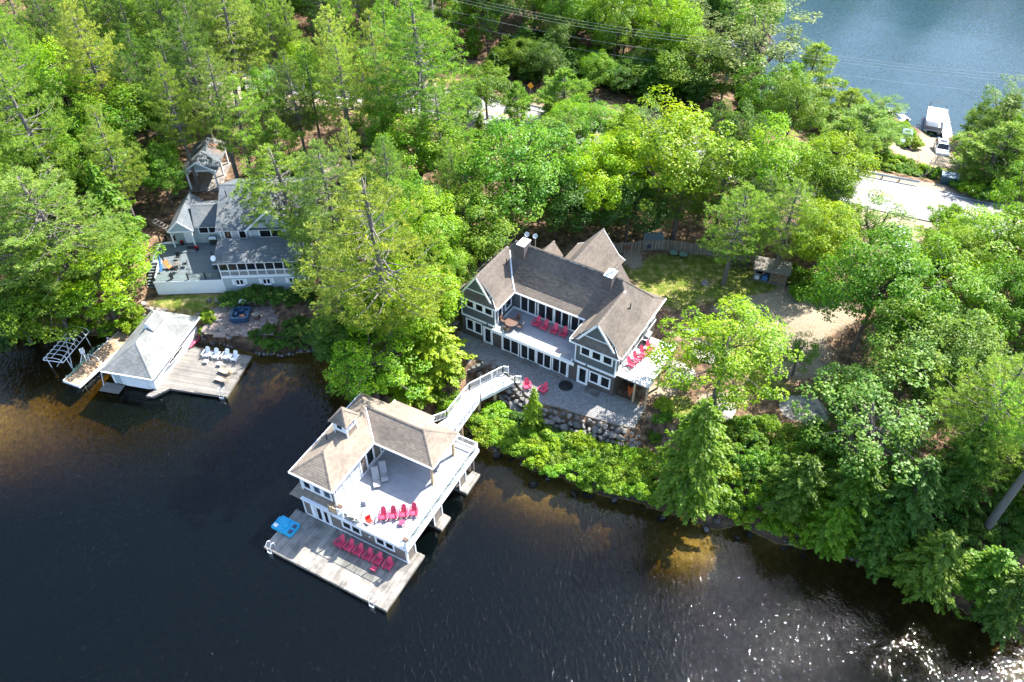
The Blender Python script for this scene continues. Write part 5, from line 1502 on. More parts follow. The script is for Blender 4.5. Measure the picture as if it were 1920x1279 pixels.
    for i in range(60):
        u = -7.85 + i * (7.83 / 60); p.box(u + .01, u + 7.83 / 60 - .01, 0, .045, 2.2, 4.2 - .01 * (i % 2))
    p.box(-7.9, -.01, -.03, -.002, 4.2, 4.42); p.obj('skirting', 'white', D)
    s = MB(Z0)
    for i in range(26):
        v = .05 + i * .15; s.box(-7.9, -7.86, v, v + .135, 2.2, 4.2)
    s.obj('skirting', 'white', D)
    for u, v in ((-7.75, .25), (-5.85, .25), (-3.9, .2), (-1.9, .2), (-.15, .2), (-7.75, 4.0), (-9.2, 4.0), (-9.2, 5.9), (-9.1, 7.8), (-8.4, 8.0), (-5.75, .5)):
        q = MB(Z0); q.box(u - .07, u + .07, v - .07, v + .07, 4.4, 5.35); q.obj('rail_post', 'black', D)
    gp = MB(Z0)
    for a, b_ in (((-7.75, .25), (-5.85, .25)), ((-5.85, .25), (-3.9, .22)), ((-3.9, .2), (-1.9, .2)), ((-1.9, .2), (-.15, .2)), ((-9.2, 4.0), (-9.2, 5.9)), ((-9.2, 5.9), (-9.1, 7.8))):
        q = MB(Z0); q.bar((a[0], a[1], 4.92), (b_[0], b_[1], 4.92), .012, .8); q.obj('glass_panel', 'glass_rail', D)
    for i in range(9):
        q = MB(Z0); q.box(-9.4, -8.4, 3.75 - i * .33, 4.05 - i * .33, 4.25 - i * .2, 4.33 - i * .2); q.obj('step', 'deck_blue', D)
    q = MB(Z0); q.box(-6.9, -4.2, 5.4, 6.9, 4.44, 4.56); q.obj('entry_step', 'deck_blue', D)
build_cottage()
CZ = 4.44
sling_chair(CF.w(-6.0, 4.1, CZ), CF.yaw + .0, 'black patio chair with a tall back at the fire table on the grey cottage deck', 'black', 'black')
sling_chair(CF.w(-4.85, 2.7, CZ), CF.yaw - 1.4, 'black patio chair on the right of the fire table on the grey cottage deck', 'black', 'black')
sling_chair(CF.w(-5.6, 1.7, CZ), CF.yaw + 2.8, 'black patio chair with its back to the deck rail of the sage cottage', 'black', 'black')
outdoor_table(CF.w(-5.8, 2.7, CZ), .4, 'low grey fire table between the black chairs on the cottage deck', .9, .9, .5, 'rock', 'black')
def folded_parasol():
    t = thing('folded_parasol', 'slanted blue canvas sunshade leaning at the corner of the cottage deck', 'sunshade', CF.w(-7.0, 2.4, CZ), CF.yaw)
    m = MB(); m.add([(-.9, 1.3, 1.7), (-.5, -.9, .25), (-.15, -.8, .3), (-.35, .2, 1.25), (-.55, .5, 1.5)], [(0, 1, 2, 3, 4)])
    m.add([(-.9, 1.3, 1.66), (-.5, -.9, .21), (-.15, -.8, .26), (-.35, .2, 1.21), (-.55, .5, 1.46)], [(4, 3, 2, 1, 0)]); m.obj('canvas', 'blue_cloth', t)
    f = MB(); f.tube([(-.9, 1.32, 1.7), (-.95, 1.0, 0)], .025, 6); f.tube([(-.5, -.9, .25), (-.5, -.95, 0)], .025, 6); f.tube([(-.9, 1.32, 1.7), (.5, .6, 1.1)], .02, 6); f.obj('frame', 'dark_metal', t)
folded_parasol()
def orange_chair():
    t = thing('deck_chair', 'orange canvas deck chair beside the blue sunshade on the cottage deck', 'chair', CF.w(-6.65, 2.4, CZ), CF.yaw + .9)
    m = MB(); m.bar((0, -.4, .35), (0, .1, .38), .5, .03); m.bar((0, .1, .38), (0, .45, 1.0), .5, .03); m.obj('canvas', 'orange', t)
    f = MB()
    for s in (-.27, .27): f.tube([(s, -.45, 0), (s, .1, .38), (s, .46, 1.02)], .02, 6); f.tube([(s, .4, 0), (s, -.42, .36)], .02, 6)
    f.obj('frame', 'dark_metal', t)
orange_chair()
grill(CF.w(-2.4, 7.1, CZ), CF.yaw, 'grey barbecue against the link wall of the sage cottage', 'alu')
def pot(loc, label, r=.24, mat='red_leafy', cat='flower pot'):
    t = thing('flower_pot', label, cat, loc, 0)
    m = MB(); m.lathe([(r * .7, 0), (r, .36), (r * .95, .38)], 14); m.obj('pot', 'black', t)
    c = MB(); rnd = random.Random(int(loc[0] * 100))
    for i in range(70):
        a = rnd.uniform(0, 6.28); q = rnd.uniform(0, r * 1.15); z = .38 + rnd.uniform(0, .28) * (1 - q / r * .5); s = .05
        x, y = q * math.cos(a), q * math.sin(a)
        c.add([(x - s, y, z), (x, y - s, z + rnd.uniform(-.04, .04)), (x + s, y, z + .03), (x, y + s, z)], [(0, 1, 2, 3)])
    c.obj('flowers', mat, t, stuff=True)
pot(CF.w(-6.2, 7.0, 4.56), 'pot of red flowers beside the white door of the sage cottage')
pot(CF.w(-4.2, 5.9, 4.44), 'pot of red flowers at the foot of the right entry post of the sage cottage')
t = thing('closed_umbrella', 'closed black umbrella on a round base at the screened porch corner', 'umbrella', CF.w(-1.2, 2.3, CZ), 0)
m = MB(); m.lathe([(.38, 0), (.36, .08), (.06, .12)], 18); m.obj('base', 'black', t)
m = MB(); m.tube([(0, 0, .1), (0, 0, 2.5)], .03, 8); m.obj('pole', 'dark_metal', t)
m = MB(); m.lathe([(.08, .9), (.16, 1.1), (.10, 1.9), (.03, 2.45)], 10); m.obj('canopy', 'black', t)
t = thing('doormat', 'dark doormat on the entry step of the sage cottage', 'doormat', CF.w(-5.0, 6.3, 4.57), CF.yaw); m = MB(); m.box(-.5, .5, -.3, .3, 0, .02); m.obj('mat', 'black', t)

def build_pavilion():
    t = thing('pavilion', 'open timber pavilion with white posts and a grey roof strewn with brown needles', 'pavilion', CF.w(-5.5, 17.5, 5.8), CF.yaw)
    for u, v in ((-1.75, 0), (1.75, 0), (-1.75, 3.2), (1.75, 3.2), (-1.75, 6.2), (1.75, 6.2)):
        m = MB(); m.box(u - .1, u + .1, v - .1, v + .1, -.5, 2.75); s = -1 if u > 0 else 1
        m.bar((u, v, 2.1), (u + s * .6, v, 2.7), .1, .1); m.obj('post', 'white', t)
    m = MB(); m.box(-1.9, 1.9, -.1, .1, 2.62, 2.84); m.box(-1.9, 1.9, 6.1, 6.3, 2.62, 2.84); m.box(-1.86, -1.66, .1, 6.1, 2.62, 2.84); m.box(1.66, 1.86, .1, 6.1, 2.62, 2.84); m.obj('beam', 'white', t)
    pls = [[(-2.3, 6.7, 2.75), (-2.3, -.5, 2.75), (0, -.5, 4.2), (0, 6.7, 4.2)], [(2.3, -.5, 2.75), (2.3, 6.7, 2.75), (0, 6.7, 4.2), (0, -.5, 4.2)]]
    r = MB()
    for p in pls: r.slab(p, .12, 0, 1)
    ro = r.obj('roof', ['shingle_grey', 'white'], t); shingles(ro, pls, 'shingle_grey', seed=80); caps(ro, [((0, -.5, 4.2), (0, 6.7, 4.2))], 'shingle_grey')
    g = MB(); gable_end(g, (-1.95, -.02, 2.9), (1.95, -.02, 2.9), (0, -.02, 4.0), .06); g.obj('gable', 'siding_grey', t)
    g = MB(); g.bar((-2.3, -.53, 2.7), (0, -.53, 4.15), .06, .2); g.bar((2.3, -.53, 2.7), (0, -.53, 4.15), .06, .2); g.obj('rake_board', 'white', t)
    f = MB(); f.box(-2.1, 2.1, -.6, 6.6, -.3, .08); f.obj('slab', 'rock', t)
    n = MB(); rnd = random.Random(3)
    for i in range(420):
        y = rnd.gauss(4.6, .8); x = rnd.uniform(.5, 2.2); z = 4.2 - x * 1.45 / 2.3 + .035
        a = rnd.uniform(0, 6.28); s = rnd.uniform(.05, .12)
        n.add([(x - s * math.cos(a), y - s * math.sin(a), z + s * math.cos(a) * .63), (x + .02, y - .02, z), (x + s * math.cos(a), y + s * math.sin(a), z - s * math.cos(a) * .63), (x - .02, y + .03, z + .02)], [(0, 1, 2, 3)])
    n.obj('needle_litter', 'litter', ro, stuff=True)
    s = thing('timber_steps', 'timber steps between the pavilion and the sage cottage roofs', 'steps', CF.w(-2.9, 13.4, 4.4), CF.yaw)
    for i in range(7):
        m = MB(); m.box(-.6, .6, i * .42, i * .42 + .36, i * .2, i * .2 + .1); m.obj('step', 'deck_blue', s)
build_pavilion()
def build_rail_track():
    t = thing('wooden_ladder_stairs', 'grey ladder-like hillside stair left of the sage cottage', 'stairs', (-42.6, 80.6, gz(-42.6, 80.6)), 1.15)
    for s in (-.35, .35):
        m = MB(); m.bar((s, -1.9, .1), (s, 1.9, 1.2), .1, .14); m.obj('stringer', 'old_wood', t)
    for k in range(9):
        y = -1.8 + k * .45; m = MB(); m.box(-.35, .35, y - .1, y + .1, .22 + (y + 1.9) * .29 - .03, .22 + (y + 1.9) * .29 + .02); m.obj('step', 'old_wood', t)
build_rail_track()

def build_tub():
    rnd = random.Random(2)
    t = thing('hot_tub', 'navy blue moulded hot tub without a lid on the flagstone terrace', 'hot tub', (-31.1, 68.0, 1.93), .03)
    o = [(-1.05, -.85), (-.75, -1.1), (.75, -1.1), (1.05, -.85), (1.1, .8), (.85, 1.08), (-.85, 1.08), (-1.1, .8)]
    i_ = [(x * .78, y * .78) for x, y in o]; n = 8
    m = MB(); m.add([(*p, 0) for p in o] + [(*p, .72) for p in o] + [(*p, .74) for p in i_] + [(x * .9, y * .9, .15) for x, y in i_],
                    [(k, (k + 1) % n, n + (k + 1) % n, n + k) for k in range(n)] + [(n + k, n + (k + 1) % n, 2 * n + (k + 1) % n, 2 * n + k) for k in range(n)] + [(2 * n + k, 2 * n + (k + 1) % n, 3 * n + (k + 1) % n, 3 * n + k) for k in range(n)] + [tuple(3 * n + k for k in range(n))])
    m.obj('shell', 'navy', t)
    for x, y, a in ((0, .62, 0), (-.55, .1, 1.57), (.58, .25, 1.57), (-.1, -.6, 0)):
        s = MB(); s.box(-.32, .32, -.16, .16, .15, .5, 0, Matrix.Translation((x, y, 0)) @ Matrix.Rotation(a, 4, 'Z')); s.obj('moulded_seat', 'navy', t)
    w = MB(); w.box(-.1, .55, -.45, .1, .15, .3); w.obj('dirty_floor', 'litter', t)
    b = thing('barrel_table', 'brown round topped barrel beside the navy hot tub', 'barrel', (-29.2, 67.8, 1.93), 0)
    m = MB(); m.lathe([(.32, 0), (.36, .3), (.32, .62)], 16); m.obj('barrel', 'bronze', b); m = MB(); m.lathe([(.42, .62), (.42, .66)], 18); m.obj('top', 'old_wood', b)
    grill((-31.1, 69.75, 1.93), 0.05, 'black barbecue against the low wall behind the navy hot tub', 'alu')
    p = thing('flagstone_terrace', 'irregular pinkish flagstone terrace around the navy hot tub', 'terrace', (-31, 67.6, 1.9), 0)
    cells = []
    pts = [(-34.1 + rnd.uniform(-.25, .25) + i * .72, 65.6 + rnd.uniform(-.25, .25) + j * .72) for i in range(10) for j in range(7)]
    for (x, y) in pts:
        # clipped cell of this point against its neighbours
        poly = [(x - .7, y - .7), (x + .7, y - .7), (x + .7, y + .7), (x - .7, y + .7)]
        for (a, c) in pts:
            if (a, c) == (x, y) or abs(a - x) > 1.6 or abs(c - y) > 1.6: continue
            mx_, my_ = (a + x) / 2, (c + y) / 2; nx_, ny_ = a - x, c - y; l = math.hypot(nx_, ny_); nx_ /= l; ny_ /= l
            new = []
            for k in range(len(poly)):
                p0, p1 = poly[k], poly[(k + 1) % len(poly)]
                d0 = (p0[0] - mx_) * nx_ + (p0[1] - my_) * ny_ + .03; d1 = (p1[0] - mx_) * nx_ + (p1[1] - my_) * ny_ + .03
                if d0 <= 0: new.append(p0)
                if (d0 <= 0) != (d1 <= 0):
                    s = d0 / (d0 - d1); new.append((p0[0] + (p1[0] - p0[0]) * s, p0[1] + (p1[1] - p0[1]) * s))
            poly = new
            if len(poly) < 3: break
        if len(poly) >= 3:
            m = MB(); m.prism([(a - -31, c - 67.6) for a, c in poly], -.08, .045 + rnd.uniform(-.015, .015)); m.obj('flagstone', 'flagstone', p)
    wl = thing('low_stone_wall', 'low dark stone wall behind the hot tub terrace', 'stone wall', (-31, 70.2, 1.9), 0)
    for k in range(2):
        for i in range(14):
            stone(wl, -4.6 + i * .72 + .3 * k + rnd.uniform(-.1, .1), .15 * math.sin(i * .5) + .1 * k + (.5 if i > 9 else 0), .18 + .38 * k, .4 * rnd.uniform(.8, 1.2), rnd)
    ws = thing('shore_stones', 'row of stones along the waterline right of the grey dock', 'stones', (-25, 63.9, .1), 0)
    for i in range(18):
        x = -28.8 + i * .42; y = np.interp(x, [-29, -25.2, -22.4], [63.9, 63.7, 64.5])
        stone(ws, x + 25, y - 63.9 + rnd.uniform(-.15, .15), rnd.uniform(-.1, .25), rnd.uniform(.22, .42), rnd)
    sp = thing('stepping_stones', 'dark stone slabs stepping up behind the small white boathouse', 'steps', (-39.3, 67.6, 1.2), 0)
    for i in range(5):
        q = MB(); q.box(-.9 + .1 * i, .8, -.3, .3, -.25, .1); o2 = q.obj('step', 'rock', sp); o2.location = (-2.6 + .3 * i, -1.0 + .55 * i, -.25 + .28 * i); o2.rotation_euler = (0, 0, .2 + .1 * i)
    for i in range(5):
        q = MB(); q.prism([(-.4, -.3), (.35, -.35), (.45, .25), (-.2, .38)], -.08, .06); o2 = q.obj('slab', 'flagstone', sp); x, y = 2.0 + i * .95, 1.0 + .35 * math.sin(i * 1.4); o2.location = (x, y, gz(-39.3 + x, 67.6 + y) - 1.2 + .01); o2.rotation_euler = (0, 0, i * 1.1)
    bk = thing('bank_boulders', 'grey boulders on the bank between the white boathouse and the hot tub terrace', 'stones', (-35.5, 65.8, .8), 0)
    for i in range(30):
        x, y = rnd.uniform(-1.9, 3.8), rnd.uniform(-1.1, 1.8)
        stone(bk, x, y, gz(-35.5 + x, 65.8 + y) - .8 + .05, rnd.uniform(.25, .6), rnd)
    bl = thing('bank_boulders', 'mossy boulders beside the stone slabs left of the white boathouse roof', 'stones', (-43, 67.5, .8), 0)
    for i in range(16):
        x, y = rnd.uniform(-1.5, 2.0), rnd.uniform(-.4, 2.5)
        stone(bl, x, y, gz(-43 + x, 67.5 + y) - .8 + .05, rnd.uniform(.25, .6), rnd)
build_tub()

# ---------------------------------------------------------------- yard right of the dark house
def build_fence():
    t = thing('board_fence', 'weathered shadow-board fence at the back of the shaded lawn', 'fence', (12.3, 77.3, 3.8), 0)
    P = [(12.3, 77.3), (15.4, 77.6), (18.9, 78.0), (20.5, 77.8), (22.1, 77.2), (24.6, 76.5), (27.0, 75.8), (29.0, 75.0)]
    for i in range(len(P) - 1):
        a, b = Vector((*P[i], 0)), Vector((*P[i + 1], 0)); L = (b - a).length; d = (b - a) / L
        za, zb = gz(*P[i]) - .05, gz(*P[i + 1]) - .05
        yaw = math.atan2(d.y, d.x)
        q = MB(); q.box(-.07, .07, -.07, .07, 0, 1.85); o = q.obj('post', 'fence_wood', t); o.location = (a.x - 12.3, a.y - 77.3, za - 3.8); o.rotation_euler = (0, 0, yaw)
        r = MB()
        for h in (.3, 1.45): r.bar((a.x - 12.3, a.y - 77.3, za - 3.8 + h), (b.x - 12.3, b.y - 77.3, zb - 3.8 + h), .05, .1)
        r.obj('rail', 'fence_wood', t)
        n = int(L / .2)
        for k in range(n):
            p = a.lerp(b, (k + .5) / n); z = za + (zb - za) * (k + .5) / n
            m = MB(); off = -.05 if k % 2 == 0 else .05
            m.box(-.075, .075, off - .012, off + .012, .05, 1.62); o = m.obj('board', 'fence_wood', t); o.location = (p.x - 12.3, p.y - 77.3, z - 3.8); o.rotation_euler = (0, 0, yaw)
    s = thing('star_ornament', 'dark blue metal star hung on the board fence', 'ornament', (16.6, 77.52, 4.9), .1)
    m = MB(); pts = []
    for k in range(10):
        r = .48 if k % 2 == 0 else .19; a = math.pi / 2 + k * math.pi / 5; pts.append((r * math.cos(a), r * math.sin(a)))
    V = [(x, 0, z) for x, z in pts] + [(0, -.1, 0)]
    m.add(V, [(k, (k + 1) % 10, 10) for k in range(10)]); m.add([(x, .02, z) for x, z in pts], [tuple(range(10))]); m.obj('star', 'star', s)
    w = thing('wreath_ornament', 'rusty round ornament hung on the board fence near the roof', 'ornament', (13.9, 77.3, 4.9), .1)
    m = MB(); m.tube([(.34 * math.cos(a), 0, .34 * math.sin(a)) for a in np.linspace(0, 2 * math.pi, 15)], .06, 6, cap=False)
    for k in range(5): a = k * 1.256; m.tube([(0, 0, 0), (.34 * math.cos(a), 0, .34 * math.sin(a))], .03, 5)
    m.obj('ring', 'rust', w)
    b = thing('storage_box', 'white storage trunk with a sloping lid behind the board fence', 'box', (17.3, 78.7, 3.9), .12)
    m = MB(); m.box(-1.1, 1.1, -.5, .5, 0, 1.5); m.obj('box', 'white', b); m = MB(); m.slab([(-1.2, -.6, 1.52), (1.2, -.6, 1.52), (1.2, .6, 1.8), (-1.2, .6, 1.8)], .08, 0, 0); m.obj('lid', 'car_blue', b)
    pl = thing('planter_bench', 'pale stone planter slab at the foot of the board fence', 'planter', (17.45, 77.35, 3.8), .12)
    m = MB(); m.box(-1.2, 1.2, -.25, .25, -.1, .22); m.obj('slab', 'bedrock', pl)
    for x, y in ((19.6, 77.1), (20.7, 76.7)):
        o = thing('lawn_table', 'round green lawn table by the fence, the one %s' % ('nearer the star' if x < 20 else 'farther from the star'), 'table', (x, y, gz(x, y)), 0, 'round green lawn tables')
        m = MB(); m.lathe([(.5, .4), (.52, .43), (.5, .46)], 18); m.obj('table_top', 'green_net', o); m = MB(); m.lathe([(.25, 0), (.06, .05), (.06, .4)], 10); m.obj('pedestal', 'dark_metal', o)
build_fence()
def build_shed():
    x, y = 29.6, 71.0; z = gz(x, y)
    t = thing('firewood_shed', 'open fronted log shed with split firewood stacked in the right bay', 'shed', (x, y, z), -.31)
    for u, v in ((-1.75, 0), (.05, 0), (1.75, 0), (-1.75, 1.3), (1.75, 1.3)):
        m = MB(); m.box(u - .07, u + .07, v - .07, v + .07, -.2, 1.95 if v < 1 else 2.2); m.obj('post', 'old_wood', t)
    m = MB(); m.box(-1.75, 1.75, -.05, .08, 0, .12); m.box(-1.75, 1.75, 1.25, 1.32, .1, 2.0); m.box(-1.8, -1.72, .08, 1.25, .1, 1.8); m.box(1.72, 1.8, .08, 1.25, .1, 1.8); m.box(-1.7, 1.7, 0.1, 1.25, .05, .12); m.obj('frame', 'old_wood', t)
    r = MB(); r.slab([(-2.05, -.45, 1.98), (2.05, -.45, 1.98), (2.05, 1.6, 2.35), (-2.05, 1.6, 2.35)], .08, 0, 0); r.box(-2.05, 2.05, -.5, -.44, 1.82, 2.0); r.obj('roof', 'old_wood', t)
    rnd = random.Random(6)
    meshes = []
    for k in range(4):
        q = MB(); n = 5; pts = [(.1 * rnd.uniform(.8, 1.15) * math.cos(6.283 * i / n + .3), .1 * rnd.uniform(.8, 1.15) * math.sin(6.283 * i / n + .3)) for i in range(n)]
        q.add([(a, 0, b) for a, b in pts] + [(a, .5, b) for a, b in pts], [tuple(range(n)), tuple(range(2 * n - 1, n - 1, -1))] + [(i, (i + 1) % n, n + (i + 1) % n, n + i) for i in range(n)]); meshes.append(q.mesh('log', 'log'))
    for i in range(8):
        for j in range(8):
            o = bpy.data.objects.new('log', meshes[rnd.randrange(4)]); COL.objects.link(o); o.parent = t
            o.location = (.22 + i * .2 + rnd.uniform(-.02, .02), .15 + rnd.uniform(-.06, .1), .22 + j * .19 + rnd.uniform(-.02, .02)); o.rotation_euler = (0, rnd.uniform(0, 6.28), 0)
    for k, (u, v, s, mt) in enumerate(((-1.4, .4, .3, 'white'), (-.9, .5, .26, 'navy'), (-.5, .45, .35, 'blue_cloth'), (-1.1, .9, .3, 'dark_metal'))):
        q = MB(); q.prism([(u - s, v - s * .7), (u + s * .8, v - s * .8), (u + s, v + s * .6), (u - s * .7, v + s)], .12, .12 + s * 1.6); o = q.obj('stored_sack', mt, t)
    q = MB(); q.bar((-1.2, .1, .6), (-.6, .3, 1.3), .08, .04); q.obj('stored_board', 'post_wood', t)
build_shed()
def bicycle(loc, rz, label):
    t = thing('bicycle', label, 'bicycle', loc, rz, 'bicycles parked by the lawn tree')
    for y in (-.52, .52):
        m = MB(); m.tube([(0, y + .34 * math.cos(a), .36 + .34 * math.sin(a)) for a in np.linspace(0, 2 * math.pi, 17)], .025, 5, cap=False)
        for k in range(6): a = k * math.pi / 3; m.tube([(0, y, .36), (0, y + .34 * math.cos(a), .36 + .34 * math.sin(a))], .006, 3)
        m.obj('wheel', 'mesh_black', t)
    m = MB(); m.tube([(0, -.52, .36), (0, -.15, .82), (0, .4, .85), (0, .05, .32), (0, -.15, .82)], .022, 6); m.tube([(0, -.52, .36), (0, .05, .32)], .02, 6); m.tube([(0, .52, .36), (0, .4, .95)], .022, 6); m.obj('frame', 'navy', t)
    m = MB(); m.tube([(-.28, .34, 1.02), (0, .42, .97), (.28, .34, 1.02)], .018, 6); m.obj('handlebar', 'alu', t)
    m = MB(); m.prism([(-.1, -.3), (.1, -.3), (.03, .0), (-.03, .0)], .88, .94); m.obj('saddle', 'black', t)
for i, (x, y, a, lb) in enumerate(((26.0, 74.0, .5, 'leftmost'), (26.9, 73.9, .3, 'second from the left'), (27.7, 73.8, .1, 'third from the left'), (28.4, 73.4, .3, 'rightmost, nearest the firewood shed'))):
    bicycle((x, y, gz(x, y)), a, 'dark bicycle under the trees between fence and firewood shed, %s' % lb)
def boulder(x, y, s, label, mat='bedrock', k=0, flat=1.0, rz=0.0, dz=0.0):
    me = BIGR[k].copy(); me.materials.clear(); me.materials.append(MT[mat])
    o = bpy.data.objects.new('boulder', me); COL.objects.link(o); o.location = (x, y, gz(x, y) + dz); o.scale = (s, s, s * flat); o.rotation_euler = (0, 0, rz)
    tag(o, label, 'boulder')
boulder(22.3, 71.1, .75, 'lone pale boulder on the sunlit lawn edge', k=0)
boulder(29.0, 52.9, 3.0, 'broad flat grey rock outcrop in shade right of the big maple', k=1, flat=.35, rz=.1, dz=-.1)
boulder(21.2, 53.0, 2.6, 'pale rock outcrop below the big maple by the shore slope', k=2, flat=.35, rz=-.4, dz=-.2)
boulder(17.6, 57.6, 2.6, 'lichened bedrock hump beside the white side porch posts', k=0, flat=.3, rz=.6, dz=-.1)
boulder(20.3, 60.8, 2.2, 'lichened bedrock hump behind the white side porch', k=1, flat=.3, rz=1.6, dz=-.1)
kayak((20.6, 63.2, gz(20.6, 63.2)), 1.5, 'car_blue', 'pale blue canoe lying on the ground under the big maple', 4.4)

kayak(HF.w(19.3, 2.2, 3.27), HF.yaw + .3, 'orange', 'orange kayak stored in the shade under the white side porch', 3.2)
t = thing('round_mat', 'round black mat on the paved terrace beside the right hand glass door', 'mat', HF.w(13.5, -1.2, 3.27), 0)
m = MB(); m.lathe([(.75, 0), (.72, .05), (.1, .07)], 24); m.obj('mat', 'black', t)
t = thing('lying_ladder', 'pale wooden ladder lying on the rocks left of the dark slate cottage', 'ladder', HF.w(-1.9, 1.6, 3.75), HF.yaw + .25)
for s_ in (-.25, .25):
    m = MB(); m.box(s_ - .04, s_ + .04, -1.9, 1.9, 0, .08); m.obj('side_rail', 'dead_wood', t)
for k in range(9):
    m = MB(); m.box(-.21, .21, -1.7 + k * .42, -1.62 + k * .42, .02, .07); m.obj('rung', 'dead_wood', t)
t = thing('rock_bank', 'grey rocks banked along the left wall of the dark slate cottage', 'rocks', HF.w(-1.6, 2.2, 3.2), HF.yaw)
rnd = random.Random(31)
for k in range(34):
    u, v = rnd.uniform(-1.3, .9), rnd.uniform(-3.2, 3.4); p = HF.w(-1.6 + u, 2.2 + v)
    stone(t, u, v, gz(p.x, p.y) - 3.2 + rnd.uniform(0, .2), rnd.uniform(.22, .5), rnd)

# ---------------------------------------------------------------- road furniture, vehicles, boats
def guardrail(pts, label, ends=True):
    t = thing('guardrail', label, 'guardrail', (pts[0][0], pts[0][1], gz(*pts[0])), 0)
    o = Vector((pts[0][0], pts[0][1], gz(*pts[0])))
    P = [Vector((x, y, gz(x, y))) - o for x, y in pts]
    for i in range(len(P) - 1):
        a, b = P[i], P[i + 1]; L = (b - a).length; d = (b - a) / L; q = d.to_track_quat('X', 'Z').to_matrix().to_4x4()
        m = MB(); prof = [(0, .42), (-.05, .5), (0, .57), (-.05, .66), (0, .74)]
        V = [(0, y, z) for y, z in prof] + [(L, y, z) for y, z in prof] + [(0, y + .02, z) for y, z in prof] + [(L, y + .02, z) for y, z in prof]
        m.add(V, [(k, k + 1, 6 + k, 5 + k) for k in range(4)] + [(10 + k, 11 + k, 16 + k, 15 + k) for k in range(4)] + [(4, 14, 19, 9)], 0, .5, Matrix.Translation(a) @ q); m.obj('rail', 'galv', t)
        n = max(1, int(L / 2))
        for k in range(n):
            p = a.lerp(b, k / n); w = MB(); w.box(p.x - .07, p.x + .07, p.y + .06, p.y + .2, p.z - .1, p.z + .7); w.obj('post', 'old_wood', t)
guardrail([(40.5, 97.0), (44, 95.2), (48, 93.5), (52, 91.9), (54.2, 91.0)], 'steel guardrail along the far side of the road at the right')
guardrail([(-9, 117.2), (-5, 115.9), (0, 113.6), (5, 111.3), (11, 108.8)], 'steel guardrail half hidden behind the trees by the orange signs')
def road_sign(x, y, label, rz):
    t = thing('road_sign', label, 'road sign', (x, y, gz(x, y)), rz, 'diamond road signs')
    m = MB(); m.tube([(0, .04, 0), (0, .04, 2.9)], .035, 6); m.obj('post', 'galv', t)
    m = MB(); s = .56; m.add([(0, 0, 2.3 - s), (s, 0, 2.3), (0, 0, 2.3 + s), (-s, 0, 2.3), (0, .015, 2.3 - s), (s, .015, 2.3), (0, .015, 2.3 + s), (-s, .015, 2.3)], [(0, 1, 2, 3), (7, 6, 5, 4), (0, 4, 5, 1), (1, 5, 6, 2), (2, 6, 7, 3), (3, 7, 4, 0)]); m.obj('plate', 'sign_yellow', t)
road_sign(2.85, 115.4, 'orange diamond sign standing clear beside the dark forest edge', -.35)
road_sign(-5.2, 117.4, 'orange diamond sign partly hidden by the round maple', -.55)
def utility_pole(x, y, h, label, transformer=False):
    t = thing('utility_pole', label, 'utility pole', (x, y, gz(x, y)), .35, 'utility poles along the road')
    m = MB(); m.tube([(0, 0, -.5), (0, 0, h)], [.17, .12], 10); m.obj('pole', 'dead_wood', t)
    m = MB(); m.bar((0, -1.1, h - .5), (0, 1.1, h - .5), .1, .12); m.obj('crossarm', 'old_wood', t)
    for y_ in (-1, -.4, .4, 1):
        i = MB(); i.lathe([(.04, 0), (.06, .08), (.03, .18)], 8, 0, (0, y_, h - .44)); i.obj('insulator', 'white', t)
    if transformer:
        i = MB(); i.lathe([(.22, 0), (.24, .05), (.24, .75), (.18, .82)], 12, 0, (.32, 0, h - 6.0)); i.obj('transformer', 'galv', t)
utility_pole(32.6, 115.3, 10.5, 'grey utility pole with a transformer before the pale tree by the far lake', True)
utility_pole(-13, 131, 11.0, 'utility pole in the dark forest at the upper centre')
utility_pole(96, 98, 11.0, 'utility pole outside the trees at the right')
def wire(a, b, sag, label):
    a, b = Vector(a), Vector(b); P = []
    for k in range(15):
        s = k / 14; p = a.lerp(b, s); p.z -= sag * 4 * s * (1 - s); P.append(p)
    m = MB(); m.tube(P, .016, 4); o = m.obj('power_line', 'wire', None); tag(o, label, 'cable', 'power lines over the road')
A1, A2, A3 = Vector((-13, 131, gz(-13, 131) + 10.6)), Vector((32.6, 115.3, gz(32.6, 115.3) + 10.1)), Vector((96, 98, gz(96, 98) + 10.6))
wl = ['topmost cable', 'second cable', 'third cable', 'fourth cable', 'lowest cable']
for k, (dy, dz) in enumerate(((1.0, .1), (-.0, .05), (-1.0, 0), (0, -2.2), (.1, -4.0))):
    n = Vector((.35, .94, 0)) * dy + Vector((0, 0, dz))
    wire(A1 + n, A2 + n, 1.0, '%s of the span over the dark forest edge' % wl[k])
    if k < 4: wire(A2 + n, A3 + n, 1.1, '%s of the span over the far lake' % wl[k])
wire((54.2, 92.6, 4.8), (73, 101.0, 10.5), .2, 'pale guy cable rising from the guardrail end to the right')

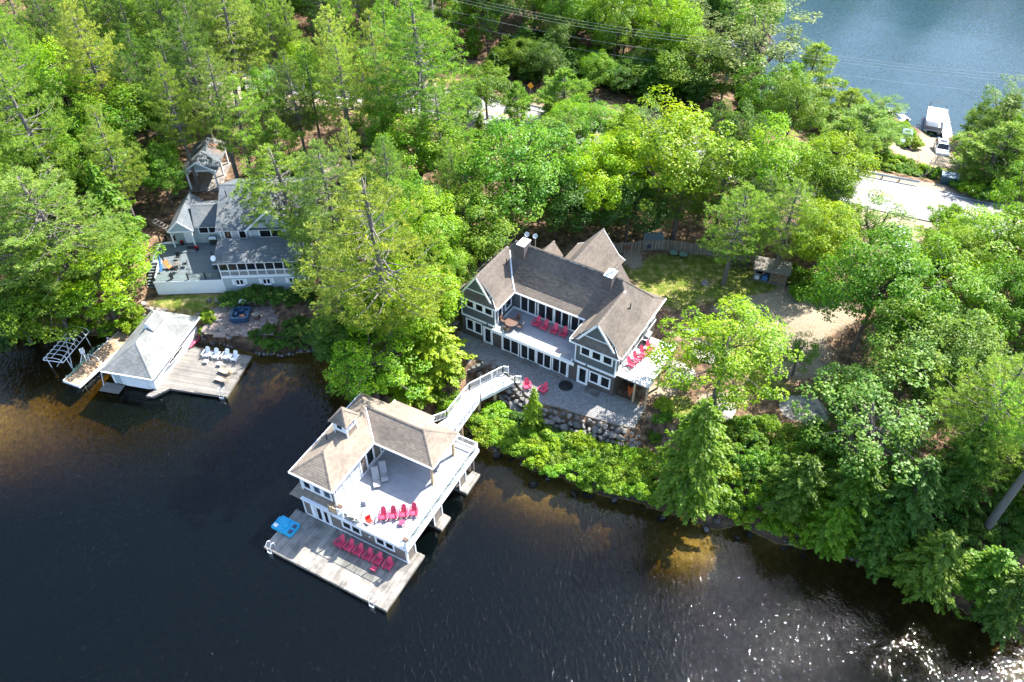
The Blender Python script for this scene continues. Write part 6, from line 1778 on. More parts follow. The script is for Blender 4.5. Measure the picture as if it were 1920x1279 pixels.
def car(loc, rz, paint, label, L=4.5, W=1.8, suv=True):
    t = thing('parked_car', label, 'car', loc, rz)
    hw = W / 2
    prof = [(-L / 2, .35), (-L / 2 + .02, .78), (-L / 2 + .12, .95), (-L * .22, 1.02), (L * .44, 1.0), (L / 2 - .02, .85), (L / 2, .4)] if True else None
    m = MB(); n = len(prof)
    def ring(s, z0=0):
        return [(s * hw * (.97 if z > .9 else 1.0), y, z) for y, z in prof]
    V = ring(-1) + ring(1)
    m.add(V, [tuple(range(n)), tuple(range(2 * n - 1, n - 1, -1))] + [(i, n + i, n + (i + 1) % n, (i + 1) % n) for i in range(n)]); m.obj('body', paint, t)
    g = MB(); y0, y1, y2, y3 = -L * .22, -L * .06, L * .30, L * .43
    zr = 1.62 if suv else 1.45
    def cab(w0, w1, zt, e):
        return [(-w0, y0 + e, 1.0), (w0, y0 + e, 1.0), (w0, y3 - e, 1.0), (-w0, y3 - e, 1.0), (-w1, y1, zt), (w1, y1, zt), (w1, y2, zt), (-w1, y2, zt)]
    g.add(cab(hw * .95, hw * .76, zr - .04, .0), [(0, 1, 5, 4), (1, 2, 6, 5), (2, 3, 7, 6), (3, 0, 4, 7)]); g.obj('glass', 'window', t)
    r = MB(); r.add([(-hw * .78, y1 - .05, zr - .05), (hw * .78, y1 - .05, zr - .05), (hw * .78, y2 + .05, zr - .05), (-hw * .78, y2 + .05, zr - .05), (-hw * .7, y1 + .1, zr), (hw * .7, y1 + .1, zr), (hw * .7, y2 - .1, zr), (-hw * .7, y2 - .1, zr)], [(4, 5, 6, 7), (0, 1, 5, 4), (1, 2, 6, 5), (2, 3, 7, 6), (3, 0, 4, 7)])
    for s in (-1, 1):
        for (ya, yb) in ((y0, y1), ((y1 + y2) / 2, (y1 + y2) / 2), (y3, y2)): r.bar((s * hw * .95, ya, 1.0), (s * hw * .77, yb, zr - .04), .07, .06)
    r.obj('roof', paint, t)
    sr = MB(); sr.box(-hw * .5, hw * .5, y1 + .3, y1 + 1.1, zr + .001, zr + .012); sr.obj('sunroof', 'window', t)
    for s in (-1, 1):
        for y in (-L * .31, L * .30):
            w = MB(); w.lathe([(.2, -.11), (.33, -.1), (.33, .1), (.2, .11)], 16); o = w.obj('wheel', 'mesh_black', t); o.location = (s * (hw - .08), y, .33); o.rotation_euler = (0, math.pi / 2, 0)
            q = MB(); q.lathe([(.2, -.12), (.2, .12)], 12); q2 = q.obj('rim', 'alu', o)
        h = MB(); h.box(s * hw * .62 - .2, s * hw * .62 + .2, -L / 2 - .012, -L / 2 + .05, .62, .78); h.obj('headlight', 'curtain', t)
        h = MB(); h.box(s * hw * .75 - .1, s * hw * .75 + .1, L / 2 - .05, L / 2 + .012, .65, .9); h.obj('tail_light', 'orange_red', t)
        q = MB(); q.box(s * (hw + .02) - .07, s * (hw + .02) + .07, y0 + .35, y0 + .5, 1.0, 1.15); q.obj('mirror', paint, t)
    b = MB(); b.box(-hw * .9, hw * .9, -L / 2 - .04, -L / 2 + .02, .36, .55); b.obj('bumper', 'black', t)
    return t
car((63.9, 105.2, gz(63.9, 105.2)), -.35, 'car_white', 'pale silver car parked on the beach gravel facing the road')
car((59.3, 107.6, gz(59.3, 107.6)), -.42, 'car_blue', 'blue grey car half hidden by the bushes left of the beach')
car((47.2, 78.0, gz(47.2, 78.0)), -.35, 'car_silver', 'silver car beside the road, mostly hidden by maple branches')
def pontoon():
    t = thing('pontoon_boat', 'white canopied pontoon boat moored beside the far lake dock', 'boat', (68.0, 116.9, 0), -.42)
    for x in (-.95, .95):
        m = MB(); m.tube([(x, -3.2, .35), (x, -2.7, .2), (x, 2.8, .2), (x, 3.3, .35)], [.1, .32, .32, .1], 12); m.obj('pontoon', 'alu', t)
    m = MB(); m.box(-1.3, 1.3, -3, 3, .5, .58); m.obj('deck', 'white', t)
    m = MB(); m.box(-1.3, -1.25, -2.9, 2.9, .6, 1.2); m.box(1.25, 1.3, -2.9, 2.9, .6, 1.2); m.box(-1.25, 1.25, -2.9, -2.85, .6, 1.2); m.obj('side_panel', 'car_blue', t)
    m = MB(); m.slab([(-1.45, -2.9, 2.2), (1.45, -2.9, 2.2), (1.45, 1.6, 2.35), (-1.45, 1.6, 2.35)], .08, 0, 0); m.obj('canopy', 'white', t)
    for x in (-1.3, 1.3):
        for y in (-2.7, 1.4):
            l = MB(); l.tube([(x, y, .6), (x, y, 2.2)], .035, 6); l.obj('canopy_post', 'alu', t)
    m = MB(); m.tube([(-1.2, 2.3, .6), (-1.2, 2.8, 2.6), (0, 2.9, 2.85), (1.2, 2.8, 2.6), (1.2, 2.3, .6)], .05, 6); m.obj('roll_arch', 'old_wood', t)
    m = MB(); m.box(-.25, .25, 2.9, 3.3, .3, 1.1); m.obj('outboard', 'black', t)
    m = MB(); m.box(-.9, .9, 1.7, 2.3, .58, 1.0); m.obj('bench', 'white', t)
pontoon()
d = thing('far_dock', 'pale plank dock beside the pontoon boat on the far lake', 'dock', (68.5, 112.4, 0), -.3)
planks(d, -.75, .75, -1.5, 8.2, .5, 'u', 'deck_white', w=.2)
m = MB(); m.box(-.78, -.7, -1.5, 8.2, .2, .46); m.box(.7, .78, -1.5, 8.2, .2, .46); m.obj('dock_frame', 'old_wood', d)
for v in (1, 4.5, 8):
    for u in (-.7, .7):
        m = MB(); m.tube([(u, v, -1.5), (u, v, .9)], .07, 8); m.obj('pile', 'dead_wood', d)
def runabout():
    t = thing('motor_boat', 'small white motor boat with a navy canvas cover behind the beach bushes', 'boat', (62.9, 119.3, 0), .35)
    n = 9; V = []; F = []
    for i in range(n):
        s = i / (n - 1); w = .95 * (1 - max(0, s - .45) ** 2 * 3.2); y = -2.2 + 4.6 * s
        V += [(-w, y, .75 + .2 * s), (-w * .8, y, .1), (0, y, -.1 + .25 * s * s), (w * .8, y, .1), (w, y, .75 + .2 * s), (w * .8, y, .62 + .2 * s), (-w * .8, y, .62 + .2 * s)]
    for i in range(n - 1):
        for k in range(7): F.append((i * 7 + k, i * 7 + (k + 1) % 7, (i + 1) * 7 + (k + 1) % 7, (i + 1) * 7 + k))
    F.append(tuple(range(7)))
    m = MB(); m.add(V, F); m.obj('hull', 'white', t)
    m = MB(); m.slab([(-.75, -1.3, 1.5), (.75, -1.3, 1.5), (.7, .3, 1.55), (-.7, .3, 1.55)], .1, 0, 0); m.box(-.7, .7, .2, .3, .8, 1.5); m.obj('canvas_cover', 'navy', t)
    m = MB(); m.box(-.2, .2, -2.5, -2.1, .2, 1.1); m.obj('outboard', 'black', t)
runabout()
t = thing('skip_bin', 'dark teal steel bin by the roadside under the bare trees', 'bin', (58.4, 91.8, gz(58.4, 91.8)), -.4)
m = MB(); m.add([(-.8, -.5, 0), (.8, -.5, 0), (.8, .5, 0), (-.8, .5, 0), (-1.0, -.65, 1.25), (1.0, -.65, 1.25), (1.0, .65, 1.35), (-1.0, .65, 1.35)], [(3, 2, 1, 0), (0, 1, 5, 4), (1, 2, 6, 5), (2, 3, 7, 6), (3, 0, 4, 7)]); m.obj('body', 'bin_blue', t)
m = MB(); m.slab([(-1.02, -.68, 1.28), (1.02, -.68, 1.28), (1.02, .68, 1.40), (-1.02, .68, 1.40)], .05, 0, 0); m.obj('lid', 'bin_blue', t)
sb = MB(); sb.lathe([(3.0, -.3), (2.0, .02), (.5, .12)], 16); o = sb.obj('sandbar', 'wicker', None); o.location = (54.5, 131.5, 0); o.scale = (1, .35, 1); tag(o, 'pale sandbar breaking the surface of the far lake', 'sandbar')
# ---------------------------------------------------------------- vegetation
def leaf_quads(C, Nn, size, asp, rng, fold=0.18, droop=None):
    """leaf shaped quads at C facing Nn; size per leaf"""
    n = len(C)
    Nn = Nn / np.maximum(np.linalg.norm(Nn, axis=1), 1e-6)[:, None]
    a = rng.normal(size=(n, 3)) if droop is None else droop + rng.normal(size=(n, 3)) * 0.35
    T = a - (a * Nn).sum(1)[:, None] * Nn
    T /= np.maximum(np.linalg.norm(T, axis=1), 1e-6)[:, None]
    B = np.cross(Nn, T)
    s = size[:, None]
    V = np.stack([C - T * s * .5, C + B * s * asp * .5 + Nn * s * fold, C + T * s * .5, C - B * s * asp * .5 + Nn * s * fold], 1)
    return V.reshape(-1, 3)

def trunk_mesh(name, mat, pts, rads, limbs):
    m = MB()
    m.tube(pts, rads, 7)
    for P, R in limbs:
        m.tube(P, R, 5, cap=False)
    return m.mesh(name, mat, smooth=True)

def crown_broad(seed, H, R, Hc, n_cl=85, n_lf=95, leaf=.30, open_=0.0, flat=.7, lump=.25):
    """broadleaf crown: clumps of leaves on limbs through an uneven crown"""
    rng = np.random.default_rng(seed)
    zc = H - Hc / 2
    th = rng.uniform(0, 2 * np.pi, n_cl); uu = rng.uniform(-.75, 1, n_cl)
    d = np.stack([np.sqrt(1 - uu ** 2) * np.cos(th), np.sqrt(1 - uu ** 2) * np.sin(th), uu], 1)
    ph = rng.uniform(0, 6.28, 3)
    lob = 1 + lump * (np.sin(3 * th + ph[0]) * .6 + np.sin(2 * th + ph[1] + 3 * uu) * .5) + rng.normal(0, .07, n_cl)
    rad = np.where(rng.random(n_cl) < .72, rng.uniform(.78, 1.0, n_cl), rng.uniform(.35, .78, n_cl)) * lob
    prof = np.where(uu < 0, 1 - .25 * uu ** 2, 1.0)
    P = d * rad[:, None] * np.array([R, R, Hc / 2]) * prof[:, None]
    P[:, 2] += zc
    cs = R * rng.uniform(.11, .27, n_cl) * (1 - open_ * .25)
    V = []; T = []
    for i in range(n_cl):
        k = max(8, int(n_lf * (cs[i] / (R * .22)) ** 1.6))
        q = rng.normal(size=(k, 3)); q /= np.linalg.norm(q, axis=1)[:, None]
        q *= rng.uniform(.45, 1.0, k)[:, None] ** .5
        out = d[i] * np.array([1, 1, .6])
        C = P[i] + q * cs[i] * np.array([1, 1, flat]) + rng.normal(0, .06, (k, 3)) * R * .12
        Nn = q * .6 + out * .35 + np.array([0, 0, .75]) + rng.normal(0, .33, (k, 3))
        sz = leaf * rng.uniform(.7, 1.25, k)
        V.append(leaf_quads(C, Nn, sz, .72, rng))
        T.append(np.repeat(np.clip(rng.normal(.5 + rng.normal(0, .12), .17, k), 0, 1), 4))
    V = np.concatenate(V); T = np.concatenate(T)
    limbs = []
    tb = np.array([0, 0, H - Hc * .95])
    top = np.array([rng.normal(0, .25), rng.normal(0, .25), H - Hc * .25])
    sel = rng.permutation(n_cl)[:22]
    for i in sel:
        s = rng.uniform(.05, .9); a = tb + (top - tb) * s; b = P[i]
        mid = a + (b - a) * .5 + np.array([0, 0, .12 * R]) + rng.normal(0, .05 * R, 3)
        r0 = .012 * H * (1.15 - s)
        limbs.append(([a, mid, b], [r0, r0 * .65, r0 * .25]))
    pts = [np.array([0, 0, -.6]), np.array([0, 0, .3]), tb + np.array([rng.normal(0, .1), rng.normal(0, .1), 0]), (tb + top) / 2 + rng.normal(0, .12, 3), top]
    return V, T, pts, [.028 * H, .019 * H, .014 * H, .010 * H, .004 * H], limbs

def crown_pine(seed, H, R, base=.32, whorls=19, per=5, tufts=30, blades=9, sparse=0.0):
    """white pine: tiers of long level limbs carrying brushes of needles"""
    rng = np.random.default_rng(seed)
    V = []; T = []; limbs = []
    lean = rng.normal(0, .012 * H, 2)
    for w in range(whorls):
        s = (w + rng.uniform(-.3, .3)) / (whorls - 1); s = min(max(s, 0), 1)
        z = H * (base + (.985 - base) * s)
        prof = (np.sin(np.pi * min(1, (s + .22) / 1.25)) ** .8) * (1 - s) ** .35 * 1.12 + .12
        n = max(3, per + rng.integers(-1, 2))
        a0 = rng.uniform(0, 6.28)
        for k in range(n):
            if rng.random() < sparse: continue
            a = a0 + 6.283 * k / n + rng.normal(0, .25)
            L = R * prof * rng.uniform(.62, 1.15)
            dirv = np.array([np.cos(a), np.sin(a), 0]); side = np.array([-np.sin(a), np.cos(a), 0])
            rise = rng.uniform(.02, .22) + .45 * s ** 2
            cen = np.array([lean[0] * s * 2, lean[1] * s * 2, z])
            def pt(t): return cen + dirv * L * t + np.array([0, 0, L * (rise * t ** 1.6 - .10 * np.sin(np.pi * t))])
            limbs.append(([pt(0), pt(.5), pt(.95)], [.012 * L + .02, .007 * L + .012, .008]))
            nt_ = max(6, int(tufts * (L / R) ** 1.25))
            t = rng.uniform(.22, 1.0, nt_) ** .75
            wid = L * .34 * np.sin(np.pi * np.clip(t * .82 + .1, 0, 1))
            off = rng.uniform(-1, 1, nt_)
            base_p = np.array([pt(x) for x in t]) + side[None] * (off * wid)[:, None] + np.array([0, 0, 1])[None] * rng.normal(.0, .07 * (1 + L * .15), nt_)[:, None]
            fwd = dirv[None] * .75 + side[None] * off[:, None] * .9 + np.array([0, 0, .38])[None] + rng.normal(0, .18, (nt_, 3))
            fwd /= np.linalg.norm(fwd, axis=1)[:, None]
            B = np.repeat(base_p, blades, 0); F = np.repeat(fwd, blades, 0)
            m = len(B)
            dv = F * .75 + rng.normal(0, .52, (m, 3)) + np.array([0, 0, .15]); dv /= np.linalg.norm(dv, axis=1)[:, None]
            ln = rng.uniform(.24, .46, m)[:, None]
            pp = np.cross(dv, rng.normal(size=(m, 3))); pp /= np.linalg.norm(pp, axis=1)[:, None]
            st = B + rng.normal(0, .05, (m, 3))
            wv = .034
            V.append(np.stack([st - pp * wv * .6, st + dv * ln * .55 - pp * wv, st + dv * ln, st + dv * ln * .5 + pp * wv], 1).reshape(-1, 3))
            T.append(np.repeat(np.clip(np.repeat(rng.normal(.5, .16, nt_), blades) + rng.normal(0, .08, m), 0, 1), 4))
    V = np.concatenate(V); T = np.concatenate(T)
    pts = [np.array([lean[0] * max(0, q - base) / (1 - base) * 2, lean[1] * max(0, q - base) / (1 - base) * 2, H * q]) for q in (-.03, .02, .3, .6, .85, .99)]
    for k in range(7):       # dead stubs below the crown
        z = H * rng.uniform(base * .6, base * 1.25); a = rng.uniform(0, 6.28); L = rng.uniform(.6, 1.8)
        limbs.append(([(0, 0, z), (L * np.cos(a), L * np.sin(a), z - .1)], [.03, .01]))
    return V, T, pts, [.021 * H, .0165 * H, .0135 * H, .010 * H, .006 * H, .002 * H], limbs

def crown_cedar(seed, H, R, n=4200, leaf=.34, pw=.72):
    """cedar or hemlock: pointed crown of drooping flat sprays"""
    rng = np.random.default_rng(seed)
    nb = 190
    V = []; T = []; limbs = []
    for i in range(nb):
        s = (i + rng.random()) / nb; z = H * (.06 + .93 * s)
        L = R * (1 - s) ** pw * min(1, .45 + s * 2.6) * 1.08 * rng.uniform(.5, 1.2) + .12
        a = i * 2.399 + rng.normal(0, .3)
        d = np.array([np.cos(a), np.sin(a), 0]); sd = np.array([-np.sin(a), np.cos(a), 0])
        k = max(8, int(n / nb * (L / R) * 1.9))
        t = rng.uniform(.15, 1, k) ** .7
        off = rng.uniform(-1, 1, k)
        C = np.array([0, 0, z]) + d * (L * t)[:, None] + sd * (off * L * .38 * (1.05 - t))[:, None] + np.array([0, 0, 1]) * (-.30 * L * t ** 2 + .18 * L * t + rng.normal(0, .06, k))[:, None]
        Nn = np.array([0, 0, .9]) + d * .55 + rng.normal(0, .34, (k, 3))
        V.append(leaf_quads(C, Nn, leaf * rng.uniform(.7, 1.3, k), .42, rng, .05, droop=(d + np.array([0, 0, -.35]))[None] + sd[None] * off[:, None] * .8))
        T.append(np.repeat(np.clip(rng.normal(.42 + .22 * t, .14) + rng.normal(0, .06), 0, 1), 4))
        if i % 4 == 0: limbs.append(([(0, 0, z), tuple(np.array([0, 0, z]) + d * L * .8)], [.02 + .006 * L, .006]))
    pts = [np.array([0, 0, H * q]) for q in (-.05, .1, .5, .97)]
    return np.concatenate(V), np.concatenate(T), pts, [.022 * H, .018 * H, .010 * H, .002 * H], limbs

def crown_shrub(seed, H, R, n=1500, leaf=.2, clumps=26):
    rng = np.random.default_rng(seed)
    V = []; T = []
    th = rng.uniform(0, 6.283, clumps); rr = np.sqrt(rng.random(clumps)) * R * .85
    hh = H * (1 - (rr / R) ** 2 * .6) * rng.uniform(.5, 1.0, clumps)
    for i in range(clumps):
        k = n // clumps; q = rng.normal(size=(k, 3)); q /= np.linalg.norm(q, axis=1)[:, None]; q[:, 2] = np.abs(q[:, 2]) * .9 - .25
        c = np.array([rr[i] * np.cos(th[i]), rr[i] * np.sin(th[i]), hh[i] * .78])
        C = c + q * R * .27 * rng.uniform(.6, 1.05, k)[:, None]; C[:, 2] = np.maximum(C[:, 2], .03)
        V.append(leaf_quads(C, q * .5 + np.array([0, 0, .8]) + rng.normal(0, .4, (k, 3)), leaf * rng.uniform(.7, 1.3, k), .7, rng))
        T.append(np.repeat(np.clip(rng.normal(.5 + rng.normal(0, .13), .16, k), 0, 1), 4))
    limbs = [([(0, 0, 0), (rr[i] * np.cos(th[i]) * .6, rr[i] * np.sin(th[i]) * .6, hh[i] * .5), (rr[i] * np.cos(th[i]), rr[i] * np.sin(th[i]), hh[i] * .8)], [.03, .02, .008]) for i in range(0, clumps, 3)]
    return np.concatenate(V), np.concatenate(T), [np.array([0, 0, -.2]), np.array([0, 0, H * .3])], [.05, .03], limbs

def crown_bare(seed, H):
    rng = np.random.default_rng(seed); limbs = []
    def grow(p, d, L, r, lvl):
        q = p + d * L; limbs.append(([p, (p + q) / 2 + rng.normal(0, .04 * L, 3), q], [r, r * .75, r * .5]))
        if lvl < 4:
            for _ in range(3 if lvl < 2 else 2):
                dd = d + rng.normal(0, .42, 3) + np.array([0, 0, .12]); dd /= np.linalg.norm(dd)
                grow(p + d * L * rng.uniform(.45, 1), dd, L * rng.uniform(.5, .72), r * .5, lvl + 1)
    grow(np.array([0, 0, H * .35]), np.array([0, 0, 1.0]), H * .25, .03 * H * .35, 0)
    return [np.array([0, 0, -.4]), np.array([0, 0, H * .2]), np.array([0, 0, H * .36])], [.012 * H, .010 * H, .008 * H], limbs

PROTOS = {}
def proto(kind, i, gen, lmat, bmat, H, R):
    V, T, pts, rads, limbs = gen
    F = np.arange(len(V)).reshape(-1, 4)
    me = np_mesh('crown', V, F, T); me.materials.append(MT[lmat])
    PROTOS.setdefault(kind, []).append((me, trunk_mesh('trunk', bmat, pts, rads, limbs), H, R))
for i in range(5): proto('maple', i, crown_broad(11 + i, 11, 4.2, 8.4, 150, 150, .195, .15, .72), 'leaf', 'bark', 11, 4.2)
for i in range(4): proto('oak', i, crown_broad(31 + i, 12, 4.6, 9.0, 115, 160, .21, .6, .6, .34), 'leaf', 'bark', 12, 4.6)
for i in range(3): proto('birch', i, crown_broad(51 + i, 13, 3.0, 10.0, 130, 80, .17, .7, .9, .3), 'leaf', 'bark', 13, 3.0)
for i in range(5): proto('pine', i, crown_pine(71 + i, 21, 4.3, .30 + .05 * (i % 3), 18 + i, 5, 32, 11, .05 + .04 * (i % 2)), 'needle', 'pine_bark', 21, 4.3)
proto('pine', 5, crown_pine(76, 21, 4.3, .34, 20, 5, 30, 11, .30), 'needle', 'pine_bark', 21, 4.3)
for i in range(2): proto('young_pine', i, crown_pine(81 + i, 8, 2.3, .12, 13, 5, 32, 10, .10), 'needle', 'pine_bark', 8, 2.3)
for i in range(4): proto('cedar', i, crown_cedar(91 + i, 9, 2.1, 7500, .25), 'leaf', 'bark', 9, 2.1)
proto('cedar', 4, crown_cedar(97, 9, 2.1, 9000, .24, .5), 'leaf', 'bark', 9, 2.1)
for i in range(5): proto('shrub', i, crown_shrub(111 + i, 1.9, 1.5, 2200, .16 + .03 * (i % 3)), 'leaf', 'bark', 1.9, 1.5)
NAMES = {'maple': 'maple_tree', 'oak': 'oak_tree', 'birch': 'birch_tree', 'pine': 'pine_tree', 'young_pine': 'young_pine_tree', 'cedar': 'cedar_tree', 'shrub': 'shrub'}
HUES = {  # diffuse leaf colours
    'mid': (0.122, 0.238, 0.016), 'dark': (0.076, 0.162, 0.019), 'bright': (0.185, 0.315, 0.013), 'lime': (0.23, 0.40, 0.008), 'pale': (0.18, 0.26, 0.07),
    'pine': (0.182, 0.292, 0.052), 'pine_yellow': (0.232, 0.33, 0.056), 'pine_dark': (0.112, 0.192, 0.042), 'cedar': (0.108, 0.222, 0.016), 'grey': (0.138, 0.238, 0.034)}
HUE_LIST = ['mid', 'dark', 'bright', 'lime', 'pale', 'pine', 'pine_yellow', 'pine_dark', 'cedar', 'grey']
TREE_N = [0]
def tree(kind, x, y, H, R, hue, label, group=None, lean=(0, 0), variant=None, z=None):
    rnd = random.Random(int(x * 131 + y * 977) & 0xffff)
    P = PROTOS[kind]
    me, tr, h0, r0 = P[(rnd.randrange(len(P)) if variant is None else variant) % len(P)]
    t = bpy.data.objects.new(NAMES[kind], None); COL.objects.link(t); t.empty_display_size = .3
    t.location = (x, y, gz(x, y) if z is None else z); t.rotation_euler = (lean[0], lean[1], rnd.uniform(0, 6.283)); t.scale = (R / r0, R / r0, H / h0)
    tag(t, label, 'shrub' if kind == 'shrub' else 'tree', group)
    c = bpy.data.objects.new('crown', me); COL.objects.link(c); c.parent = t
    k = HUES[hue]; j = [1 + rnd.uniform(-.13, .13), 1 + rnd.uniform(-.08, .08), 1 + rnd.uniform(-.2, .2)]; b = 1 + rnd.uniform(-.15, .15)
    c.color = (k[0] * j[0] * b, k[1] * j[1] * b, k[2] * j[2] * b, 1)
    o = bpy.data.objects.new('stems' if kind == 'shrub' else 'trunk', tr); COL.objects.link(o); o.parent = t
    TREE_N[0] += 1
    return t
def bare_tree(x, y, H, seed, label, group=None):
    pts, rads, limbs = crown_bare(seed, H)
    t = thing('bare_tree', label, 'tree', (x, y, gz(x, y)), 0, group)
    m = MB(); m.tube(pts, rads, 7); m.obj('trunk', 'dead_wood', t)
    m = MB()
    for P, R in limbs: m.tube(P, R, 4, cap=False)
    m.obj('branches', 'dead_wood', t, stuff=True)

KIND_LIST = ['maple', 'oak', 'birch', 'pine', 'young_pine', 'cedar']
KIND_WORDS = ['dense broadleaf tree', 'open broadleaf tree', 'slim small leaved tree', 'tall pine', 'young pine', 'pointed evergreen']
HUE_WORDS = ['mid green', 'dark green', 'bright green', 'lime', 'pale green', 'soft green', 'yellow green', 'dark', 'deep green', 'grey green']
KIND_R = [3.9, 4.0, 2.65, 3.2, 2.0, 2.05]
LANDMARKS = [('pavilion', -40, 90), ('sage cottage', -29, 80), ('sage cottage deck', -41, 74), ('white boathouse', -40, 63), ('tallest pine', -12.3, 59.3), ('lime yellow tree', 11.5, 82), ('firewood shed', 29.6, 71),
    ('star on the board fence', 16.6, 77.5), ('clear orange sign', 2.9, 115.4), ('half hidden orange sign', -5, 117), ('utility pole with transformer', 32.6, 115.3), ('tall bare grey tree', 11.7, 102.4), ('pale lakeside tree', 37, 116), ('right guardrail end', 54, 91),
    ('beach cars', 62, 106), ('teal bin', 58.4, 91.8), ('silver roadside car', 47, 78), ('gravel drive', 31, 66), ('shaded rock outcrop', 29, 53), ('footbridge', -3, 54), ('great left edge pine', -53, 79), ('huge feathery pine', -49, 69),
    ('upper utility pole', -13, 131), ('tall shore evergreen', 15.8, 42.4), ('leaning grey trunk', 40.7, 38.4), ('dark slate cottage', 5, 66), ('big feathery pine', -11, 94), ('pale clustered tree', 31, 44), ('road gravel patch', -1, 106), ('boat lift', -49.5, 63)]
def forest(items):
    """the trees that fill the forest; each label names the nearest landmarks"""
    used = {}
    for k, x, y, h, r, hu in items:
        o = sorted(LANDMARKS, key=lambda l: math.hypot(x - l[1], y - l[2]))
        size = 'large' if r > KIND_R[k] * 1.12 else 'small' if r < KIND_R[k] * .88 else ''
        lab = grp = None
        for l in o[:4]:
            dx, dy = x - l[1], y - l[2]; d = math.hypot(dx, dy); w = []
            if abs(dy) > .42 * abs(dx): w.append('behind' if dy > 0 else 'in front of')
            if abs(dx) > .42 * abs(dy): w.append('left of' if dx < 0 else 'right of')
            rel = ' and '.join(w).replace('in front of and', 'in front and')
            lab = ' '.join(q for q in (size, HUE_WORDS[hu], KIND_WORDS[k], ('close ' if d < 8 else 'far ' if d > 20 else '') + rel, 'the', l[0]) if q)
            if len(lab.split()) <= 16 and lab not in used:
                grp = '%s near the %s' % (KIND_WORDS[k], l[0]); break
        else:
            lab = ' '.join(q for q in (HUE_WORDS[hu], KIND_WORDS[k], 'near the', o[0][0]) if q); grp = '%s near the %s' % (KIND_WORDS[k], o[0][0])
        used.setdefault(lab, grp)
        tree(KIND_LIST[k], x, y, h, r, HUE_LIST[hu], lab, grp)
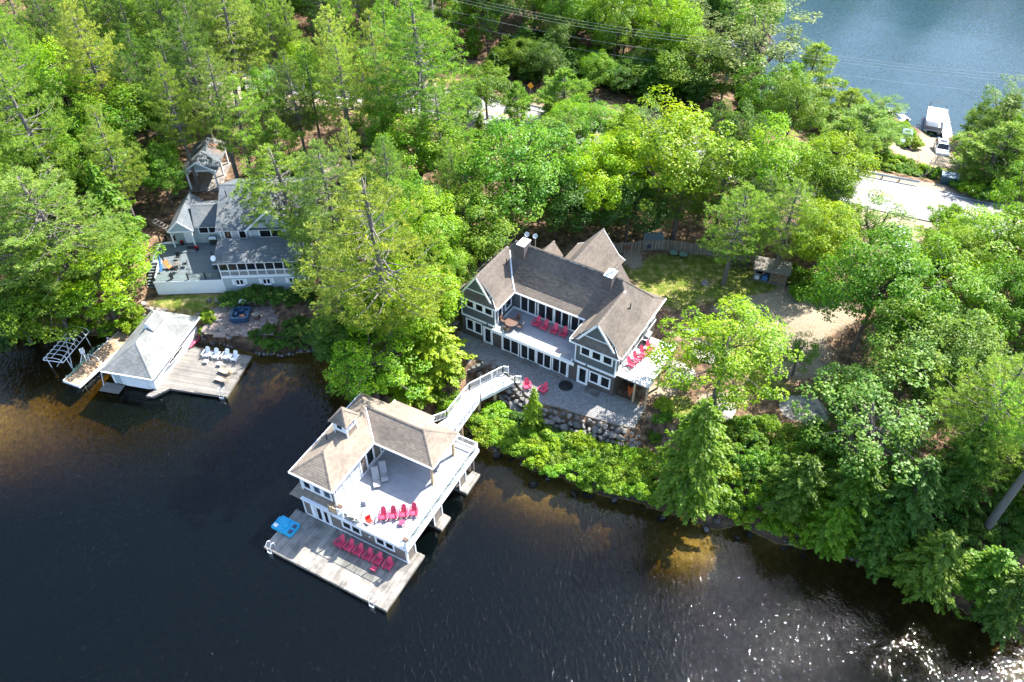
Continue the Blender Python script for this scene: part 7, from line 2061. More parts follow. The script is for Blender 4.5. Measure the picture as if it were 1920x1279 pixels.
for a in [
    ('oak', 20.3, 53.8, 12, 5.9, 'bright', 'broad open crowned bright tree right of the white side porch'),
    ('cedar', 15.8, 43, 14.3, 3.8, 'mid', 'tall pointed conifer standing at the shore below the bedrock slabs', None, (0, 0), 4),
    ('cedar', 2.1, 51.7, 6.1, 1.3, 'bright', 'small narrow bright conifer in front of the paved terrace'),
    ('cedar', -46.3, 76.2, 13, 3.8, 'mid', 'pointed bright conifer just left of the sage cottage deck'),
    ('pine', 24.4, 70.9, 13.1, 3.6, 'pine', 'pine with a bare slanting trunk at the edge of the lawn'),
    ('pine', -12.3, 59.3, 24.4, 6.6, 'pine_yellow', 'tallest pine between the two houses, long grey trunk showing', None, (0, 0), 5),
    ('pine', 40.7, 38.4, 27, 4.5, 'pine', 'tall pine whose bare blue-grey trunk leans out of the right edge', None, (0, 0), 2),
    ('pine', -36.2, 90.6, 17.7, 3.9, 'pine', 'slender pine whose trunk passes right of the pavilion roof'),
    ('pine', -34.2, 90.4, 14.5, 3.6, 'pine_yellow', 'yellowish slender pine on the bare needle floor behind the sage cottage'),
    ('pine', -45.5, 100.9, 15.3, 4.3, 'pine', 'dark trunked pine directly behind the pavilion'),
    ('pine', -60.1, 119, 12, 5.3, 'pine', 'pine with a pale slanting trunk in the upper left forest'),
    ('maple', 36.2, 60.5, 13.9, 5.4, 'mid', 'dense broadleaf tree with dark trunk right of the gravel drive'),
    ('oak', 41.1, 59.4, 13, 6, 'mid', 'wide glossy broadleaf tree between the drive and the road'),
    ('maple', 51.8, 68.5, 10, 5.4, 'bright', 'bright broadleaf tree at the right edge just below the road'),
    ('maple', 48.7, 58.7, 12, 4.4, 'mid', 'mid green broadleaf tree cut by the right edge below the bright one'),
    ('oak', 37.2, 51.8, 13, 5, 'grey', 'grey green broadleaf tree in the middle of the right forest'),
    ('birch', 31, 44.2, 13, 5.4, 'grey', 'pale clustered tree standing over the dark right shore'),
    ('maple', 40.9, 50.9, 12, 4.6, 'grey', 'silvery broadleaf tree high on the right slope'),
    ('pine', 39.8, 43.5, 15, 4.7, 'pine_yellow', 'yellow green pine low at the right edge'),
    ('cedar', 29.5, 40.5, 9, 3.9, 'cedar', 'dark conifer over the water right of the bedrock slab'),
    ('cedar', 25.4, 41.9, 7, 3.3, 'cedar', 'low dark conifer on the slope beneath the shaded rock outcrop'),
    ('cedar', 33.5, 39.3, 10, 4.1, 'dark', 'deep green conifer in the darkest part of the right shore'),
    ('cedar', 34.9, 35.1, 8, 3.8, 'cedar', 'shaggy conifer leaning over the water near the right corner'),
    ('cedar', 27.9, 39.1, 6, 2.8, 'mid', 'small bright tipped conifer at the waterline right of centre'),
    ('cedar', 39.8, 31.9, 8, 3.2, 'dark', 'dark conifer in the lower right corner at the water'),
    ('cedar', 38.9, 33.9, 6, 2.8, 'cedar', 'small conifer below the foot of the leaning trunk'),
    ('cedar', 31.5, 37.6, 7, 3.2, 'dark', 'low dark conifer between two larger ones on the right shore'),
    ('cedar', 38.6, 41.5, 10, 3.4, 'dark', 'shaded conifer below the yellow green pine'),
    ('maple', 34.6, 72, 10, 3.8, 'bright', 'bright broadleaf tree directly left of the open road'),
    ('pine', 30.1, 71.4, 13, 3.5, 'pine', 'pine behind the firewood shed'),
    ('maple', 31.1, 82.2, 13, 5.4, 'bright', 'bright broadleaf tree above the firewood shed'),
    ('maple', 37.6, 81.5, 12, 4.7, 'bright', 'bright broadleaf tree at the left end of the guardrail'),
    ('pine', 24.9, 80.2, 13.8, 4.1, 'pine', 'soft grey green pine behind the board fence'),
    ('pine', 20.1, 80.5, 9.9, 4.1, 'pine', 'pine standing directly behind the star on the board fence'),
    ('pine', 28.9, 76.7, 10.9, 3.4, 'pine', 'pine between the lawn pine and the firewood shed'),
    ('birch', 41, 73.1, 9, 3.6, 'mid', 'thin sparse tree against the open road'),
    ('young_pine', 37.4, 77.5, 9, 3.4, 'pine', 'soft young pine left of the sparse roadside tree'),
    ('maple', 18.4, 82.9, 16, 7.4, 'bright', 'wide bright broadleaf tree right of the lime yellow one'),
    ('maple', 11.5, 82, 12.5, 4.8, 'lime', 'lime yellow broadleaf tree, brightest in the forest'),
    ('maple', 0.1, 79.3, 15.4, 6.6, 'mid', 'round broadleaf tree left of the lime yellow one'),
    ('maple', -4.5, 73, 11, 4.8, 'mid', 'broadleaf tree at the back left corner of the dark slate cottage'),
    ('maple', 5.3, 80.2, 8.7, 5.1, 'dark', 'shaded broadleaf tree behind the small back gable'),
    ('maple', 14, 79.3, 9, 4.1, 'dark', 'shaded broadleaf tree behind the back gable by the fence'),
    ('maple', -11.4, 86.2, 12, 4.9, 'bright', 'bright broadleaf tree behind the tallest pine'),
    ('birch', 3.4, 90, 11, 4.7, 'mid', 'small leaved tree in front of the road gravel'),
    ('pine', -8.5, 87.8, 15, 4.9, 'pine', 'soft pine left of the road glimpse'),
    ('pine', -11.2, 94.1, 22, 6.6, 'pine', 'big feathery pine at the top centre left of the power lines'),
    ('young_pine', 7.7, 107.8, 8, 4.4, 'pine', 'flat topped young pine beside the orange sign'),
    ('maple', -3.7, 108.9, 8, 3.9, 'mid', 'round maple that half hides an orange sign'),
    ('young_pine', 0.8, 108.2, 6, 2.1, 'pine', 'tiny pine behind the clear orange sign'),
    ('young_pine', 16.2, 97.1, 8, 3.6, 'pine', 'soft young pine right of the bare grey tree'),
    ('maple', 17, 128, 15, 5.2, 'mid', 'large broadleaf tree behind the middle of the power lines'),
    ('maple', 28.9, 118.6, 9, 7.9, 'mid', 'broadleaf tree left of the utility pole'),
    ('maple', 8, 131.5, 15, 4.8, 'mid', 'broadleaf tree behind the left half of the power lines'),
    ('maple', 25.5, 125, 14, 4.6, 'bright', 'bright broadleaf tree behind the right half of the power lines'),
    ('maple', 44, 150, 16, 4.8, 'mid', 'broadleaf tree at the top edge beside the far lake'),
    ('maple', 47, 163, 16, 4.8, 'mid', 'farther broadleaf tree at the top edge beside the far lake'),
    ('pine', 38, 140, 20, 3.8, 'pine', 'pine behind the tall pale lakeside tree'),
    ('maple', -2, 135, 15, 4.8, 'dark', 'dark broadleaf tree behind the left end of the power lines'),
    ('birch', 36.9, 115.7, 17, 7.9, 'pale', 'tall pale open tree on the far lake shore'),
    ('maple', 11.2, 99.7, 7, 4.4, 'mid', 'low leafy tree at the foot of the bare grey tree'),
    ('maple', 7.6, 101.4, 6, 3.4, 'bright', 'low bright tree between the road gravel and the bare grey tree'),
    ('young_pine', 49.7, 108.7, 7, 3.9, 'pine', 'young pine at the water left of the motor boat'),
    ('birch', 54.4, 102.8, 4.5, 2.7, 'mid', 'small leafy sapling left of the beach cars'),
    ('young_pine', 44.6, 113.5, 11, 4.6, 'pine', 'lone pine in front of the far lake, right of the pale tree'),
    ('young_pine', 49.8, 101.7, 7, 4.9, 'pine', 'dense young pine left of the beach'),
    ('young_pine', 45.3, 96, 7, 4, 'pine', 'young pine behind the guardrail left end'),
    ('young_pine', 63.7, 92.8, 9, 5.3, 'pine', 'scraggly wide pine right of the beach cars'),
    ('birch', 70, 104.1, 11, 4.2, 'mid', 'leafy tree at the right edge by the far lake'),
    ('young_pine', 67.6, 94.5, 8, 3.2, 'pine_dark', 'dark pine at the right edge below the leafy lake tree'),
    ('young_pine', 51.1, 75.8, 6, 3.1, 'pine', 'lone young pine on the near road edge'),
    ('birch', 55.3, 110.3, 6, 3.6, 'mid', 'sparse sapling in front of the far lake'),
    ('pine', -25.6, 78, 16, 5.8, 'pine_yellow', 'yellowish pine that hides the right half of the sage cottage roof', None, (0, 0), 5),
    ('pine', -20.2, 74.5, 17, 5, 'pine', 'pine right of the sage cottage'),
    ('young_pine', -29.8, 89.5, 9, 3.4, 'pine', 'young pine behind the sage cottage roof', None, (0, 0), 5),
    ('pine', -21, 69.7, 12, 3.8, 'pine_yellow', 'yellowed pine over the screened porch end'),
    ('maple', -9.1, 69, 13, 4.3, 'bright', 'bright broadleaf tree right of the tallest pine'),
    ('maple', -10.8, 61.4, 12, 5.1, 'bright', 'bright broadleaf tree left of the dark slate cottage'),
    ('oak', -14, 56.6, 9, 5.1, 'bright', 'sunlit low tree over the water behind the big boathouse'),
    ('cedar', -7.9, 58.2, 8, 4.1, 'bright', 'bright bushy conifer left of the footbridge'),
    ('cedar', -10.3, 55.9, 6, 3.3, 'bright', 'small bright conifer behind the boathouse shed roof'),
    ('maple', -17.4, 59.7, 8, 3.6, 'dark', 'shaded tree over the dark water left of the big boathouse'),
    ('pine', -17.6, 61.7, 12, 3.3, 'pine_yellow', 'yellow green pine low beside the tallest pine'),
    ('maple', -6.3, 66.3, 8, 2.6, 'mid', 'tree touching the left eave of the dark slate cottage'),
    ('pine', -53, 79.3, 24, 5, 'pine', 'great pine at the left edge in the upper forest'),
    ('pine', -48.8, 69.4, 18, 7.6, 'pine_yellow', 'huge feathery pine at the left edge beside the cottage'),
    ('oak', -45.9, 68.5, 10, 6, 'bright', 'bright tree over the narrow tan dock left of the cottage deck'),
    ('maple', -50.7, 66.7, 10, 5.6, 'mid', 'tree overhanging the water above the boat lift'),
    ('maple', -55, 65.8, 10, 4.4, 'dark', 'dark tree at the left edge over the water'),
    ('maple', -48.3, 90.9, 13, 6, 'mid', 'broadleaf tree left of the pavilion'),
    ('maple', -59.2, 98.2, 14, 6.7, 'bright', 'bright broadleaf tree in the upper left'),
    ('maple', -50.2, 84.9, 12, 5.2, 'mid', 'broadleaf tree between the great pine and the pointed conifer'),
    ('maple', -44, 95.7, 11, 3.8, 'mid', 'narrow broadleaf tree behind the pavilion roof'),
    ('maple', -56, 80.4, 12, 4.7, 'mid', 'broadleaf tree behind the huge feathery pine'),
    ('birch', 29.1, 57.4, 5.5, 1.9, 'mid', 'slim small tree alone on the shaded ground below the drive'),
    ('maple', 31.3, 49.4, 9, 2.9, 'dark', 'dark tree right of the slim small tree'),
    ('maple', -43.6, 85.7, 8, 3, 'mid', 'small leafy tree left of the pavilion posts'),
    ('cedar', -3, 121, 5, 2.7, 'dark', 'low shaded tree under the power lines on the forest edge', 'low trees under the power lines'),
    ('maple', 1.5, 123.5, 6.2, 3.6, 'mid', 'low shaded tree under the power lines on the forest edge', 'low trees under the power lines'),
    ('maple', 5, 119.5, 7.4, 3.3, 'dark', 'low shaded tree under the power lines on the forest edge', 'low trees under the power lines'),
    ('cedar', 9, 121.5, 5.6, 3, 'dark', 'low shaded tree under the power lines on the forest edge', 'low trees under the power lines'),
    ('maple', 13, 117.5, 6.8, 2.7, 'mid', 'low shaded tree under the power lines on the forest edge', 'low trees under the power lines'),
    ('maple', 17, 119.5, 5, 3.6, 'dark', 'low shaded tree under the power lines on the forest edge', 'low trees under the power lines'),
    ('cedar', 21.5, 116, 6.2, 3.3, 'dark', 'low shaded tree under the power lines on the forest edge', 'low trees under the power lines'),
    ('maple', 25, 117.5, 7.4, 3, 'mid', 'low shaded tree under the power lines on the forest edge', 'low trees under the power lines'),
    ('maple', 28.5, 114, 5.6, 2.7, 'dark', 'low shaded tree under the power lines on the forest edge', 'low trees under the power lines'),
    ('cedar', 2, 128, 6.8, 3.6, 'dark', 'low shaded tree under the power lines on the forest edge', 'low trees under the power lines'),
    ('maple', 12, 124, 5, 3.3, 'mid', 'low shaded tree under the power lines on the forest edge', 'low trees under the power lines'),
    ('maple', 20, 122.5, 6.2, 3, 'dark', 'low shaded tree under the power lines on the forest edge', 'low trees under the power lines'),
]:
    tree(*a)
forest([
    (0,14.5,135.8,10.5,3.9,0), (0,45.4,156.9,12.6,4.4,1), (0,18.3,151.8,10.2,3.3,0), (0,63.3,68,9.7,3.3,2), (1,-54.5,107.3,12.8,4.9,0), (0,8.7,155.5,8.9,3.3,0), (0,39.6,156.6,10.4,4,0), (0,-67.9,108.3,12.2,4.3,0), (2,30.1,128.9,13,3.1,4), (3,-40.1,95.4,20.4,3.8,7), (4,85.9,100.6,5.2,1.3,7), (2,22.8,129.9,12.3,3.3,9),
    (1,-63.4,81.3,11,3.9,0), (0,-18.2,144.7,11.1,4.1,0), (1,24.3,135.3,12.4,4.4,0), (2,17.7,93.1,10.9,2.7,4), (2,3.8,139.1,12.7,3.3,4), (0,0.7,151.4,11,3.9,0), (3,-27.8,94.7,16.1,2.7,7), (4,90.5,110,8.8,2.3,5), (0,-28.8,151.4,8.7,3.1,0), (3,-59.7,87,20.2,3.1,5), (0,-54.6,92,9.7,3.8,1), (3,40.5,153,12.1,2,5),
    (3,-54.8,101.1,15.4,3.1,5), (1,58.5,76.5,11.3,3.7,0), (0,51.4,50.6,11.5,4.1,1), (0,-57.7,131.3,8.9,3.5,1), (3,-21.6,124.9,15.2,2.5,5), (5,-66.5,85.2,8.9,2.2,8), (3,-27.8,131.4,15.3,3,7), (0,12.6,144,11.6,3.6,0), (2,-13.3,101.8,12.3,2.8,4), (0,-61.8,139.4,10,3.3,2), (3,-13.2,65.6,15.9,3.1,5), (5,-18.1,84.6,8.9,2.6,8),
    (1,-75.8,141.4,12.5,4.2,0), (3,-73.5,103.1,15.4,2.7,5), (3,-41.4,100.9,19.9,3.1,7), (2,78.2,102.4,10.7,2.5,9), (3,-52.5,95.9,21.5,4,6), (1,30.1,153.6,10.8,3.3,0), (0,-9.9,134,8.5,3,0), (0,2.1,145.2,12.1,4.7,0), (5,42.6,47,8.1,1.9,8), (1,32.6,144.7,10.3,4,0), (1,-84.9,140.8,11.3,3.7,0), (1,-43.3,129.1,10.2,3.9,0),
    (3,-24.1,131.7,18.1,3,5), (5,8,93.4,6.8,1.9,0), (3,-61.1,115.2,16.6,3,5), (0,-37.2,132.6,11.9,4.2,0), (0,-48.2,134.1,10.3,3.2,2), (3,-15.9,139.2,15.4,2.9,5), (0,-17.7,103.1,9.6,3.2,2), (2,71,89.9,11.8,2.4,9), (0,-69.6,90.3,8.8,2.8,0), (4,71.8,93.4,7.3,2,7), (5,11,163.4,7.3,2.1,0), (5,27.6,128,6.2,1.6,8),
    (4,75.8,88.8,7,2.2,5), (2,82,101.4,9.2,2.1,4), (0,40.4,147.7,8.6,2.7,2), (0,6.9,147.3,12.7,4.4,0), (4,69.7,98.1,8.3,2.5,5), (3,-48.6,110.5,20.9,3.2,5), (1,-61.5,134.2,10.2,3.8,0), (3,-23.9,110.3,18.7,2.9,5), (3,-33.2,131,15.8,3,5), (0,48.9,43.7,12.4,4,9), (3,-80.4,116.4,18.3,3.6,5), (5,46.5,34.3,6.8,1.6,8),
    (0,-22.1,156.5,9.2,3.5,0), (4,66.7,89.2,7,2.1,5), (1,-25.5,153,9,3.4,2), (0,-84.2,117.1,9.8,3,1), (5,-15,153.2,7.7,1.8,0), (0,27.6,149.4,12,4.5,0), (3,-38.1,105.9,21.7,4.3,6), (0,-6.9,101.1,8.6,2.9,1), (2,-14,135.6,9.2,2.5,4), (0,-18.4,123.6,9.1,3.3,0), (3,54.9,52.9,14,2.3,0), (5,-4.6,147,8.6,2.1,8),
    (0,-14,122.1,9.7,3.5,2), (3,-40.7,109.7,22.6,4.5,5), (3,19.2,133.3,13.7,2.2,7), (5,21,90.1,8,2.1,0), (1,13.3,153.7,9.5,3.2,0), (2,48.1,153,11.9,3.2,4), (0,25.4,144.8,9.7,3.7,0), (3,-75,106.1,16.8,2.8,5), (0,-63.4,93.5,11.9,4.4,0), (3,-41.4,133,18.7,3,5), (4,79.1,96.6,8.5,2.2,5), (3,-71.2,114.1,15.8,2.9,5),
    (0,63.9,72.2,8.5,2.9,1), (2,-14.5,105.8,12.9,2.7,9), (2,77.7,92.6,12,2.5,0), (2,75.6,100.2,9.9,2.1,4), (1,36.4,152.2,12.4,4.9,0), (1,28.7,142.6,9,3,0), (0,-50.9,99.9,9.3,2.9,1), (0,-76.7,112.8,11.2,4.1,1), (3,-24.2,125.7,16.3,3,5), (3,-60,106.4,16.3,2.6,5), (3,-55.1,136.7,16,2.9,5), (5,-7.5,144.6,6.4,1.8,8),
    (3,-17.5,106.8,18.7,3.1,5), (0,27.8,90.4,11.8,3.8,1), (3,-68.1,139.5,15.6,2.6,5), (3,-66,103,17.1,3.2,5), (0,-69.8,100.7,11.9,4.7,1), (3,57.4,61.8,13.6,2.2,5), (0,-5.7,152.1,9.3,2.9,0), (3,-31.8,112.7,15.9,2.4,6), (1,-22.1,139.7,10.9,4.2,0), (3,-87.2,132.8,15.6,2.8,5), (4,73.6,109.4,6.5,1.6,7), (1,-71.6,133.2,10,4,2),
    (0,-63.2,75.4,12.3,4.5,1), (4,85.6,102.5,7.7,2,5), (0,-11.8,149.6,12.1,4.3,0), (3,-69.3,94.8,20.1,3.7,7), (4,77.5,106.9,7.8,2.1,7), (0,-5.1,140.6,11.3,4,0), (0,-71.3,141.2,9,2.8,2), (0,-71.2,149.4,9,3.4,0), (0,33.6,139,10.9,4.2,1), (0,-94.9,147,9.4,3.7,2), (4,72.5,107,7.5,2.2,7), (0,45.3,145,8.7,2.9,1),
    (0,17.5,146.2,10.8,4.2,1), (3,-19.8,135.3,15.7,2.7,6), (3,36.9,133.9,17.1,3.1,5), (0,-51.6,140,11.3,4.2,1), (4,82.1,107.2,5,1.3,5), (3,-66.6,113.4,16.3,3,7), (0,21.8,148.7,9.8,3.7,1), (3,3.9,134,12.9,2.3,6), (0,-59,110.3,8.7,2.7,1), (3,-66.3,135.7,15.6,2.8,5), (0,-49.3,145.3,10.7,3.8,2), (0,-37.2,141.7,10.3,3.3,2),
    (1,51.9,166.6,10,3.6,2), (3,-14,77.6,15.2,2.9,5), (0,-97.1,141.1,8.8,2.9,0), (0,-34,102.9,9.2,3.1,0), (1,12.7,148.2,10.1,3.4,0), (5,-11.1,80.4,8.7,2.4,8), (3,-50.5,102.6,15.8,2.8,7), (3,-52.7,114.9,22.7,3.8,6), (0,7.7,136.8,11.8,4.5,1), (3,-59.3,91.1,21.8,3.4,5), (3,-57.2,115.6,22.1,4.2,7), (0,43.4,140.1,12.3,4.4,0),
    (3,-48.5,95.1,15.3,3.1,7), (0,-17.7,151.1,12.5,4.3,0), (0,57.9,66.1,10.6,3.3,0), (0,46.2,66.7,9.8,3.4,0), (1,-90.2,144.7,9.6,3.8,0), (5,-12.6,128.3,6.5,1.7,8), (3,-39.1,135.3,17.1,2.8,6), (5,-20.1,90.6,8.4,2.2,8), (0,28.7,138.6,9.9,3.2,1), (3,-22.9,135.3,18.5,3.2,5), (0,-27.3,144.5,11.5,4.5,2), (3,-38,112.4,17.7,3,5),
    (3,-25.1,137.7,16.7,3,5), (3,54,63.7,17.4,3,5), (0,13.6,88.2,8.7,2.9,1), (5,17.7,89.8,8.9,2.6,8), (0,-22,128.8,8.9,3.3,0), (3,-17.9,99.7,18.8,3.4,6), (0,61.9,63.5,11.3,4,0), (5,57.7,55.5,6.8,1.8,8), (3,-29.3,137.4,16.7,2.6,5), (0,19.5,141.7,10.6,3.7,0), (0,-65.5,99.1,9.1,3.6,1), (0,-29.4,107.7,9.7,3.9,2),
    (2,81.2,110.8,12.2,2.9,9), (5,7.8,87.1,8,2.2,8), (3,-4.9,77.2,13.1,2.2,5), (3,55.7,70.9,13.7,2.3,7), (4,84.4,108.9,7.7,1.9,5), (4,75.1,95.4,8.4,2.4,7), (3,-18.6,81.3,15.2,2.4,6), (0,-65.2,141.6,10.6,3.8,0), (4,68.6,91.3,6.6,1.7,7), (2,82.5,104.8,11.7,2.7,9), (2,80.9,98.9,10.4,2.6,0), (0,-16.7,91.9,10.1,3.3,0),
    (1,-80.6,141.6,10.5,4,0), (0,-12.7,143.8,11.6,3.6,0), (4,70,108.7,6.3,1.9,7), (3,-51.7,132.9,18.3,3.2,5), (3,-66.2,91.2,16.3,3.3,7), (5,20.8,163.8,6.1,1.7,8), (3,23.8,84.3,11.8,2.1,5), (0,38.9,101.4,10.5,3.9,0), (3,-30.3,127,15.4,2.7,7), (0,31.7,160.6,9.6,3.3,1), (5,47,47.2,8.4,2.1,8), (0,-79.1,147.4,9,3.3,1),
    (5,-10.4,126.9,6.4,1.8,0), (3,-6.7,79.9,12.3,2.4,5), (0,-9.9,140.1,12.8,4.4,0), (2,58.4,58.6,11.2,3,4), (1,-32.4,146.3,9,3.2,0), (5,-4.2,95.9,7.6,1.9,0), (0,7.3,126.1,8.6,2.9,1), (3,-81.1,136,17,2.8,6), (3,-58.3,75.9,19,3.5,5), (2,88.9,107,9.7,2.6,0), (3,38.4,126.5,13.4,2.4,7), (0,-11.6,73.7,11.3,4.2,0),
    (5,22.9,121.6,7.7,1.8,0), (0,40.5,134.8,8.7,3,1), (2,-14.6,129.1,9.2,2,9), (0,-67.2,146,9.8,3.6,0), (3,-46.3,139.1,15.1,2.9,5), (5,-11.2,160.5,7.2,2.1,8), (2,40.1,64.2,9.4,2.3,9), (0,73.5,86.6,8.6,2.6,1), (0,36.5,159.7,10,3.6,0), (2,30.1,133.9,10.6,2.5,4), (5,26.8,155.7,7.5,2.2,0), (4,65.3,98,8.6,2.5,7),
    (3,-55.3,71.6,19.7,3.7,5), (0,-78.8,107,9.3,3.6,0), (3,-26.1,97,15.6,2.5,5), (0,11.7,139.8,10.1,3.2,0), (1,-65.9,130.7,10,3.5,2), (3,-18.5,127.7,20.5,3.7,5), (0,-41.3,145.6,10.9,3.4,2), (2,7.3,97.2,9.3,2.1,9), (3,-47.3,114.4,21.7,3.5,5), (3,-70.6,105.6,18.8,3.3,7), (3,-21,93.3,17.7,3.2,6), (2,23.8,153,10.2,2.5,4),
    (2,-4,130.4,10.2,2.2,0), (3,-44.4,112.4,22.5,3.5,7), (3,-46.2,80.6,17.4,3.3,6), (3,-56.4,134.2,18.4,2.9,5), (4,72.6,97.3,7.7,2.2,7), (4,72.6,100.4,8,2.5,7), (5,55.3,56.9,6.3,1.5,0), (5,14.3,91.9,6.5,1.8,0), (0,-73,110.3,9.4,3.3,0), (5,43.6,41.7,6.6,1.6,8), (3,-29.8,134,18.8,3.7,5), (0,36.9,144.3,8.9,3.5,0),
    (3,-22.7,99.6,19.5,3.4,6), (1,-42,138.9,9.4,3.4,0), (3,-77,133.7,16.5,3.3,7), (2,52.7,55,9.6,2.1,9), (0,8.7,142.3,10,3.3,0), (5,-3.2,162.6,6.3,1.8,0), (5,17.9,156.2,7.2,1.8,0), (5,-6.5,130.7,7.3,2.1,0), (0,-92.9,138.5,9.1,3.4,0), (3,-34.2,111.1,17.3,2.9,6), (0,19.1,137,8.7,3.4,1), (3,-40.9,88.8,18,2.8,5),
    (0,-59.2,145,9.9,3.7,2), (1,36.1,106.2,10.8,4.3,0), (0,-1.9,156.3,8.6,3.3,0), (1,22,156.5,9.1,3.6,0), (3,-64.5,116,15.3,2.5,5), (4,73.8,91.1,6.6,1.7,5), (5,-17.3,68.1,8.3,2.3,0), (5,45.5,39.8,8.2,2.4,8), (3,-49.1,137.1,16.3,3,6), (0,-36.9,146.1,10.5,3.4,0), (0,-34.6,137.6,11.4,4.6,2), (0,-62.6,148.8,9.9,3.4,1),
    (3,-54.2,111.8,16.4,3.1,7), (3,-7.4,83.3,11.7,1.8,6),
])
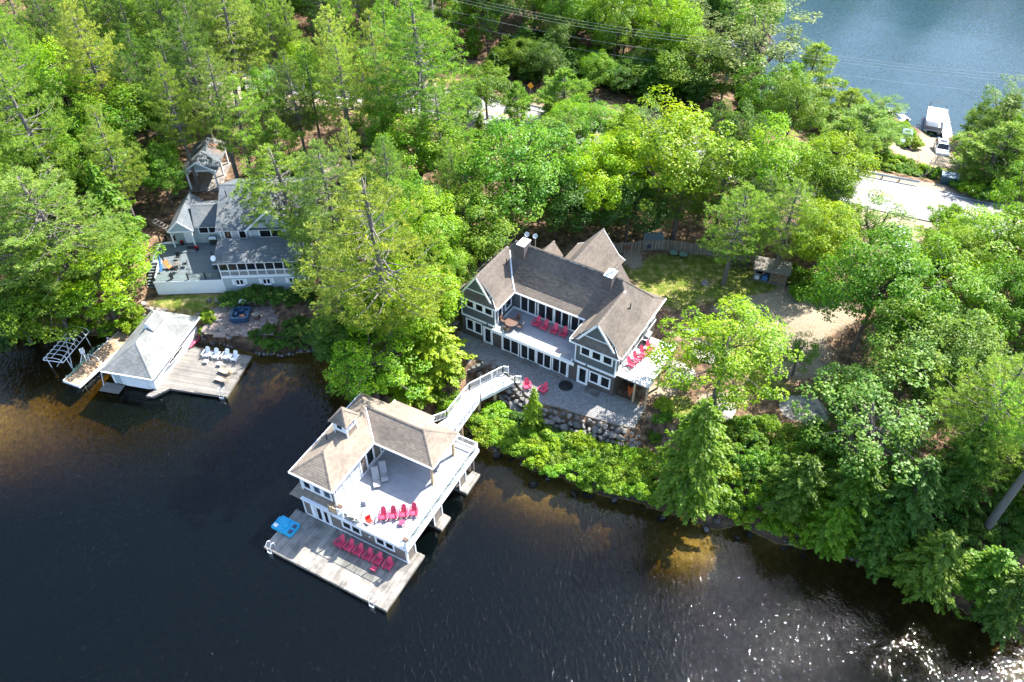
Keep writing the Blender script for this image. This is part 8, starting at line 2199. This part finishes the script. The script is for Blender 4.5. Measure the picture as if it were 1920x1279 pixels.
for label, group, items in [
    ('bright leafy shrub on the shore bank below the terrace', 'shrubs on the bank below the terrace', [(6.4,49.3,2.4,1.6,2), (2.1,50.3,1.6,1.3,2), (1.2,49.1,1.8,1.7,2), (7.2,47.1,1.8,1.6,2), (4.8,49.7,1.7,1.3,0), (3.4,47.8,1.5,1.5,0), (10.3,44.8,1.1,1.2,2), (12.5,47.5,2,1.4,2), (9.6,47.1,1.9,1.7,2), (-0,50.8,2,1.5,2), (6,46.6,1.4,1.4,2), (11.6,44.6,1.6,1.4,2), (9.4,44.9,1.4,1.4,2), (9,48.7,1.3,1.2,2), (-1.6,50.6,1.6,1.6,2), (7.2,45.5,1.4,1.3,2), (-1.5,53.4,1.7,1.7,2), (-3.5,52.4,1.6,1.3,2), (4.9,48.2,1.5,1.4,2), (13.6,43.7,1.6,1.2,2), (-0.8,50.1,1.8,1.2,2), (3.6,49.6,2.2,1.6,2), (8.9,46,2.1,1.5,2), (11.9,46.1,2,1.6,2), (2.3,48.1,2.2,1.6,2), (-1.5,51.5,1.8,1.7,2), (11.6,47.8,1.9,1.4,2), (11.1,46.8,1.7,1.3,2), (7.2,48.1,1.3,1.3,2), (5.9,48.3,1.5,1.4,2), (-0.6,51.9,1.4,1.3,2), (0.7,50.1,1.4,1.2,2), (7.4,49.1,1.6,1.2,2), (12.8,45.6,1.3,1.3,2), (-2.6,50.8,1.6,1.5,2), (10.5,48.2,1.7,1.5,2), (3.9,48.7,1.6,1.2,2), (4.1,47.1,1.9,1.6,2), (10.2,46,1.5,1.2,2), (5.8,50.2,1.2,1.2,2), (12.6,44,1.7,1.5,2), (8.1,47.4,1.2,1.2,2), (1,51.1,1.7,1.2,0), (2.4,49.2,2,1.4,2), (-2,52.6,1.5,1.5,2), (7.9,46.5,1.7,1.6,2), (12.9,46.6,1.7,1.2,2)]),
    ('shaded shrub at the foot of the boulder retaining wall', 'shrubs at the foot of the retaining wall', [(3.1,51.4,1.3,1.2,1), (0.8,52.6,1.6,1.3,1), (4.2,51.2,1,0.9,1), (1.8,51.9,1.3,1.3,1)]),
    ('bright shrub at the waterline right of the tall shore conifer', 'shrubs at the waterline on the right', [(20.7,41.9,1.8,1.4,2), (27.2,40.1,1.7,1.2,2), (28.5,39,1.4,1.3,2), (25.8,39.3,1.5,1.2,2), (21.9,43.1,1.8,1.4,2), (23.9,41.5,1.1,1.1,2), (21.9,41.1,1.5,1.2,2), (25.5,40.5,2,1.5,2), (20.4,43.9,1.6,1.1,2), (23.6,40.3,1.3,1.3,2), (23.1,42.4,1.8,1.3,2), (19.4,42.7,1.6,1.5,0), (29.8,38.5,1.3,1.3,2), (18.2,42.5,1.5,1.3,2), (25.1,41.7,1.4,1.1,2)]),
    ('low shrub on the bare slope under the rock outcrops', 'shrubs on the bare slope', [(25.5,47.1,1.6,1.4,0), (29.6,44.6,1.5,1.4,0), (28.2,47.5,2.5,1.9,0), (26.4,48.8,2,1.9,0), (22,46.5,2.1,1.8,0), (30.1,46.5,1.8,1.8,0), (24.1,46,2.2,1.8,0), (21.2,49.1,2.4,1.7,0), (23.1,48.3,1.7,1.5,0), (25.6,44.6,1.9,1.4,0), (29.2,48.9,2.6,1.8,0), (20.3,45.6,2.1,1.7,2), (22.6,49.9,2.2,1.7,0), (27.8,45.2,2.1,1.8,0), (24.5,49.8,2.3,1.7,0), (20.3,47.5,2.1,1.6,0), (19.8,50.1,2.6,1.9,0), (31.1,44,2.3,1.9,0), (22.9,44.8,1.8,1.9,0)]),
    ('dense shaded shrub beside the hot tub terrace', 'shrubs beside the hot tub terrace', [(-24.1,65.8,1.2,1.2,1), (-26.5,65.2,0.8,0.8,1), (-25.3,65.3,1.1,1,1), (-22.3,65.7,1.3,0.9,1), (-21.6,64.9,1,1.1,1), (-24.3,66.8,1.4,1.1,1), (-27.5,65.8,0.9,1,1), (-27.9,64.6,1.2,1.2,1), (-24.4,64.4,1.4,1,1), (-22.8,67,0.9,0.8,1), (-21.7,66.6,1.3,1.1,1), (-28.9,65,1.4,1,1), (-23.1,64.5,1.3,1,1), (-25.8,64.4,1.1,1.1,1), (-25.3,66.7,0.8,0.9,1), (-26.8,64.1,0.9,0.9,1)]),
    ('sunlit shrub between the white boathouse and the hot tub', 'shrubs by the small boathouse', [(-35.2,68.3,1,1,2), (-34.9,66.1,0.8,0.8,2), (-34.6,67.5,1.5,1,2)]),
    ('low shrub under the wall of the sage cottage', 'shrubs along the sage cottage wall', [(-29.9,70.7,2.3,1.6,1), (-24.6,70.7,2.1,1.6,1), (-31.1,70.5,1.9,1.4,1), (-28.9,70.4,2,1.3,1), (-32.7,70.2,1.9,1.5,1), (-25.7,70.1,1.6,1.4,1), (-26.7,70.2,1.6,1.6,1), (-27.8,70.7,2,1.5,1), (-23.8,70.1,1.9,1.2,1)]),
    ('leafy shrub right of the firewood shed', 'shrubs by the firewood shed', [(33.8,71.9,1.8,1.3,0), (33.6,69.6,1.7,1.6,0), (34.5,68,1.9,1.4,0), (32.7,71,1.8,1.5,0), (32.5,72.8,1.5,1.4,0), (35.3,71,1.6,1.4,0), (35.1,69.3,1.2,1.2,0), (32.5,68.7,1.6,1.4,0)]),
    ('roadside shrub behind the steel guardrail', 'shrubs behind the guardrail', [(53,99.3,1.3,1.1,0), (55.1,97.2,1.7,1.3,0), (51.7,99.4,1.4,1,0), (55.2,94.4,1.1,1.1,0), (56.7,94.9,1.9,1.3,2), (50.4,98.3,1.7,1.3,0), (53,96.9,1.5,1.3,2), (47.4,96.5,1.2,1.2,0), (49.2,96.1,1.8,1.3,0), (57.5,95.7,1.4,1,0), (56.5,96.2,1.4,1.1,0), (53.7,95.7,1.3,1.3,0), (55.1,95.7,1.4,1,0), (48.6,97.8,1.1,1,0), (52.8,98.2,2,1.3,0), (50.7,96.2,1.1,1,0), (54.5,98.3,1.6,1.2,2), (51.7,95.3,1.1,1.1,0), (51.3,97.6,1.7,1.3,0), (51.7,100.6,1.4,1.2,0), (49.4,98.8,1.3,1,0), (50.6,99.9,1.5,1.2,0), (57.8,94.2,2,1.4,0), (49.8,97.2,1.9,1.3,0)]),
    ('shrub by the dark teal bin under the bare stems', 'shrubs near the teal bin', [(63.2,87.1,1.8,1.2,0), (61.5,87.7,2.1,1.8,0), (63.7,88.8,1.7,1.6,2), (60.1,88.8,2.3,1.6,2), (61.6,90.1,2,1.5,0), (59.1,90.3,1.4,1.2,0), (63.8,90.9,2,1.4,0), (64.6,87.5,2.6,1.8,0)]),
    ('bright shrub along the beach track', 'shrubs along the beach track', [(60,107.8,1.9,1.3,2), (59.1,112.1,1.2,1.1,2), (61,110.6,1.5,1.4,2), (59.7,105.9,2,1.6,2), (58.9,110,1.6,1.2,2), (57.8,112.6,1.5,1.3,2), (60.4,111.8,2,1.5,2), (60.2,109.2,1.5,1.1,2)]),
    ('shrub hanging over the water on the left shore', 'shrubs on the left shore', [(-58.5,68,1.2,1.1,0), (-59.9,69.3,1.9,1.3,0), (-48.8,67.4,1.1,1,0), (-56.4,68.1,1.6,1.2,0), (-46.4,67.3,1.4,1.5,0), (-55.3,67.5,1.3,1.1,0), (-50.4,67.6,1.6,1.1,0)]),
    ('shrub on the bank behind the big boathouse', 'shrubs behind the big boathouse', [(-9,55.5,1.8,1.4,2), (-16.1,58.4,1.6,1.1,0), (-6.1,57.5,1.7,1.4,0), (-6.5,54.6,1.5,1.5,2), (-8.1,56.8,1.8,1.3,0), (-11.9,58.4,1.6,1.3,0), (-8.6,58.1,1.8,1.6,0), (-13.6,57.7,1.4,1.2,2), (-12.3,56.6,1.7,1.2,0), (-10.9,56.6,1.6,1.4,0), (-17.6,59.3,1.8,1.3,0), (-14.9,57.8,1.9,1.6,0), (-7.6,55.4,1.1,1.1,0), (-10,58.2,1.4,1.3,0), (-6,55.9,1.3,1.2,0)]),
    ('small shrub by the side porch posts', 'shrubs by the side porch posts', [(14.2,50.5,1,0.9,0), (15.5,51.8,0.9,0.9,0), (15.1,53.2,1.3,1.1,2), (14.6,51.4,0.9,0.8,0)]),
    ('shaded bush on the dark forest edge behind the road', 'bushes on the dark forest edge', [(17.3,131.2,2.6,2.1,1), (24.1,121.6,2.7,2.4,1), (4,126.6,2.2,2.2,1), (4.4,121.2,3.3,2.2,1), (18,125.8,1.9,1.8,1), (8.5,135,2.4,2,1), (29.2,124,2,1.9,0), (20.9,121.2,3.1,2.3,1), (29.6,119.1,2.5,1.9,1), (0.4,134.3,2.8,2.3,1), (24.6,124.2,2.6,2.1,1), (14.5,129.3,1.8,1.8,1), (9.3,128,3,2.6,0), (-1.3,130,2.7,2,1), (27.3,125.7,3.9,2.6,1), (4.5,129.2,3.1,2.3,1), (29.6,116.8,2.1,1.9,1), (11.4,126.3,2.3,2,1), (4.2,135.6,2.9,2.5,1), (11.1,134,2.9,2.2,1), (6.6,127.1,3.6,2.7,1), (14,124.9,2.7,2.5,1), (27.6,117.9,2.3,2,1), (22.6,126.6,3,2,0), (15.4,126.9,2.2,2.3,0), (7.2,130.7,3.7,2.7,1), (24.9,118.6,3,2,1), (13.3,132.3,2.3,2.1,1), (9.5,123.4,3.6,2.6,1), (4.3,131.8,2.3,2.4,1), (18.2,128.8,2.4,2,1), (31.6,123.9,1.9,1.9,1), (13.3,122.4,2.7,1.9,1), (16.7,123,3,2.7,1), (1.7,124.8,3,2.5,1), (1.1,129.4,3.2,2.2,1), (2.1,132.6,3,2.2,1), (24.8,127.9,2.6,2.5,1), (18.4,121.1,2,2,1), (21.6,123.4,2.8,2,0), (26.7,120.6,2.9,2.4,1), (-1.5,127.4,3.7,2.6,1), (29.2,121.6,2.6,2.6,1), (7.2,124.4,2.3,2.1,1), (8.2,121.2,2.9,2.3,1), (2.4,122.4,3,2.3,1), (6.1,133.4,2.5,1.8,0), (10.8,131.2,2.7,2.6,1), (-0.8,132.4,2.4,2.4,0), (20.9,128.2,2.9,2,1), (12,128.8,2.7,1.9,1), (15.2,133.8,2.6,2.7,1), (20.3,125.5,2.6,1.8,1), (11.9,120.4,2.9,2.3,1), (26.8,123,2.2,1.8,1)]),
    ('bush around the foot of the utility pole', 'bushes by the utility pole', [(40.3,125.3,1.7,1.6,2), (40.4,120.8,1.3,1.3,0), (39.7,115.3,1.3,1.3,0), (36.4,114.3,1.8,1.6,0), (37.9,119.4,2.2,1.7,0), (37.5,124.2,2.4,1.9,0), (41.5,116.1,1.3,1.3,0), (38,122.2,1.5,1.6,0), (41.8,129,1.5,1.3,0), (37.7,116.6,1.6,1.5,2), (39.8,123.4,1.7,1.3,0), (39.8,118.9,1.4,1.3,0), (42.5,118.8,1.7,1.7,0), (42.8,130.6,1.8,1.6,0), (40.8,127.2,2.3,1.8,0), (39.7,117,1.9,1.9,0), (38.1,114.5,2.1,1.6,2), (38.6,125.4,1.8,1.7,0), (36.9,118,2.4,1.8,0), (42.1,121.1,2.3,1.9,0)]),
    ('leafy shrub against the face of the boulder retaining wall', 'shrubs against the retaining wall', [(7.1,50.3,1.3,1.2,0)]),
    ('dense shrub around the foot of the leaning blue-grey trunk', 'shrubs around the leaning trunk', [(40.1,39.7,1.7,1.2,1), (40.8,38.1,1.2,1.1,0), (39.7,34.5,1.6,1,1), (42.3,40.1,2.3,1.6,1), (43.4,38.4,1.7,1.4,1), (39.7,35.9,1.7,1.4,1), (41.7,36.4,1.7,1.3,1), (41.2,35.1,1.1,1.1,1), (38.4,35,2,1.4,1), (44.4,40.4,1.1,1.1,0), (38.6,37.6,1.5,1.3,1), (37.6,36.5,1.6,1.1,1), (37.8,38.8,2,1.6,1), (39.5,38.5,1.8,1.5,1), (41.4,33.5,1.3,1,1), (35.9,38.4,2.1,1.4,1), (43,37.1,1.5,1.5,1), (37.1,37.7,1.1,1.1,0), (42.1,38.8,1.7,1.3,1)]),
    ('shrub on the bank left of the small white boathouse', 'shrubs left of the small white boathouse', [(-41.1,67.6,1.2,1,0), (-42.2,67.3,1.4,1.4,0), (-43.5,68.4,1.6,1.2,2), (-46.5,68.7,1.7,1.4,2), (-44.5,67.6,1.2,1.2,2), (-43.6,66.8,1.3,1.1,2), (-44.7,68.9,1.4,1.3,0)]),
]:
    for x, y, h, rr, hue in items:
        tree('shrub', x, y, h, rr, HUE_LIST[hue], label, group)
# ---------------------------------------------------------------- bare trees, undergrowth, shore stones, far wood
bare_tree(11.7, 102.4, 9.0, 5, 'bare grey tree rising from the roadside bushes left of centre top')
bare_tree(15.5, 104.0, 6.0, 8, 'smaller bare tree right of the taller bare grey one')
for k, (x, y, h) in enumerate(((56.2, 93.6, 4.5), (57.0, 93.9, 5.2), (59.9, 93.6, 4.8), (61.2, 93.9, 5.6), (62.3, 94.2, 5.0), (55.0, 94.6, 4.2))):
    bare_tree(x, y, h, 20 + k, 'leafless leaning sapling around the dark teal bin', 'leafless saplings by the road')
def shore_rocks():
    rnd = random.Random(77)
    t = thing('shore_rocks', 'dark wet rocks along the waterline below the leafy bank', 'rocks', (10, 45, 0), 0)
    pts = SHORE[19:34]
    for i in range(len(pts) - 1):
        (x0, y0), (x1, y1) = pts[i], pts[i + 1]; L = math.hypot(x1 - x0, y1 - y0)
        for j in range(int(L / .5)):
            s = rnd.random(); x, y = x0 + (x1 - x0) * s + rnd.gauss(0, .45), y0 + (y1 - y0) * s + rnd.gauss(-.1, .45)
            stone(t, x - 10, y - 45, max(gz(x, y), -.35) + rnd.uniform(-.05, .12), rnd.choice((.2, .25, .32, .45, .6)), rnd, pool=WETR)
shore_rocks()
def undergrowth():
    """low leaves and seedlings over the forest floor"""
    rng = np.random.default_rng(5)
    n = 15000
    x = rng.uniform(-110, 110, n); y = rng.uniform(30, 175, n)
    sd = np.minimum(_poly_sd(SHORE, x, y), _poly_sd(FARL, x, y)); rd = road_d(x, y)
    z = ground_z(x, y); g, gr, nn = zone(x, y, z)
    u, v = _local(x, y, HF.x, HF.y, HF.yaw); hd = _rect_d(u, v, -1, 22, -5.5, 11)
    u2, v2 = _local(x, y, CF.x, CF.y, CF.yaw); cd = _rect_d(u2, v2, -10, 10, -2, 25)
    pn = _hash_noise(x, y, 7, 21)
    ok = (sd > .8) & (rd > 6.5) & (gr < .25) & (g < .35) & (hd > .6) & (cd > .3) & (pn > .42) & ~((x > -35) & (x < -28) & (y > 65) & (y < 70))
    x, y, z = x[ok], y[ok], z[ok]
    k = 9; m = len(x)
    C = np.stack([np.repeat(x, k), np.repeat(y, k), np.repeat(z, k)], -1) + np.concatenate([rng.normal(0, .38, (m * k, 2)), rng.uniform(.05, .55, (m * k, 1))], 1)
    V = leaf_quads(C, np.array([0, 0, 1.0]) + rng.normal(0, .45, (m * k, 3)), rng.uniform(.16, .36, m * k), .6, rng)
    T = np.repeat(np.clip(rng.normal(.5, .2, m * k), 0, 1), 4)
    me = np_mesh('undergrowth', V, np.arange(len(V)).reshape(-1, 4), T); me.materials.append(MT['leaf'])
    o = bpy.data.objects.new('undergrowth', me); COL.objects.link(o); o.color = (0.07, 0.13, 0.02, 1)
    tag(o, 'ferns and seedlings over the forest floor', kind='stuff')
undergrowth()
def lawn():
    rng = np.random.default_rng(9)
    n = 90000
    x = np.concatenate([rng.uniform(8, 34, n), rng.uniform(-45, -20, n // 5)]); y = np.concatenate([rng.uniform(50, 79, n), rng.uniform(66, 73, n // 5)])
    z = ground_z(x, y); g, gr, nn = zone(x, y, z)
    ok = (g > .45) & (gr < .4)
    x, y, z = x[ok], y[ok], z[ok]; m = len(x)
    d = rng.normal(0, .05, (m, 2)); a = rng.uniform(0, 6.28, m); w = .018; h = rng.uniform(.06, .14, m)
    b = np.stack([x, y, z], -1); s = np.stack([np.cos(a) * w, np.sin(a) * w, np.zeros(m)], -1); tip = b + np.concatenate([d, h[:, None]], 1)
    V = np.stack([b - s, b + s, tip], 1).reshape(-1, 3)
    me = np_mesh('grass', V, np.arange(len(V)).reshape(-1, 3), np.repeat(np.clip(rng.normal(.5, .2, m), 0, 1), 3)); me.materials.append(MT['grass'])
    o = bpy.data.objects.new('grass', me); COL.objects.link(o); o.color = (0.13, 0.16, 0.03, 1)
    tag(o, 'short lawn grass', kind='stuff')
lawn()
def far_wood():
    """the wood on the far side of the back lake and beyond the top of the hill, one mass"""
    rng = np.random.default_rng(3)
    V0, T0, *_ = crown_broad(901, 13, 4.6, 11, 46, 20, .95, 0, .8)
    P = []
    while len(P) < 330:
        x, y = rng.uniform(-190, 260), rng.uniform(188, 300)
        sd = float(np.minimum(_poly_sd(SHORE, np.array([x]), np.array([y])), _poly_sd(FARL, np.array([x]), np.array([y])))[0])
        if sd > 2: P.append((x, y))
    Vs = []; Ts = []
    for x, y in P:
        s = rng.uniform(.9, 1.5); a = rng.uniform(0, 6.28)
        R = np.array([[np.cos(a), -np.sin(a), 0], [np.sin(a), np.cos(a), 0], [0, 0, 1]])
        Vs.append((V0 @ R.T) * s + np.array([x, y, gz(x, y)])); Ts.append(np.clip(T0 + rng.normal(0, .1), 0, 1))
    V = np.concatenate(Vs); me = np_mesh('far_wood', V, np.arange(len(V)).reshape(-1, 4), np.concatenate(Ts)); me.materials.append(MT['leaf'])
    o = bpy.data.objects.new('far_wood', me); COL.objects.link(o); o.color = (0.06, 0.11, 0.03, 1)
    tag(o, 'wooded far shore of the back lake', kind='stuff')
far_wood()
print('TREES', TREE_N[0], 'OBJECTS', len(bpy.data.objects))
